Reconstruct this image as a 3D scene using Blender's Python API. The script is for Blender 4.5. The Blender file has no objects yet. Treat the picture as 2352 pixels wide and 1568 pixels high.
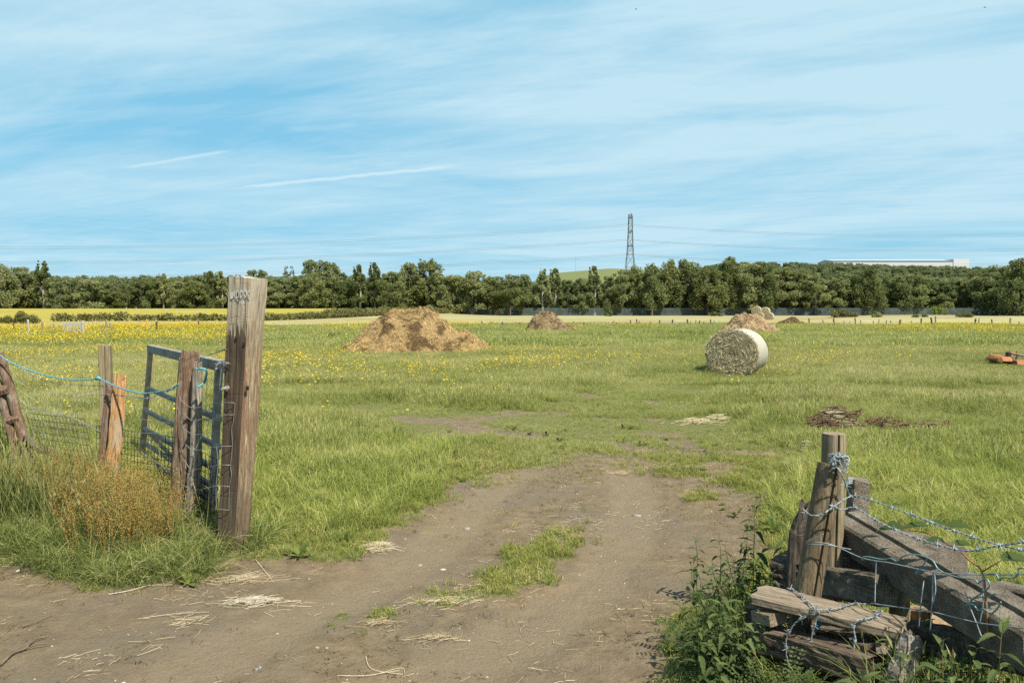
import bpy, math, random
import numpy as np
from mathutils import Vector, Matrix, Euler

random.seed(7)
RNG = np.random.default_rng(11)
sc = bpy.context.scene
COL = sc.collection
R = math.radians

# ------------------------------------------------------------------ camera
CAM_H = 1.7
F = 1829.3                       # focal length in survey pixels (2352 wide)
PITCH = R(2.47)
CP, SP = math.cos(PITCH), math.sin(PITCH)
cam_d = bpy.data.cameras.new('camera')
cam_d.lens = 28.0
cam_d.sensor_width = 36.0
cam_d.clip_start = 0.05
cam_d.clip_end = 20000
cam = bpy.data.objects.new('camera', cam_d)
cam.location = (0, 0, CAM_H)
cam.rotation_euler = (R(90) - PITCH, 0, 0)
COL.objects.link(cam)
sc.camera = cam


def ray(px, py):
    u = (px - 1176.0) / F
    v = (784.0 - py) / F
    return np.array([u, CP + v * SP, -SP + v * CP])


def P(px, py, Y):
    """surveyed point of the photograph at distance Y in front of the camera"""
    d = ray(px, py)
    return Vector(d * (Y / d[1])) + Vector((0, 0, CAM_H))


def G(px, py, z=0.0):
    d = ray(px, py)
    t = (z - CAM_H) / d[2]
    return (d[0] * t, d[1] * t)


# ------------------------------------------------------------------ noise / terrain
def _h(ix, iy, seed):
    n = (ix.astype(np.int64) * 374761393 + iy.astype(np.int64) * 668265263 + seed * 144665) & 0xffffffff
    n = ((n ^ (n >> 13)) * 1274126177) & 0xffffffff
    n = n ^ (n >> 16)
    return (n & 0xffffff) / float(0xffffff)


def vnoise(x, y, s=1.0, seed=0):
    x = np.asarray(x, float) / s
    y = np.asarray(y, float) / s
    ix, iy = np.floor(x), np.floor(y)
    fx, fy = x - ix, y - iy
    fx = fx * fx * (3 - 2 * fx)
    fy = fy * fy * (3 - 2 * fy)
    a = _h(ix, iy, seed)
    b = _h(ix + 1, iy, seed)
    c = _h(ix, iy + 1, seed)
    d = _h(ix + 1, iy + 1, seed)
    return (a * (1 - fx) + b * fx) * (1 - fy) + (c * (1 - fx) + d * fx) * fy


def fbm(x, y, s, seed=0, o=3):
    t, amp, tot = 0, 1.0, 0
    for k in range(o):
        t = t + amp * vnoise(x, y, s / 2 ** k, seed + k * 17)
        tot += amp
        amp *= 0.5
    return t / tot


def sstep(a, b, x):
    t = np.clip((np.asarray(x, float) - a) / (b - a), 0, 1)
    return t * t * (3 - 2 * t)


RIDGE_PX = [-600, 0, 300, 600, 900, 1150, 1270, 1400, 1600, 1800, 2050, 2250, 2400, 3000]
RIDGE_H = [8, 9, 9, 9, 8, 12, 31, 36, 33, 31, 31, 27, 22, 20]


def hz(x, y):
    x = np.asarray(x, float)
    y = np.asarray(y, float)
    z = np.interp(y, [-50, 45, 80, 110, 240, 300, 4000], [0, 0, -0.15, -0.30, -0.95, -1.0, -1.0])
    z = z + 2.2 * sstep(0, 55, -x) * sstep(118, 240, y)
    z = z + 0.9 * sstep(28, 60, x) * (1 - sstep(62, 90, x)) * sstep(95, 118, y) * (1 - sstep(118, 150, y))
    px = 1176 + F * x / np.maximum(y, 1)
    rh = np.interp(px, RIDGE_PX, RIDGE_H)
    up = sstep(330, 720, y)
    z = z + rh * up + (fbm(x, y, 160, 5) - .5) * 5 * sstep(330, 700, y)
    # gentle lie of the near ground
    near = 1 - sstep(30, 60, y)
    z = z + (fbm(x, y, 2.2, 3, 3) - 0.5) * 0.05 * near
    return z


def GT(px, py):
    """where the line of sight of a surveyed pixel meets the terrain"""
    d = ray(px, py)
    lo = 2.0
    t = lo
    while t < 900:
        if CAM_H + d[2] * t <= float(hz(d[0] * t, d[1] * t)):
            break
        t += max(0.05, t * 0.004)
    return Vector((d[0] * t, d[1] * t, float(hz(d[0] * t, d[1] * t))))


def inpoly(x, y, poly):
    x = np.asarray(x, float)
    y = np.asarray(y, float)
    ins = np.zeros(x.shape, bool)
    n = len(poly)
    dist = np.full(x.shape, 1e9)
    for i in range(n):
        x1, y1 = poly[i]
        x2, y2 = poly[(i + 1) % n]
        c = ((y1 > y) != (y2 > y)) & (x < (x2 - x1) * (y - y1) / (y2 - y1 + 1e-12) + x1)
        ins ^= c
        dx, dy = x2 - x1, y2 - y1
        t = np.clip(((x - x1) * dx + (y - y1) * dy) / (dx * dx + dy * dy + 1e-12), 0, 1)
        dist = np.minimum(dist, np.hypot(x - x1 - t * dx, y - y1 - t * dy))
    return np.where(ins, dist, -dist)          # signed distance, + inside


def gp(pts):
    return [G(a, b) for a, b in pts]


DIRT = gp([(-700, 1900), (-700, 1235), (-300, 1248), (0, 1268), (60, 1305), (200, 1348), (330, 1362), (470, 1328),
           (560, 1285), (620, 1292), (750, 1300), (800, 1275), (880, 1235), (950, 1190), (1010, 1160),
           (1090, 1115), (1180, 1082), (1260, 1052), (1340, 1042), (1440, 1048), (1530, 1075), (1600, 1110),
           (1660, 1160), (1720, 1215), (1745, 1245), (1730, 1320), (1650, 1370), (1590, 1430), (1560, 1500),
           (1540, 1600), (1540, 1900)])
DIRT = DIRT[:-1] + [G(1540, 1900), (0.5, -25), (-25, -25), (-25, DIRT[0][1])]
MEDIAN = gp([(815, 1418), (900, 1382), (1000, 1360), (1080, 1348), (1155, 1312), (1220, 1255), (1280, 1222),
             (1318, 1232), (1290, 1275), (1225, 1322), (1125, 1366), (1000, 1388), (900, 1425), (830, 1437)])
WORN = gp([(1000, 1140), (1040, 1060), (1000, 1015), (880, 990), (790, 950), (800, 925), (1000, 945), (1150, 935),
           (1290, 905), (1400, 880), (1500, 862), (1620, 862), (1640, 900), (1600, 930), (1690, 990),
           (1830, 1040), (1850, 1130), (1840, 1260), (1720, 1330), (1560, 1420), (1300, 1200)])
BANK = [(-9, 4.7)] + gp([(-300, 1250), (0, 1268), (60, 1305), (200, 1348), (330, 1362), (470, 1328), (560, 1285)]) + \
       [(-1.75, 5.75), (-2.1, 5.95), (-2.7, 6.5), (-3.6, 7.2), (-4.8, 7.5), (-9, 8.0)]
SORREL = gp([(110, 1290), (400, 1300), (420, 1240), (385, 1200), (280, 1185), (130, 1200)])


def bareness(x, y):
    d = inpoly(x, y, DIRT)
    n = fbm(x, y, 0.5, 21, 3) - .5
    n2 = fbm(x, y, 0.12, 31, 2) - .5
    yy = np.clip(np.asarray(y, float), 2, 20)
    soft = 0.16 + 0.8 * sstep(5.8, 8.6, yy)
    b = sstep(-soft, soft, d + n * (0.35 + 1.5 * soft) + n2 * 0.25)
    m = inpoly(x, y, MEDIAN)
    md = sstep(-0.10, 0.12, m + .02 + n * 0.5 + n2 * 0.5)
    b = b * (1 - 0.9 * md)
    w = inpoly(x, y, WORN)
    wn = sstep(0.52, 0.72, fbm(x, y, 0.7, 41, 3))
    b = np.maximum(b, 0.65 * sstep(-0.3, 0.4, w) * wn)
    return b


def worn(x, y):
    return sstep(-0.5, 0.6, inpoly(x, y, WORN) + (fbm(x, y, 1.1, 51, 3) - .5) * 1.2)


# ------------------------------------------------------------------ node helpers
class M:
    """small wrapper for building node materials"""

    def __init__(self, name):
        self.mat = bpy.data.materials.new(name)
        self.mat.use_nodes = True
        self.nt = self.mat.node_tree
        self.nt.nodes.clear()
        self.out = self.n('ShaderNodeOutputMaterial')

    def n(self, t, **kw):
        nd = self.nt.nodes.new(t)
        for k, v in kw.items():
            setattr(nd, k, v)
        return nd

    def link(self, a, b):
        self.nt.links.new(a, b)

    def coord(self, kind='Object', scale=(1, 1, 1), rot=(0, 0, 0)):
        if kind == 'World':
            s = self.n('ShaderNodeNewGeometry').outputs['Position']
        else:
            s = self.n('ShaderNodeTexCoord').outputs[kind]
        mp = self.n('ShaderNodeMapping')
        mp.inputs['Scale'].default_value = scale
        mp.inputs['Rotation'].default_value = rot
        self.link(s, mp.inputs['Vector'])
        return mp.outputs['Vector']

    def noise(self, vec, scale=5, detail=4, rough=.55, dist=0.0):
        t = self.n('ShaderNodeTexNoise')
        t.inputs['Scale'].default_value = scale
        t.inputs['Detail'].default_value = detail
        t.inputs['Roughness'].default_value = rough
        t.inputs['Distortion'].default_value = dist
        if vec is not None:
            self.link(vec, t.inputs['Vector'])
        return t.outputs['Fac']

    def ramp(self, fac, stops, interp='LINEAR'):
        r = self.n('ShaderNodeValToRGB')
        e = r.color_ramp.elements
        r.color_ramp.interpolation = interp
        while len(e) > 1:
            e.remove(e[-1])
        for i, (p, c) in enumerate(stops):
            if i == 0:
                el = e[0]
                el.position = p
            else:
                el = e.new(p)
            if isinstance(c, (int, float)):
                c = (c, c, c)
            el.color = (*c, 1)
        self.link(fac, r.inputs['Fac'])
        return r.outputs['Color']

    def mix(self, fac, a, b, mode='MIX'):
        m = self.n('ShaderNodeMix', data_type='RGBA', blend_type=mode)
        for sock, v in ((m.inputs[0], fac), (m.inputs[6], a), (m.inputs[7], b)):
            if isinstance(v, (int, float)):
                sock.default_value = v
            elif isinstance(v, tuple):
                sock.default_value = (*v, 1)
            else:
                self.link(v, sock)
        return m.outputs[2]

    def math(self, op, a, b=0.0, clamp=False):
        m = self.n('ShaderNodeMath', operation=op, use_clamp=clamp)
        for i, v in enumerate((a, b)):
            if isinstance(v, (int, float)):
                m.inputs[i].default_value = v
            else:
                self.link(v, m.inputs[i])
        return m.outputs[0]

    def attr(self, name):
        a = self.n('ShaderNodeAttribute')
        a.attribute_name = name
        return a.outputs['Fac']

    def bump(self, h, strength=.4, dist=.01):
        b = self.n('ShaderNodeBump')
        b.inputs['Strength'].default_value = strength
        b.inputs['Distance'].default_value = dist
        self.link(h, b.inputs['Height'])
        return b.outputs['Normal']

    def pbr(self, col, rough=.8, metal=0.0, normal=None, spec=.3):
        p = self.n('ShaderNodeBsdfPrincipled')
        for k, v in (('Base Color', col), ('Roughness', rough), ('Metallic', metal)):
            if isinstance(v, tuple):
                p.inputs[k].default_value = (*v, 1)
            elif isinstance(v, (int, float)):
                p.inputs[k].default_value = v
            else:
                self.link(v, p.inputs[k])
        p.inputs['Specular IOR Level'].default_value = spec
        if normal is not None:
            self.link(normal, p.inputs['Normal'])
        self.link(p.outputs[0], self.out.inputs['Surface'])
        return self.mat

    def leafy(self, col, trans=.35, tcol=None):
        d = self.n('ShaderNodeBsdfDiffuse')
        t = self.n('ShaderNodeBsdfTranslucent')
        mx = self.n('ShaderNodeMixShader')
        mx.inputs[0].default_value = trans
        self.link(col, d.inputs['Color'])
        self.link(tcol if tcol is not None else col, t.inputs['Color'])
        self.link(d.outputs[0], mx.inputs[1])
        self.link(t.outputs[0], mx.inputs[2])
        self.link(mx.outputs[0], self.out.inputs['Surface'])
        return self.mat


def m_wood(name, dark, mid, light, grain=(9, 9, .7), crack=.5, stain=None, rough=.85, saw=0.0, bump=.6):
    m = M(name)
    v = m.coord('Object', grain)
    g = m.noise(v, 6, 6, .65, .4)
    col = m.ramp(g, [(.28, dark), (.5, mid), (.72, light)])
    v2 = m.coord('Object', (grain[0] * 2.2, grain[1] * 2.2, grain[2] * .45))
    c = m.noise(v2, 7, 4, .6, .8)
    cr = m.ramp(c, [(.30, 0.0), (.40, 1.0)])
    col = m.mix(m.math('MULTIPLY', m.math('SUBTRACT', 1.0, cr), crack), col, tuple(a * .25 for a in dark))
    big = m.noise(m.coord('Object', (2, 2, 1.3)), 3, 4, .6)
    if stain:
        col = m.mix(m.ramp(big, [(.50, 0.0), (.62, .8)]), col, stain)
    hgt = m.math('ADD', g, m.math('MULTIPLY', cr, .7))
    if saw:
        w = m.n('ShaderNodeTexWave', wave_type='BANDS', bands_direction='Z')
        w.inputs['Scale'].default_value = 24
        w.inputs['Distortion'].default_value = 3
        w.inputs['Detail'].default_value = 3
        m.link(m.coord('Object'), w.inputs['Vector'])
        col = m.mix(m.math('MULTIPLY', w.outputs['Fac'], saw), col, tuple(a * .45 for a in mid))
        hgt = m.math('ADD', hgt, m.math('MULTIPLY', w.outputs['Fac'], -.3))
    return m.pbr(col, rough, 0, m.bump(hgt, bump, .012), .2)


def m_noise(name, stops, scale=8, rough=.8, metal=0, bump=.3, coord='Object', cs=(1, 1, 1), detail=6, bd=.01, spec=.3):
    m = M(name)
    f = m.noise(m.coord(coord, cs), scale, detail, .6)
    return m.pbr(m.ramp(f, stops), rough, metal, m.bump(f, bump, bd) if bump else None, spec)


def m_grass(name, stops, trans=.35, wscale=.35, fine=2.3, wamp=.5):
    """blade colour = own tint + clump random + patches across the field"""
    m = M(name)
    oi = m.n('ShaderNodeObjectInfo').outputs['Random']
    wv = m.coord('World', (1, 1, 0))
    n1 = m.noise(wv, wscale, 3, .6)
    n2 = m.noise(wv, fine, 2, .5)
    f = m.math('ADD', m.math('MULTIPLY', m.attr('tint'), .55), m.math('MULTIPLY', oi, .16))
    f = m.math('ADD', f, m.math('MULTIPLY', m.math('SUBTRACT', n1, .5), wamp * 1.5))
    f = m.math('ADD', f, m.math('MULTIPLY', m.math('SUBTRACT', n2, .5), .45))
    f = m.math('ADD', f, .12)
    return m.leafy(m.ramp(f, stops), trans)


# ------------------------------------------------------------------ mesh builder
class MB:
    def __init__(self):
        self.v = []
        self.f = []
        self.tint = None

    def add(self, vs, fs):
        o = len(self.v)
        self.v.extend([tuple(p) for p in vs])
        self.f.extend([tuple(i + o for i in q) for q in fs])

    def box(self, c, size, mat=None, bev=0.0, jit=0.0):
        hx, hy, hzz = (s / 2 for s in size)
        b = min(bev, hx * .9, hy * .9, hzz * .9)
        c = Vector(c)
        mt = mat or Matrix.Identity(3)
        if b <= 0:
            vs = [Vector((x * hx, y * hy, z * hzz)) for z in (-1, 1) for y in (-1, 1) for x in (-1, 1)]
            fs = [(0, 2, 3, 1), (4, 5, 7, 6), (0, 1, 5, 4), (2, 6, 7, 3), (0, 4, 6, 2), (1, 3, 7, 5)]
        else:
            vs = []
            idx = {}
            for sx in (-1, 1):
                for sy in (-1, 1):
                    for sz in (-1, 1):
                        for ax in range(3):
                            p = [sx * (hx - b), sy * (hy - b), sz * (hzz - b)]
                            p[ax] = (sx * hx, sy * hy, sz * hzz)[ax]
                            idx[(sx, sy, sz, ax)] = len(vs)
                            vs.append(Vector(p))
            fs = []
            for ax in range(3):
                o1, o2 = [a for a in range(3) if a != ax]
                for s in (-1, 1):
                    q = []
                    for a, bb in ((-1, -1), (1, -1), (1, 1), (-1, 1)):
                        k = [0, 0, 0]
                        k[ax] = s
                        k[o1] = a
                        k[o2] = bb
                        q.append(idx[(*k, ax)])
                    fs.append(tuple(q))
            for ax in range(3):
                o1, o2 = [a for a in range(3) if a != ax]
                for a in (-1, 1):
                    for bb in (-1, 1):
                        k0 = [0, 0, 0]
                        k0[o1] = a
                        k0[o2] = bb
                        k1 = list(k0)
                        k0[ax] = -1
                        k1[ax] = 1
                        fs.append((idx[(*k0, o1)], idx[(*k1, o1)], idx[(*k1, o2)], idx[(*k0, o2)]))
            for sx in (-1, 1):
                for sy in (-1, 1):
                    for sz in (-1, 1):
                        fs.append(tuple(idx[(sx, sy, sz, a)] for a in range(3)))
        if jit:
            vs = [p + Vector((random.uniform(-jit, jit), random.uniform(-jit, jit), random.uniform(-jit, jit))) for p in vs]
        self.add([c + mt @ p for p in vs], fs)

    def tube(self, pts, rad, n=6, caps=True, twist=0):
        pts = [Vector(p) for p in pts]
        if isinstance(rad, (int, float)):
            rad = [rad] * len(pts)
        t0 = (pts[1] - pts[0]).normalized()
        up = Vector((0, 0, 1)) if abs(t0.z) < .9 else Vector((1, 0, 0))
        nrm = t0.cross(up).normalized()
        vs, fs = [], []
        for i, p in enumerate(pts):
            a = pts[max(i - 1, 0)]
            b = pts[min(i + 1, len(pts) - 1)]
            t = (b - a)
            t = t.normalized() if t.length > 1e-9 else t0
            nrm = (nrm - t * nrm.dot(t))
            nrm = nrm.normalized() if nrm.length > 1e-6 else t.orthogonal().normalized()
            bn = t.cross(nrm)
            for k in range(n):
                an = 2 * math.pi * k / n + twist * i
                vs.append(p + nrm * math.cos(an) * rad[i] + bn * math.sin(an) * rad[i])
        for i in range(len(pts) - 1):
            for k in range(n):
                fs.append((i * n + k, i * n + (k + 1) % n, (i + 1) * n + (k + 1) % n, (i + 1) * n + k))
        if caps:
            fs.append(tuple(range(n - 1, -1, -1)))
            fs.append(tuple((len(pts) - 1) * n + k for k in range(n)))
        self.add(vs, fs)

    def loft(self, rings, caps=True):
        n = len(rings[0])
        vs = [p for r in rings for p in r]
        fs = []
        for i in range(len(rings) - 1):
            for k in range(n):
                fs.append((i * n + k, i * n + (k + 1) % n, (i + 1) * n + (k + 1) % n, (i + 1) * n + k))
        if caps:
            fs.append(tuple(range(n - 1, -1, -1)))
            fs.append(tuple((len(rings) - 1) * n + k for k in range(n)))
        self.add(vs, fs)

    def build(self, name, mat, parent=None, loc=None, smooth=False, **tags):
        return link_mesh(name, self.v, self.f, mat, parent, loc, smooth, **tags)


ORIG = {}


def link_mesh(name, vs, fs, mat, parent=None, loc=None, smooth=False, tint=None, link=True, **tags):
    org = ORIG.get(parent.name, Vector()) if parent is not None else Vector(loc if loc is not None else (0, 0, 0))
    if len(vs):
        vs = np.asarray([tuple(p) for p in vs], float) - np.array(org)
    me = bpy.data.meshes.new(name)
    me.from_pydata(vs.tolist(), [], fs)
    if smooth:
        me.polygons.foreach_set('use_smooth', [True] * len(me.polygons))
    if tint is not None:
        a = me.attributes.new('tint', 'FLOAT', 'POINT')
        a.data.foreach_set('value', np.asarray(tint, np.float32))
    mats = mat if isinstance(mat, (list, tuple)) else [mat]
    for mm in mats:
        me.materials.append(mm)
    me.update()
    o = bpy.data.objects.new(name, me)
    if link:
        COL.objects.link(o)
    if parent is not None:
        o.parent = parent
        ORIG[o.name] = org
    else:
        o.location = org
        ORIG[o.name] = org
    tag(o, **tags)
    return o


def tag(o, label=None, cat=None, group=None, kind=None):
    if label:
        o['label'] = label
    if cat:
        o['category'] = cat
    if group:
        o['group'] = group
    if kind:
        o['kind'] = kind
    return o


def empty(name, loc, **tags):
    o = bpy.data.objects.new(name, None)
    o.empty_display_size = .1
    o.location = loc
    COL.objects.link(o)
    ORIG[o.name] = Vector(loc)
    return tag(o, **tags)


def copy_tree(o, parent=None, loc=None, rotz=None, scale=None, **tags):
    c = o.copy()
    COL.objects.link(c)
    if parent is not None:
        c.parent = parent
    if loc is not None:
        c.location = loc
    if rotz is not None:
        c.rotation_euler = (0, 0, rotz)
    if scale is not None:
        c.scale = scale
    tag(c, **tags)
    for ch in o.children:
        copy_tree(ch, c)
    return c


def rot_to(d):
    return Vector(d).to_track_quat('Z', 'Y').to_matrix()


def catmull(pts, n=8):
    pts = [Vector(p) for p in pts]
    out = []
    for i in range(len(pts) - 1):
        p0 = pts[max(i - 1, 0)]
        p1, p2 = pts[i], pts[i + 1]
        p3 = pts[min(i + 2, len(pts) - 1)]
        for k in range(n):
            t = k / n
            out.append(.5 * ((2 * p1) + (p2 - p0) * t + (2 * p0 - 5 * p1 + 4 * p2 - p3) * t * t + (3 * p1 - p0 - 3 * p2 + p3) * t ** 3))
    out.append(pts[-1])
    return out


# ------------------------------------------------------------------ scatter (ground cover only)
def scatter(name, protos, xs, ys, zs, sc_, tilt=.15, idx=None, rots=None, **tags):
    n = len(xs)
    me = bpy.data.meshes.new(name)
    me.vertices.add(n)
    co = np.stack([xs, ys, zs], 1).astype(np.float32)
    me.vertices.foreach_set('co', co.ravel())
    if rots is None:
        rots = np.stack([RNG.normal(0, tilt, n), RNG.normal(0, tilt, n), RNG.uniform(0, 6.283, n)], 1)
    a = me.attributes.new('rot', 'FLOAT_VECTOR', 'POINT')
    a.data.foreach_set('vector', rots.astype(np.float32).ravel())
    a = me.attributes.new('siz', 'FLOAT', 'POINT')
    a.data.foreach_set('value', np.asarray(sc_, np.float32))
    a = me.attributes.new('pick', 'INT', 'POINT')
    if idx is None:
        idx = RNG.integers(0, len(protos), n)
    a.data.foreach_set('value', np.asarray(idx, np.int32))
    o = bpy.data.objects.new(name, me)
    COL.objects.link(o)
    ng = bpy.data.node_groups.new(name, 'GeometryNodeTree')
    ng.interface.new_socket('Geometry', in_out='INPUT', socket_type='NodeSocketGeometry')
    ng.interface.new_socket('Geometry', in_out='OUTPUT', socket_type='NodeSocketGeometry')
    N = ng.nodes.new
    gi, go = N('NodeGroupInput'), N('NodeGroupOutput')
    iop = N('GeometryNodeInstanceOnPoints')
    jn = N('GeometryNodeJoinGeometry')
    for p in protos:
        oi = N('GeometryNodeObjectInfo')
        oi.inputs['Object'].default_value = p
        oi.inputs['As Instance'].default_value = True
        ng.links.new(oi.outputs['Geometry'], jn.inputs[0])

    def na(nm, dt):
        q = N('GeometryNodeInputNamedAttribute')
        q.data_type = dt
        q.inputs['Name'].default_value = nm
        return [s for s in q.outputs if s.enabled and s.name == 'Attribute'][0]
    ng.links.new(gi.outputs[0], iop.inputs['Points'])
    ng.links.new(jn.outputs[0], iop.inputs['Instance'])
    iop.inputs['Pick Instance'].default_value = True
    ng.links.new(na('pick', 'INT'), iop.inputs['Instance Index'])
    ng.links.new(na('rot', 'FLOAT_VECTOR'), iop.inputs['Rotation'])
    ng.links.new(na('siz', 'FLOAT'), iop.inputs['Scale'])
    ng.links.new(iop.outputs[0], go.inputs[0])
    md = o.modifiers.new('scatter', 'NODES')
    md.node_group = ng
    tags.setdefault('kind', 'stuff')
    return tag(o, **tags)


def proto(name, vs, fs, mats, tint=None, matidx=None):
    o = link_mesh(name, vs, fs, mats, tint=tint, link=False)
    if matidx is not None:
        o.data.polygons.foreach_set('material_index', np.asarray(matidx, np.int32))
    return o


def blades(n, rad, L, w, lean=(.1, .7), dry=.1, segs=3, seed=0, heads=0.0, wmin=.25):
    """a tuft of n bent tapering grass blades; returns verts, faces, tint"""
    rg = np.random.default_rng(seed)
    vs, fs, tn = [], [], []
    for i in range(n):
        a = rg.uniform(0, 6.283)
        r = rad * math.sqrt(rg.uniform(0, 1))
        bx, by = r * math.cos(a), r * math.sin(a)
        az = a + rg.normal(0, 1.1)
        ln = rg.uniform(L[0], L[1])
        le = rg.uniform(*lean)
        wd = w * rg.uniform(.7, 1.3)
        dx, dy = math.cos(az), math.sin(az)
        sx, sy = -dy, dx
        t_ = rg.uniform(0, .85) if rg.random() > dry else rg.uniform(1.0, 1.3)
        o = len(vs)
        for k in range(segs + 1):
            t = k / segs
            h = ln * le * t ** 1.8
            z = ln * t * (1 - .45 * le * t * t)
            ww = wd * ((1 - t) ** .6) * .5
            cx, cy = bx + dx * h, by + dy * h
            if k == segs:
                vs.append((cx, cy, z))
                tn.append(t_)
            else:
                vs.append((cx - sx * ww, cy - sy * ww, z))
                vs.append((cx + sx * ww, cy + sy * ww, z))
                tn += [t_, t_]
        for k in range(segs - 1):
            fs.append((o + 2 * k, o + 2 * k + 1, o + 2 * k + 3, o + 2 * k + 2))
        fs.append((o + 2 * segs - 2, o + 2 * segs - 1, o + 2 * segs))
        if rg.random() < heads:           # seed head: small spindle beyond the tip
            tx, ty, tz = vs[o + 2 * segs]
            hl = rg.uniform(.04, .09)
            q = len(vs)
            hw = .004
            for (kx, ky, kz) in ((-hw, 0, 0), (hw, 0, 0), (0, hw, hl * .4), (0, -hw, hl * .4), (dx * .02, dy * .02, hl)):
                vs.append((tx + kx, ty + ky, tz + kz - .02))
                tn.append(1.05)
            fs += [(q, q + 2, q + 4), (q + 2, q + 1, q + 4), (q + 1, q + 3, q + 4), (q + 3, q, q + 4)]
    return vs, fs, tn


# ================================================================== LIGHT
SUN_EL, SUN_AZ = R(54), R(-50)          # azimuth from +X towards the camera side
sdir = Vector((math.cos(SUN_EL) * math.cos(SUN_AZ), math.cos(SUN_EL) * math.sin(SUN_AZ), math.sin(SUN_EL)))
sl = bpy.data.lights.new('sun', 'SUN')
sl.energy = 4.35
sl.angle = R(.53)
sl.color = (1.0, .915, .76)
so = bpy.data.objects.new('sun', sl)
so.rotation_euler = sdir.to_track_quat('Z', 'Y').to_euler()
so.location = (30, -20, 60)
COL.objects.link(so)

w = bpy.data.worlds.new('World')
sc.world = w
w.use_nodes = True
wt = w.node_tree
wt.nodes.clear()


class W(M):
    def __init__(self):
        self.nt = wt


W_ = W()
wout = W_.n('ShaderNodeOutputWorld')
bg = W_.n('ShaderNodeBackground')
sky = W_.n('ShaderNodeTexSky', sky_type='NISHITA')
sky.sun_disc = False
sky.sun_elevation = SUN_EL
sky.sun_rotation = math.atan2(sdir.x, sdir.y)
sky.altitude = 50
sky.air_density = 1.0
sky.dust_density = .6
sky.ozone_density = 1.6
tc = W_.n('ShaderNodeTexCoord').outputs['Generated']
sep = W_.n('ShaderNodeSeparateXYZ')
W_.link(tc, sep.inputs[0])
zc = W_.math('MAXIMUM', W_.math('ADD', sep.outputs['Z'], .06), .02)
cx = W_.math('DIVIDE', sep.outputs['X'], zc)
cy = W_.math('DIVIDE', sep.outputs['Y'], zc)
cmb = W_.n('ShaderNodeCombineXYZ')
W_.link(cx, cmb.inputs[0])
W_.link(cy, cmb.inputs[1])


def cloudmap(rotz, scale, loc=(0, 0, 0)):
    m0 = W_.n('ShaderNodeMapping')
    m0.inputs['Rotation'].default_value = (0, 0, rotz)
    W_.link(cmb.outputs[0], m0.inputs['Vector'])
    mp = W_.n('ShaderNodeMapping')
    mp.inputs['Scale'].default_value = scale
    mp.inputs['Location'].default_value = loc
    W_.link(m0.outputs['Vector'], mp.inputs['Vector'])
    return mp.outputs['Vector']


c1 = W_.noise(cloudmap(R(22), (.30, .80, 1), (3.1, .4, 0)), 1.0, 8, .62, 2.2)     # long streaks
c2 = W_.noise(cloudmap(R(14), (.26, .34, 1), (7.9, 2.2, 0)), 1.0, 8, .62, 2.0)      # broad veil
c3 = W_.noise(cloudmap(R(27), (.7, 3.2, 1), (1.3, 6.2, 0)), 1.0, 9, .68, 3.0)      # fine wisps
veil = W_.ramp(c2, [(.36, 0.0), (.62, 1.0)])
strk = W_.ramp(c1, [(.38, 0.0), (.62, 1.0)])
wsp = W_.ramp(c3, [(.42, 0.0), (.66, 1.0)])
cm = W_.math('ADD', W_.math('MULTIPLY', veil, .64), W_.math('MULTIPLY', strk, .30))
cm = W_.math('ADD', cm, W_.math('MULTIPLY', wsp, .17))
# more veil to the right of the view
side = W_.n('ShaderNodeMapRange')
side.inputs['From Min'].default_value = -.45
side.inputs['From Max'].default_value = .35
side.inputs['To Min'].default_value = -.02
side.inputs['To Max'].default_value = .26
W_.link(sep.outputs['X'], side.inputs['Value'])
cm = W_.math('ADD', cm, side.outputs[0])
uu = W_.math('DIVIDE', sep.outputs['X'], W_.math('MAXIMUM', sep.outputs['Y'], .05))


def lens(u0, z0, su, sz, slope, amt):
    # a long clear gap (amt < 0) or a veil (amt > 0) in the cirrus
    du = W_.math('SUBTRACT', uu, u0)
    dz = W_.math('SUBTRACT', W_.math('SUBTRACT', sep.outputs['Z'], z0), W_.math('MULTIPLY', du, slope))
    q = W_.math('ADD', W_.math('POWER', W_.math('DIVIDE', W_.math('ABSOLUTE', du), su), 2.0), W_.math('POWER', W_.math('DIVIDE', W_.math('ABSOLUTE', dz), sz), 2.0))
    return W_.math('MULTIPLY', W_.math('POWER', 2.718, W_.math('MULTIPLY', q, -1.0)), amt)


for ar in ((-.42, .235, .28, .028, .06, -.36), (-.30, .195, .36, .022, .05, -.32), (.05, .155, .22, .010, .06, -.35), (-.1, .10, .5, .018, .02, -.22), (.5, .065, .4, .02, .03, -.25), (-.45, .31, .35, .045, .12, .22), (.25, .24, .35, .09, .1, .22), (-.45, .285, .25, .012, .05, .25)):
    cm = W_.math('ADD', cm, lens(*ar))
cm = W_.math('MAXIMUM', W_.math('MINIMUM', cm, 1.0), 0.0)


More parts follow.
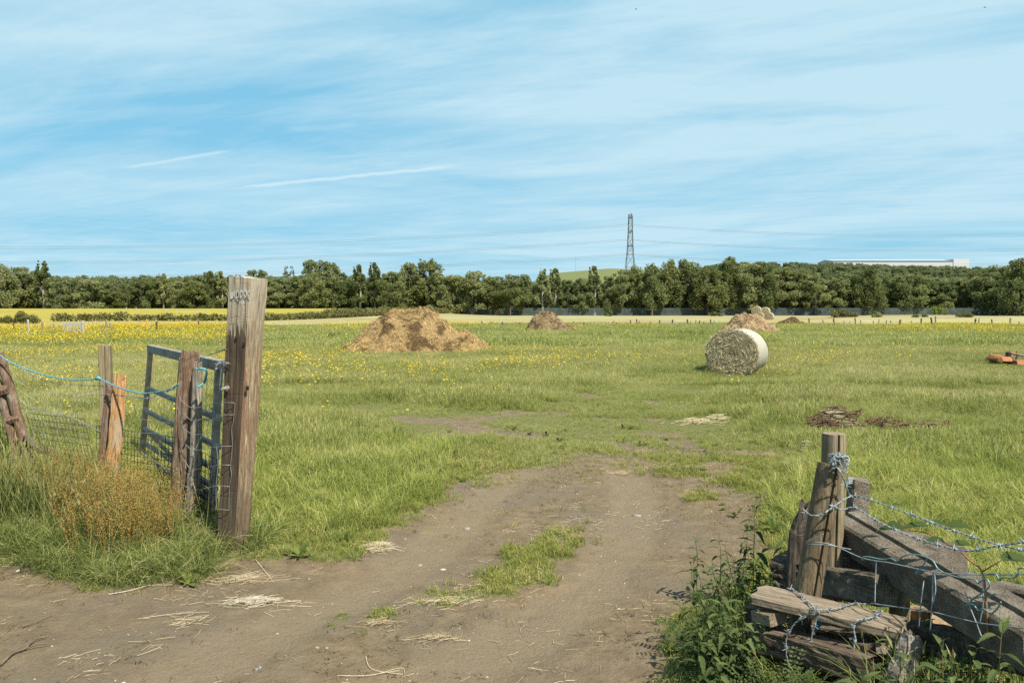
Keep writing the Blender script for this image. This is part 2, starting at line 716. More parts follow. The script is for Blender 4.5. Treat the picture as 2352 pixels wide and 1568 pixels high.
def contrail(pa, pb, width, amount):
    """a straight vapour trail: a band round the great circle through two sky directions"""
    a = Vector(ray(*pa)).normalized()
    b = Vector(ray(*pb)).normalized()
    nr = a.cross(b).normalized()
    mid = (a + b).normalized()
    half = a.angle(b) / 2
    al = nr.cross(mid)

    def dot(v):
        d = W_.n('ShaderNodeVectorMath', operation='DOT_PRODUCT')
        nv = W_.n('ShaderNodeVectorMath', operation='NORMALIZE')
        W_.link(tc, nv.inputs[0])
        W_.link(nv.outputs[0], d.inputs[0])
        d.inputs[1].default_value = v
        return d.outputs['Value']
    wob = W_.math('MULTIPLY', W_.math('SUBTRACT', W_.noise(tc, 22, 4, .6), .5), width * 1.8)
    across = W_.math('ABSOLUTE', W_.math('ADD', dot(nr), wob))
    along = W_.math('ABSOLUTE', dot(al))
    ar = W_.n('ShaderNodeMapRange', interpolation_type='SMOOTHSTEP')
    ar.inputs['From Min'].default_value = 0
    ar.inputs['From Max'].default_value = width
    ar.inputs['To Min'].default_value = 1
    ar.inputs['To Max'].default_value = 0
    W_.link(across, ar.inputs['Value'])
    lr = W_.n('ShaderNodeMapRange', interpolation_type='SMOOTHSTEP')
    lr.inputs['From Min'].default_value = half * .55
    lr.inputs['From Max'].default_value = half
    lr.inputs['To Min'].default_value = 1
    lr.inputs['To Max'].default_value = 0
    W_.link(along, lr.inputs['Value'])
    return W_.math('MULTIPLY', W_.math('MULTIPLY', ar.outputs[0], lr.outputs[0]), amount)


for ct in (((240, 394), (560, 340), .0036, .75), ((480, 437), (1120, 376), .0042, .95), ((680, 365), (1060, 345), .004, .35),
           ((820, 135), (1330, 25), .012, .30), ((640, 300), (850, 283), .006, .3), ((1380, 345), (1000, 385), .008, .25)):
    cm = W_.math('MAXIMUM', cm, W_.math('ADD', W_.math('MULTIPLY', cm, .5), contrail(*ct)))
skyc = W_.mix(.85, sky.outputs[0], (1.48, 3.95, 5.5))
SKY_GAIN = 1.0
cloudc = (4.2, 5.65, 6.25)
tot = W_.mix(W_.math('MULTIPLY', cm, .80), skyc, cloudc)
W_.link(tot, bg.inputs['Color'])
bg.inputs['Strength'].default_value = .061
W_.link(bg.outputs[0], wout.inputs['Surface'])

sc.view_settings.view_transform = 'Standard'
sc.view_settings.look = 'None'
sc.view_settings.gamma = 1
sc.view_settings.use_curve_mapping = False
sc.view_settings.exposure = 1.29
try:
    sc.cycles.max_bounces = 8
    sc.cycles.diffuse_bounces = 3
    sc.cycles.transmission_bounces = 4
    sc.cycles.transparent_max_bounces = 6
    sc.cycles.use_denoising = False
except Exception:
    pass

# ================================================================== GROUND
def axis(parts):
    out = []
    for a, b, s in parts:
        n = max(1, int(round((b - a) / s)))
        out += list(np.linspace(a, b, n, endpoint=False))
    return out


def geo(a, b, n):
    return list(np.geomspace(a, b, n))


xl = axis([(0, 6, .06), (6, 12, .25), (12, 40, 1.0), (40, 200, 5)]) + geo(200, 1500, 16)
XS = np.array([-v for v in xl[:0:-1]] + xl)
YS = np.array([-300, -80, -25] + axis([(-10, 2.4, .5), (2.4, 13, .06), (13, 40, .4), (40, 130, 1.2), (130, 300, 2.5), (300, 900, 12)]) + geo(900, 1500, 6))
gx, gy = np.meshgrid(XS, YS)
gz = hz(gx, gy)
flat_x, flat_y = gx.ravel(), gy.ravel()
bare = np.zeros(flat_x.shape)
near = (flat_y < 16) & (flat_y > -30) & (np.abs(flat_x) < 30)
bare[near] = bareness(flat_x[near], flat_y[near])
gzf = gz.ravel().copy()
# clods, hoof and wheel marks in the bare soil, a slight rise into the turf
nb = near & (flat_y > 2)
bx, by = flat_x[nb], flat_y[nb]
clod = (fbm(bx, by, .22, 61, 3) - .5) * .022 * bare[nb] + (1 - bare[nb]) * .02
WHEELS = [gp([(330, 1600), (560, 1480), (800, 1375), (980, 1270), (1110, 1150), (1215, 1070)]), gp([(900, 1620), (1180, 1470), (1360, 1350), (1450, 1240), (1470, 1140), (1430, 1065)])]


def wheel(x, y):
    d = np.full(np.shape(x), 9.0)
    for ln in WHEELS:
        for (x1, y1), (x2, y2) in zip(ln[:-1], ln[1:]):
            dx, dy = x2 - x1, y2 - y1
            t = np.clip(((x - x1) * dx + (y - y1) * dy) / (dx * dx + dy * dy), 0, 1)
            d = np.minimum(d, np.hypot(x - x1 - t * dx, y - y1 - t * dy))
    d = d + (fbm(x, y, .5, 181, 2) - .5) * .12
    return 1 - sstep(.13, .30, d)


whl = np.zeros(flat_x.shape)
whl[nb] = wheel(bx, by) * bare[nb]
clod = clod * (1 - .5 * whl[nb]) - whl[nb] * .022
rutd = (fbm(bx * .5 + by * .86, by * .2 - bx * .1, .35, 71, 2) - .5) * .02 * bare[nb]
gzf[nb] += clod + rutd

HEDGE = [(GT(a, b).x, GT(a, b).y) for a, b in ((-40, 742), (125, 738), (300, 737), (580, 737), (650, 735), (750, 731), (850, 726), (1000, 720), (1045, 719))]
hx_, hy_ = [p[0] for p in HEDGE], [p[1] for p in HEDGE]


def field_masks(x, y):
    px = 1176 + F * x / np.maximum(y, 1)
    n = (fbm(x, y, 14, 81, 3) - .5)
    edge = np.interp(px, [0, 600, 1000, 1300, 1880, 2400], [68, 70, 84, 92, 76, 72]) + n * 16
    tan = sstep(-4, 4, y - edge) * (1 - sstep(245, 262, y))
    hl = np.interp(x, hx_, hy_, left=hy_[0], right=1e6)
    yel = sstep(-3, 3, y - hl - 4) * (1 - sstep(262, 275, y)) * (x < hx_[-1] + 2)
    return tan * (1 - yel), yel


tan_, yel_ = field_masks(flat_x, flat_y)
nx, ny = len(XS), len(YS)
ii = np.arange(nx * ny).reshape(ny, nx)
quads = np.stack([ii[:-1, :-1], ii[:-1, 1:], ii[1:, 1:], ii[1:, :-1]], -1).reshape(-1, 4)
gm = bpy.data.meshes.new('ground')
gm.vertices.add(nx * ny)
gm.vertices.foreach_set('co', np.stack([flat_x, flat_y, gzf], 1).astype(np.float32).ravel())
gm.loops.add(quads.size)
gm.loops.foreach_set('vertex_index', quads.ravel().astype(np.int32))
gm.polygons.add(len(quads))
gm.polygons.foreach_set('loop_start', (np.arange(len(quads)) * 4).astype(np.int32))
gm.update(calc_edges=True)
gm.polygons.foreach_set('use_smooth', np.ones(len(quads), bool))
for nm, arr in (('bare', bare), ('tan', tan_), ('yel', yel_), ('whl', whl)):
    a = gm.attributes.new(nm, 'FLOAT', 'POINT')
    a.data.foreach_set('value', arr.astype(np.float32))

m = M('field_ground')
wv = m.coord('World')
wv2 = m.coord('World', (1, 1, 0))
n_f = m.noise(wv, 60, 5, .7)
n_m = m.noise(wv, 7, 5, .6)
n_l = m.noise(wv2, .9, 4, .6)
soil = m.ramp(n_m, [(.25, (.094, .069, .042)), (.5, (.140, .105, .066)), (.75, (.186, .145, .094))])
soil = m.mix(m.ramp(n_l, [(.42, 0.0), (.60, .65)]), soil, (.118, .099, .075))
soil = m.mix(m.math('MULTIPLY', m.attr('whl'), .55), soil, (.175, .138, .094))
soil = m.mix(m.ramp(n_f, [(.30, .55), (.45, 0.0)]), soil, (.045, .034, .022))
soil = m.mix(m.ramp(n_f, [(.68, 0.0), (.78, .6)]), soil, (.24, .20, .14))
n_h = m.noise(wv, 260, 3, .8)
soil = m.mix(m.ramp(n_h, [(.33, .6), (.42, 0.0)]), soil, (.06, .046, .03))
soil = m.mix(m.ramp(n_h, [(.62, 0.0), (.72, .55)]), soil, (.27, .23, .17))
thatch = m.ramp(m.noise(wv, 25, 4, .7), [(.3, (.06, .066, .022)), (.5, (.10, .105, .037)), (.7, (.16, .145, .07))])
far_g = m.ramp(m.noise(m.coord('World', (.6, .25, 0)), .5, 6, .65), [(.3, (.11, .13, .038)), (.5, (.155, .17, .055)), (.7, (.21, .205, .08))])
dist = m.n('ShaderNodeSeparateXYZ')
m.link(m.n('ShaderNodeNewGeometry').outputs['Position'], dist.inputs[0])
fy = m.n('ShaderNodeMapRange')
fy.inputs['From Min'].default_value = 25
fy.inputs['From Max'].default_value = 60
m.link(dist.outputs['Y'], fy.inputs['Value'])
grass_c = m.mix(fy.outputs[0], thatch, far_g)
hay = m.noise(m.coord('World', (.12, .5, 0)), .5, 6, .6)
tanc = m.ramp(hay, [(.32, (.16, .135, .07)), (.5, (.22, .185, .095)), (.66, (.26, .235, .12))])
tanc = m.mix(m.ramp(m.noise(m.coord('World', (.05, .12, 0)), .35, 3, .5), [(.45, 0.0), (.6, .8)]), tanc, (.25, .25, .12))
yelc = m.ramp(m.noise(m.coord('World', (.25, .5, 0)), .45, 6, .7), [(.32, (.13, .135, .035)), (.48, (.22, .19, .035)), (.66, (.31, .245, .04))])
hillf = m.n('ShaderNodeMapRange')
hillf.inputs['From Min'].default_value = 320
hillf.inputs['From Max'].default_value = 420
m.link(dist.outputs['Y'], hillf.inputs['Value'])
grass_c = m.mix(hillf.outputs[0], grass_c, (.105, .12, .048))
col = m.mix(m.attr('tan'), grass_c, tanc)
col = m.mix(m.attr('yel'), col, yelc)
bm = m.math('ADD', m.attr('bare'), m.math('MULTIPLY', m.math('SUBTRACT', m.noise(wv, 18, 4, .6), .5), .5))
bm = m.ramp(bm, [(.40, 0.0), (.58, 1.0)])
col = m.mix(bm, col, soil)
n_g = m.noise(wv, 190, 4, .75)
hh = m.math('ADD', m.math('ADD', m.math('MULTIPLY', n_f, .5), m.math('MULTIPLY', n_g, .35)), m.noise(wv, 24, 4, .65))
gmat = m.pbr(col, .95, 0, m.bump(hh, .8, .025), .12)
gm.materials.append(gmat)
go = bpy.data.objects.new('ground', gm)
COL.objects.link(go)
tag(go, 'bare earth track leading through rough meadow to far fields and hills', 'ground', kind='structure')

# height lookup on the real near ground
def gh(x, y):
    x = np.asarray(x, float)
    y = np.asarray(y, float)
    i = np.clip(np.searchsorted(XS, x) - 1, 0, nx - 2)
    j = np.clip(np.searchsorted(YS, y) - 1, 0, ny - 2)
    fx = (x - XS[i]) / (XS[i + 1] - XS[i])
    fy_ = (y - YS[j]) / (YS[j + 1] - YS[j])
    Z = gzf.reshape(ny, nx)
    return (Z[j, i] * (1 - fx) + Z[j, i + 1] * fx) * (1 - fy_) + (Z[j + 1, i] * (1 - fx) + Z[j + 1, i + 1] * fx) * fy_


def on_ground(px, py):
    p = GT(px, py)
    return Vector((p.x, p.y, float(gh(p.x, p.y))))

# ================================================================== GRASS AND GROUND COVER
G_STOPS = [(.08, (.088, .12, .028)), (.30, (.185, .23, .055)), (.50, (.29, .32, .086)), (.70, (.385, .375, .135)), (.92, (.55, .475, .25))]
mat_turf = m_grass('turf_blades', G_STOPS, .45, .45, 2.6, .5)
mat_meadow = m_grass('meadow_blades', [(.08, (.10, .13, .034)), (.32, (.22, .262, .07)), (.52, (.325, .35, .105)), (.72, (.43, .415, .175)), (.95, (.55, .485, .29))], .5, .16, .9, .5)
mat_bank = m_grass('bank_blades', [(.08, (.06, .09, .024)), (.38, (.125, .165, .045)), (.66, (.215, .24, .08)), (.95, (.40, .36, .18))], .42, .7, 3, .45)
mat_short = m_grass('short_blades', [(.08, (0.100, 0.124, 0.028)), (.32, (0.189, 0.212, 0.050)), (.54, (0.277, 0.283, 0.077)), (.76, (0.378, 0.342, 0.142)), (.95, (0.531, 0.437, 0.248))], .42, .8, 3.5, .5)

p_short = [proto('short_turf', *b3[:2], [mat_short], b3[2]) for b3 in
           [blades(16, .05, (.025, .075), .0045, (.3, 1.2), .14, 2, s) for s in range(4)]]
p_lush = [proto('lush_turf', *b3[:2], [mat_turf], b3[2]) for b3 in
          [blades(20, .05, (.10, .24), .0055, (.25, 1.0), .06, 4, 10 + s) for s in range(5)]]
p_mid = [proto('meadow_tuft', *b3[:2], [mat_meadow], b3[2]) for b3 in
         [blades(30, .09, (.12, .30), .006, (.15, .8), .12, 3, 20 + s, .10) for s in range(5)]]
p_far = [proto('meadow_patch', *b3[:2], [mat_meadow], b3[2]) for b3 in
         [blades(55, .24, (.14, .36), .013, (.1, .7), .15, 3, 30 + s, .15) for s in range(4)]]
p_vfar = [proto('meadow_sward', *b3[:2], [mat_meadow], b3[2]) for b3 in
          [blades(90, .65, (.15, .42), .035, (.1, .6), .18, 2, 40 + s) for s in range(3)]]


def wedge(y0, y1, dens, pad=.8, slope=.70):
    area = slope * (y1 * y1 - y0 * y0) + 2 * pad * (y1 - y0)
    n = int(area * dens)
    y = np.sqrt(RNG.uniform(0, 1, n) * (y1 * y1 - y0 * y0) + y0 * y0)
    x = RNG.uniform(-1, 1, n) * (slope * y + pad)
    return x, y


# keep-out discs round heaps and bale
KEEP = []


def keepmask(x, y):
    k = np.ones(len(x), bool)
    for (kx, ky, ka, kb) in KEEP:
        k &= ((x - kx) / ka) ** 2 + ((y - ky) / kb) ** 2 > 1
    return k


g_big = GT(943, 812)
g_mid = GT(1265, 766)
g_right = GT(1738, 769)
g_dark = GT(1822, 748)
KEEP += [(g_big.x, g_big.y + 1.0, 2.3, 1.9), (g_mid.x, g_mid.y + 1.2, 1.5, 1.1), (g_right.x, g_right.y + 1.4, 1.7, 1.3), (g_dark.x, g_dark.y + 1, 1.2, 1)]

# low grazed or flattened patches: before the bale, the mower and the harrow
LOW = [(GT(1600, 975).x, GT(1600, 975).y - .2, .8, .6), (GT(1650, 966).x, GT(1650, 966).y - .2, .5, .5), (GT(1690, 862).x, GT(1690, 862).y - 1.0, 1.3, 1.2), (GT(2320, 838).x, GT(2320, 838).y - 1.0, 2.2, 1.5), (GT(2030, 985).x, GT(2030, 985).y - .3, 1.5, .8),
       (g_big.x, g_big.y - .8, 2.6, 1.5)]


def clear_front(x, y):
    f = np.ones(len(x))
    for (a, b, c, d) in LOW:
        f = np.minimum(f, .30 + .70 * sstep(.6, 1.25, np.hypot((x - a) / c, (y - b) / d)))
    return f


# -- near turf
x, y = wedge(3.0, 10.4, 620)
b = bareness(x, y)
wr = worn(x, y)
bank = inpoly(x, y, BANK) > -.05
right = sstep(.2, 1.2, x - .22 * y)
keep = (RNG.uniform(0, 1, len(x)) > sstep(.25, .75, b)) & ~bank & (RNG.uniform(0, 1, len(x)) > .9 * sstep(7.2, 10.2, y))
lushp = (1 - wr) * (.35 + .65 * sstep(.35, .6, fbm(x, y, .8, 91, 3)))
isl = RNG.uniform(0, 1, len(x)) < lushp * .75
md = inpoly(x, y, MEDIAN) > -.12
isl &= ~md
k1 = keep & isl
hgt = (.45 + .65 * fbm(x, y, .9, 95, 3) + .15 * sstep(5.5, 9, y)) * (.45 + .55 * sstep(.25, .8, np.hypot(x + 1.75, y - 5.35)))
edge = sstep(0, .35, -inpoly(x, y, DIRT))
scatter('lush_grass', p_lush, x[k1], y[k1], gh(x[k1], y[k1]), (hgt * (.45 + .55 * edge))[k1] * RNG.uniform(.75, 1.25, k1.sum()), .18,
        label='bright lush grass growing beside the track and behind the tall gatepost', cat='grass')
k2 = keep & ~isl
scatter('short_grass', p_short, x[k2], y[k2], gh(x[k2], y[k2]), (np.where(md, .85, 1.0) * (.6 + .6 * fbm(x, y, .5, 96, 2)))[k2], .25,
        label='short trampled grass on the worn ground at the track edges', cat='grass')
x, y = wedge(3.1, 9.4, 150)
pr = (.30 * sstep(3.6, 6.0, y) + .60 * sstep(5.6, 8.2, y)) * sstep(.50, .70, fbm(x, y, .55, 171, 4)) * (1 - .6 * wheel(x, y) * (y < 6.5)) * (inpoly(x, y, DIRT) > 0)
k3 = RNG.uniform(0, 1, len(x)) < pr
scatter('trodden_sprigs', p_short, x[k3], y[k3], gh(x[k3], y[k3]), RNG.uniform(.3, .8, k3.sum()), .3,
        label='sparse green sprigs surviving on the trodden earth track', cat='grass')
# -- tongue of worn turf and middle distance
x, y = wedge(7.4, 17, 230)
b = bareness(x, y)
wr = worn(x, y)
keep = (RNG.uniform(0, 1, len(x)) > sstep(.3, .7, b)) & keepmask(x, y) & (RNG.uniform(0, 1, len(x)) < sstep(7.4, 10.0, y)) & ~(inpoly(x, y, BANK) > -.05)
hgt = (.24 + .50 * (1 - wr)) * (.5 + .95 * sstep(.3, .7, fbm(x, y, 1.3, 97, 3))) * clear_front(x, y)
scatter('meadow_grass', p_mid, x[keep], y[keep], gh(x[keep], y[keep]), hgt[keep], .18,
        label='rough meadow grass in the foreground of the field', cat='grass')
x, y = wedge(17, 32, 75)
keep = keepmask(x, y)
wr = worn(x, y)
hgt = (.34 + .36 * (1 - wr)) * (.55 + .8 * fbm(x, y, 2.2, 98, 3)) * clear_front(x, y)
scatter('meadow_grass', p_far, x[keep], y[keep], hz(x, y)[keep], hgt[keep], .15,
        label='rough meadow grass round the straw heap and bale', cat='grass')
x, y = wedge(32, 82, 7.5, 3)
tn, ye = field_masks(x, y)
keep = keepmask(x, y) & (RNG.uniform(0, 1, len(x)) > tn * 1.2) & (ye < .5)
hgt = (.55 + .8 * fbm(x, y, 7, 99, 3)) * .85
scatter('meadow_grass', p_vfar, x[keep], y[keep], hz(x, y)[keep], hgt[keep], .12,
        label='distant meadow grass before the far fence line', cat='grass')

# -- buttercups
mat_stem = m_noise('flower_stem', [(.3, (.07, .10, .02)), (.7, (.12, .14, .04))], 20, .8, 0, 0)
mpet = M('buttercup_petal')
mat_petal = mpet.leafy(mpet.ramp(mpet.n('ShaderNodeObjectInfo').outputs['Random'], [(0, (.50, .35, .015)), (1, (.66, .50, .03))]), .25)


def flowers(n, rad, hh, size, seed):
    rg = np.random.default_rng(seed)
    vs, fs, mi = [], [], []
    for i in range(n):
        a = rg.uniform(0, 6.28)
        r = rad * math.sqrt(rg.uniform())
        X, Y = r * math.cos(a), r * math.sin(a)
        H = rg.uniform(*hh)
        o = len(vs)
        s = .0025
        lx, ly = rg.normal(0, .03, 2)
        vs += [(X - s, Y, 0), (X + s, Y, 0), (X + lx, Y + ly, H)]
        fs.append((o, o + 1, o + 2))
        mi.append(0)
        tl, az = rg.uniform(.1, .7), rg.uniform(0, 6.28)
        rm = Matrix.Rotation(az, 3, 'Z') @ Matrix.Rotation(tl, 3, 'X')
        o = len(vs)
        vs.append((X + lx, Y + ly, H - .003))
        sz = size * rg.uniform(.7, 1.2)
        for k in range(10):
            an = 2 * math.pi * k / 10
            rr = sz * (1.0 if k % 2 else .72)
            q = rm @ Vector((rr * math.cos(an), rr * math.sin(an), .35 * rr))
            vs.append((X + lx + q.x, Y + ly + q.y, H + q.z))
        for k in range(10):
            fs.append((o, o + 1 + k, o + 1 + (k + 1) % 10))
            mi.append(1)
    return vs, fs, mi


p_but = []
for s in range(3):
    vs, fs, mi = flowers(4, .14, (.26, .44), .018, s)
    p_but.append(proto('buttercup', vs, fs, [mat_stem, mat_petal], None, mi))
p_butf = []
for s in range(3):
    vs, fs, mi = flowers(14, .75, (.28, .50), .024, 50 + s)
    p_butf.append(proto('buttercup_patch', vs, fs, [mat_stem, mat_petal], None, mi))
x, y = wedge(10, 28, 16)
dn = sstep(.42, .66, fbm(x, y, 3.2, 111, 3)) * (.22 + .75 * sstep(13, 24, y)) * (1 - worn(x, y))
dn = dn * np.where(x < -.26 * y, 1.5, 1.0) * np.where(x > .22 * y, .35, 1)
keep = (RNG.uniform(0, 1, len(x)) < dn) & keepmask(x, y) & ~(inpoly(x, y, BANK) > -.6)
scatter('buttercups', p_but, x[keep], y[keep], hz(x, y)[keep], RNG.uniform(.8, 1.15, keep.sum()), .1,
        label='scattered yellow buttercups in the meadow grass', cat='wild flowers')
x, y = wedge(26, 84, 4.6, 4)
px = 1176 + F * x / y
left = 1 - sstep(480, 620, px)
band = sstep(28, 40, y) * .55 + .75 * sstep(40, 55, y) * (1 - .4 * left)
patch = sstep(.44, .66, fbm(x, y, 9, 113, 3))
dn = band * (.05 + .50 * patch) * np.where(px > 1500, .5, .8) + left * sstep(27, 34, y) * (.20 + .55 * sstep(.38, .58, fbm(x, y, 6, 115, 3)))
tn, ye = field_masks(x, y)
keep = (RNG.uniform(0, 1, len(x)) < dn) & keepmask(x, y) & (tn < .6) & (ye < .5)
scatter('buttercup_drifts', p_butf, x[keep], y[keep], hz(x, y)[keep], RNG.uniform(.85, 1.2, keep.sum()), .05,
        label='drifts of yellow buttercups across the middle of the meadow', cat='wild flowers')

# -- bank of tall grass at the left, with sorrel
p_tall = [proto('tall_grass', *b3[:2], [mat_bank], b3[2]) for b3 in
          [blades(26, .07, (.22, .52), .006, (.12, .75), .07, 5, 60 + s, .12) for s in range(5)]]
p_lay = [proto('laid_grass', *b3[:2], [mat_bank], b3[2]) for b3 in
         [blades(26, .09, (.10, .24), .005, (.7, 1.7), .10, 4, 70 + s) for s in range(4)]]
x = RNG.uniform(-7.5, -1.2, 9000)
y = RNG.uniform(4.3, 8.2, 9000)
d = inpoly(x, y, BANK) + (fbm(x, y, .4, 121, 3) - .5) * .25
k = d > 0
x, y, d = x[k], y[k], d[k]
tallf = sstep(.15, .75, d)
srl = inpoly(x, y, SORREL) > -.1
nearpost = np.hypot(x + 1.85, y - 5.6) < .75
sel = (RNG.uniform(0, 1, len(x)) < .15 + .85 * tallf)
foot_ = np.hypot(x + 1.88, (y - 5.28) * .8)
sel &= RNG.uniform(0, 1, len(x)) < np.where(y > 6.6, .35, 1) * sstep(.10, .28, foot_)
hs_foot = .25 + .75 * sstep(.2, .75, foot_)
hs = (.35 + .72 * tallf) * (.7 + .5 * fbm(x, y, .6, 123, 2)) * np.where(srl, .95, 1) * np.where(nearpost, .30, 1) * np.where(y > 6.6, .7, 1) * hs_foot
scatter('bank_grass', p_tall, x[sel], y[sel], gh(x, y)[sel], hs[sel], .12,
        label='tall uncut grass along the foot of the old wire fence', cat='grass')
s2 = (~sel | (tallf < .5)) & (foot_ > .14)
scatter('bank_edge_grass', p_lay, x[s2], y[s2], gh(x, y)[s2], RNG.uniform(.6, 1.1, s2.sum()), .3,
        label='flattened grass and weeds at the front edge of the bank', cat='grass')

# seeding grass stalks at far left
def stalks(n, rad, L, seed):
    rg = np.random.default_rng(seed)
    mb = MB()
    tn = []
    for i in range(n):
        a, r = rg.uniform(0, 6.28), rad * rg.uniform() ** .5
        b0 = Vector((r * math.cos(a), r * math.sin(a), 0))
        ln = rg.uniform(*L)
        lean = Vector((rg.normal(0, .18), rg.normal(0, .18), 1)).normalized()
        bend = Vector((rg.normal(0, .12), rg.normal(0, .12), 0))
        pts = [b0 + lean * ln * t + bend * ln * t * t for t in (0, .3, .6, .8)]
        mb.tube(pts, [.0018, .0016, .0013, .001], 3, False)
        hd = [pts[-1] + (pts[-1] - pts[-2]).normalized() * ln * q for q in (0, .06, .13, .2)]
        c0 = len(mb.v)
        mb.tube(hd, [.0015, .0042, .0035, .0006], 4, False)
        for k in range(9):       # spikelets up the ear
            q = hd[0].lerp(hd[-1], k / 9)
            dv = Vector((rg.normal(), rg.normal(), 1.3)).normalized() * .016
            sd = Vector((-dv.y, dv.x, 0)).normalized() * .003
            mb.add([q - sd, q + sd, q + dv], [(0, 1, 2)])
    tn = list(np.random.default_rng(seed).uniform(.7, 1.3, len(mb.v)))
    return mb.v, mb.f, tn


p_stalk = [proto('seed_stalk', *b3[:2], [mat_bank], b3[2]) for b3 in [stalks(5, .10, (.45, .75), 80 + s) for s in range(4)]]
x = RNG.uniform(-5.4, -2.2, 900)
y = RNG.uniform(5.2, 7.4, 900)
d = inpoly(x, y, BANK)
k = (d > .25) & (RNG.uniform(0, 1, 900) < np.where(x < -3.1, .42, .08))
scatter('seeding_grass', p_stalk, x[k], y[k], gh(x[k], y[k]), RNG.uniform(.7, 1.05, k.sum()), .08,
        label='pale seeding grass stalks standing at the far left of the bank', cat='grass')

# sorrel: thin stems carrying whorls of rusty seeds
msor = M('sorrel_seed')
mat_sor = msor.leafy(msor.ramp(msor.math('ADD', msor.math('MULTIPLY', msor.attr('tint'), .7), msor.math('MULTIPLY', msor.n('ShaderNodeObjectInfo').outputs['Random'], .3)),
                               [(.05, (.16, .16, .05)), (.40, (.25, .19, .06)), (.72, (.31, .19, .065)), (.97, (.33, .15, .06))]), .25)


def sorrel(n, rad, L, seed):
    rg = np.random.default_rng(seed)
    vs, fs, tn = [], [], []
    for i in range(n):
        a, r = rg.uniform(0, 6.28), rad * rg.uniform() ** .5
        b0 = np.array([r * math.cos(a), r * math.sin(a), 0])
        ln = rg.uniform(*L)
        le = np.array([rg.normal(0, .16), rg.normal(0, .16), 1])
        tip = b0 + le * ln
        o = len(vs)
        tb = rg.uniform(0, .9)
        vs += [tuple(b0 + [-.0015, 0, 0]), tuple(b0 + [.0015, 0, 0]), tuple(tip)]
        tn += [tb] * 3
        fs.append((o, o + 1, o + 2))
        for br in range(4):
            t0 = rg.uniform(.4, .8)
            q0 = b0 + le * ln * t0
            dv = np.array([rg.normal(0, .5), rg.normal(0, .5), 1.4])
            dv = dv / np.linalg.norm(dv) * ln * rg.uniform(.15, .4)
            for k in range(13):
                q = q0 + dv * (k / 12) + rg.normal(0, .006, 3)
                s = rg.uniform(.003, .0055)
                u = rg.normal(0, 1, 3)
                u /= np.linalg.norm(u)
                v2 = np.cross(u, rg.normal(0, 1, 3))
                v2 /= np.linalg.norm(v2) + 1e-9
                o = len(vs)
                vs += [tuple(q - u * s), tuple(q + v2 * s * .8), tuple(q + u * s), tuple(q - v2 * s * .8)]
                tn += [tb] * 4
                fs.append((o, o + 1, o + 2, o + 3))
    return vs, fs, tn


p_sor = [proto('sorrel', *b3[:2], [mat_sor], b3[2]) for b3 in [sorrel(9, .10, (.30, .62), 90 + s) for s in range(5)]]
x = RNG.uniform(-4.2, -1.6, 2600)
y = RNG.uniform(5.0, 7.2, 2600)
sx_ = inpoly(x, y, SORREL)
d = inpoly(x, y, BANK)
pxs = 1176 + F * x / y
dn = np.where((pxs > 120) & (pxs < 400), .24, np.where((pxs > 40) & (pxs < 450), .10, 0)) * sstep(.22, .6, d)
k = RNG.uniform(0, 1, 2600) < dn
scatter('sorrel', p_sor, x[k], y[k], gh(x[k], y[k]), RNG.uniform(.75, 1.05, k.sum()), .08,
        label='rusty orange patch of seeding sorrel before the wire fence', cat='wild plants')

# broad weeds: docks, plantain rosettes at soil edges and in turf
mat_weed = m_grass('weed_leaf', [(.1, (.04, .065, .018)), (.45, (.085, .12, .03)), (.8, (.15, .165, .05))], .3, .8, 3, .4)


def rosette(n, L, wd, up, seed):
    rg = np.random.default_rng(seed)
    vs, fs, tn = [], [], []
    for i in range(n):
        az = 6.283 * i / n + rg.normal(0, .3)
        ln = rg.uniform(*L)
        wdl = ln * wd * rg.uniform(.8, 1.2)
        e = rg.uniform(*up)
        dx, dy = math.cos(az), math.sin(az)
        o = len(vs)
        t_ = rg.uniform(0, .9)
        prof = [(.0, .12, 0), (.3, .8, .8), (.6, 1.0, 1.0), (.85, .6, .75), (1.0, 0, .45)]
        for (t, wf, zf) in prof:
            c = np.array([dx * ln * t * math.cos(e), dy * ln * t * math.cos(e), .01 + ln * math.sin(e) * t * .6 + .25 * ln * zf * math.sin(e)])
            s = np.array([-dy, dx, 0]) * wdl * .5 * wf
            vs += [tuple(c - s + [0, 0, .15 * wdl * wf]), tuple(c), tuple(c + s + [0, 0, .15 * wdl * wf])]
            tn += [t_] * 3
        for k in range(4):
            q = o + 3 * k
            fs += [(q, q + 1, q + 4, q + 3), (q + 1, q + 2, q + 5, q + 4)]
    return vs, fs, tn


p_weed = [proto('broad_weed', *b3[:2], [mat_weed], b3[2]) for b3 in
          [rosette(7, (.06, .14), .38, (.2, .8), 100), rosette(9, (.05, .10), .5, (.1, .6), 101), rosette(6, (.10, .20), .32, (.3, .9), 102), rosette(8, (.03, .07), .6, (.2, .7), 103)]]
x, y = wedge(3.1, 11, 26)
dd = inpoly(x, y, DIRT)
pr = np.where((dd < .05) & (dd > -.45), .38, np.where(dd < -.4, .22, .0)) * sstep(.35, .6, fbm(x, y, .7, 131, 2)) * np.where(x > .2 * y, 1.3, 1)
k = RNG.uniform(0, 1, len(x)) < pr
scatter('broad_weeds', p_weed, x[k], y[k], gh(x[k], y[k]), RNG.uniform(.35, .8, k.sum()), .15,
        label='broad leaved docks and plantains among the grass and track edge', cat='weeds')

# -- loose straw litter, grit
mstr = M('straw')
mat_straw = mstr.pbr(mstr.ramp(mstr.math('ADD', mstr.math('MULTIPLY', mstr.attr('tint'), .6), mstr.math('MULTIPLY', mstr.n('ShaderNodeObjectInfo').outputs['Random'], .4)),
                               [(0, (.16, .12, .065)), (.5, (.29, .235, .14)), (1, (.43, .375, .26))]), .6, 0, None, .3)


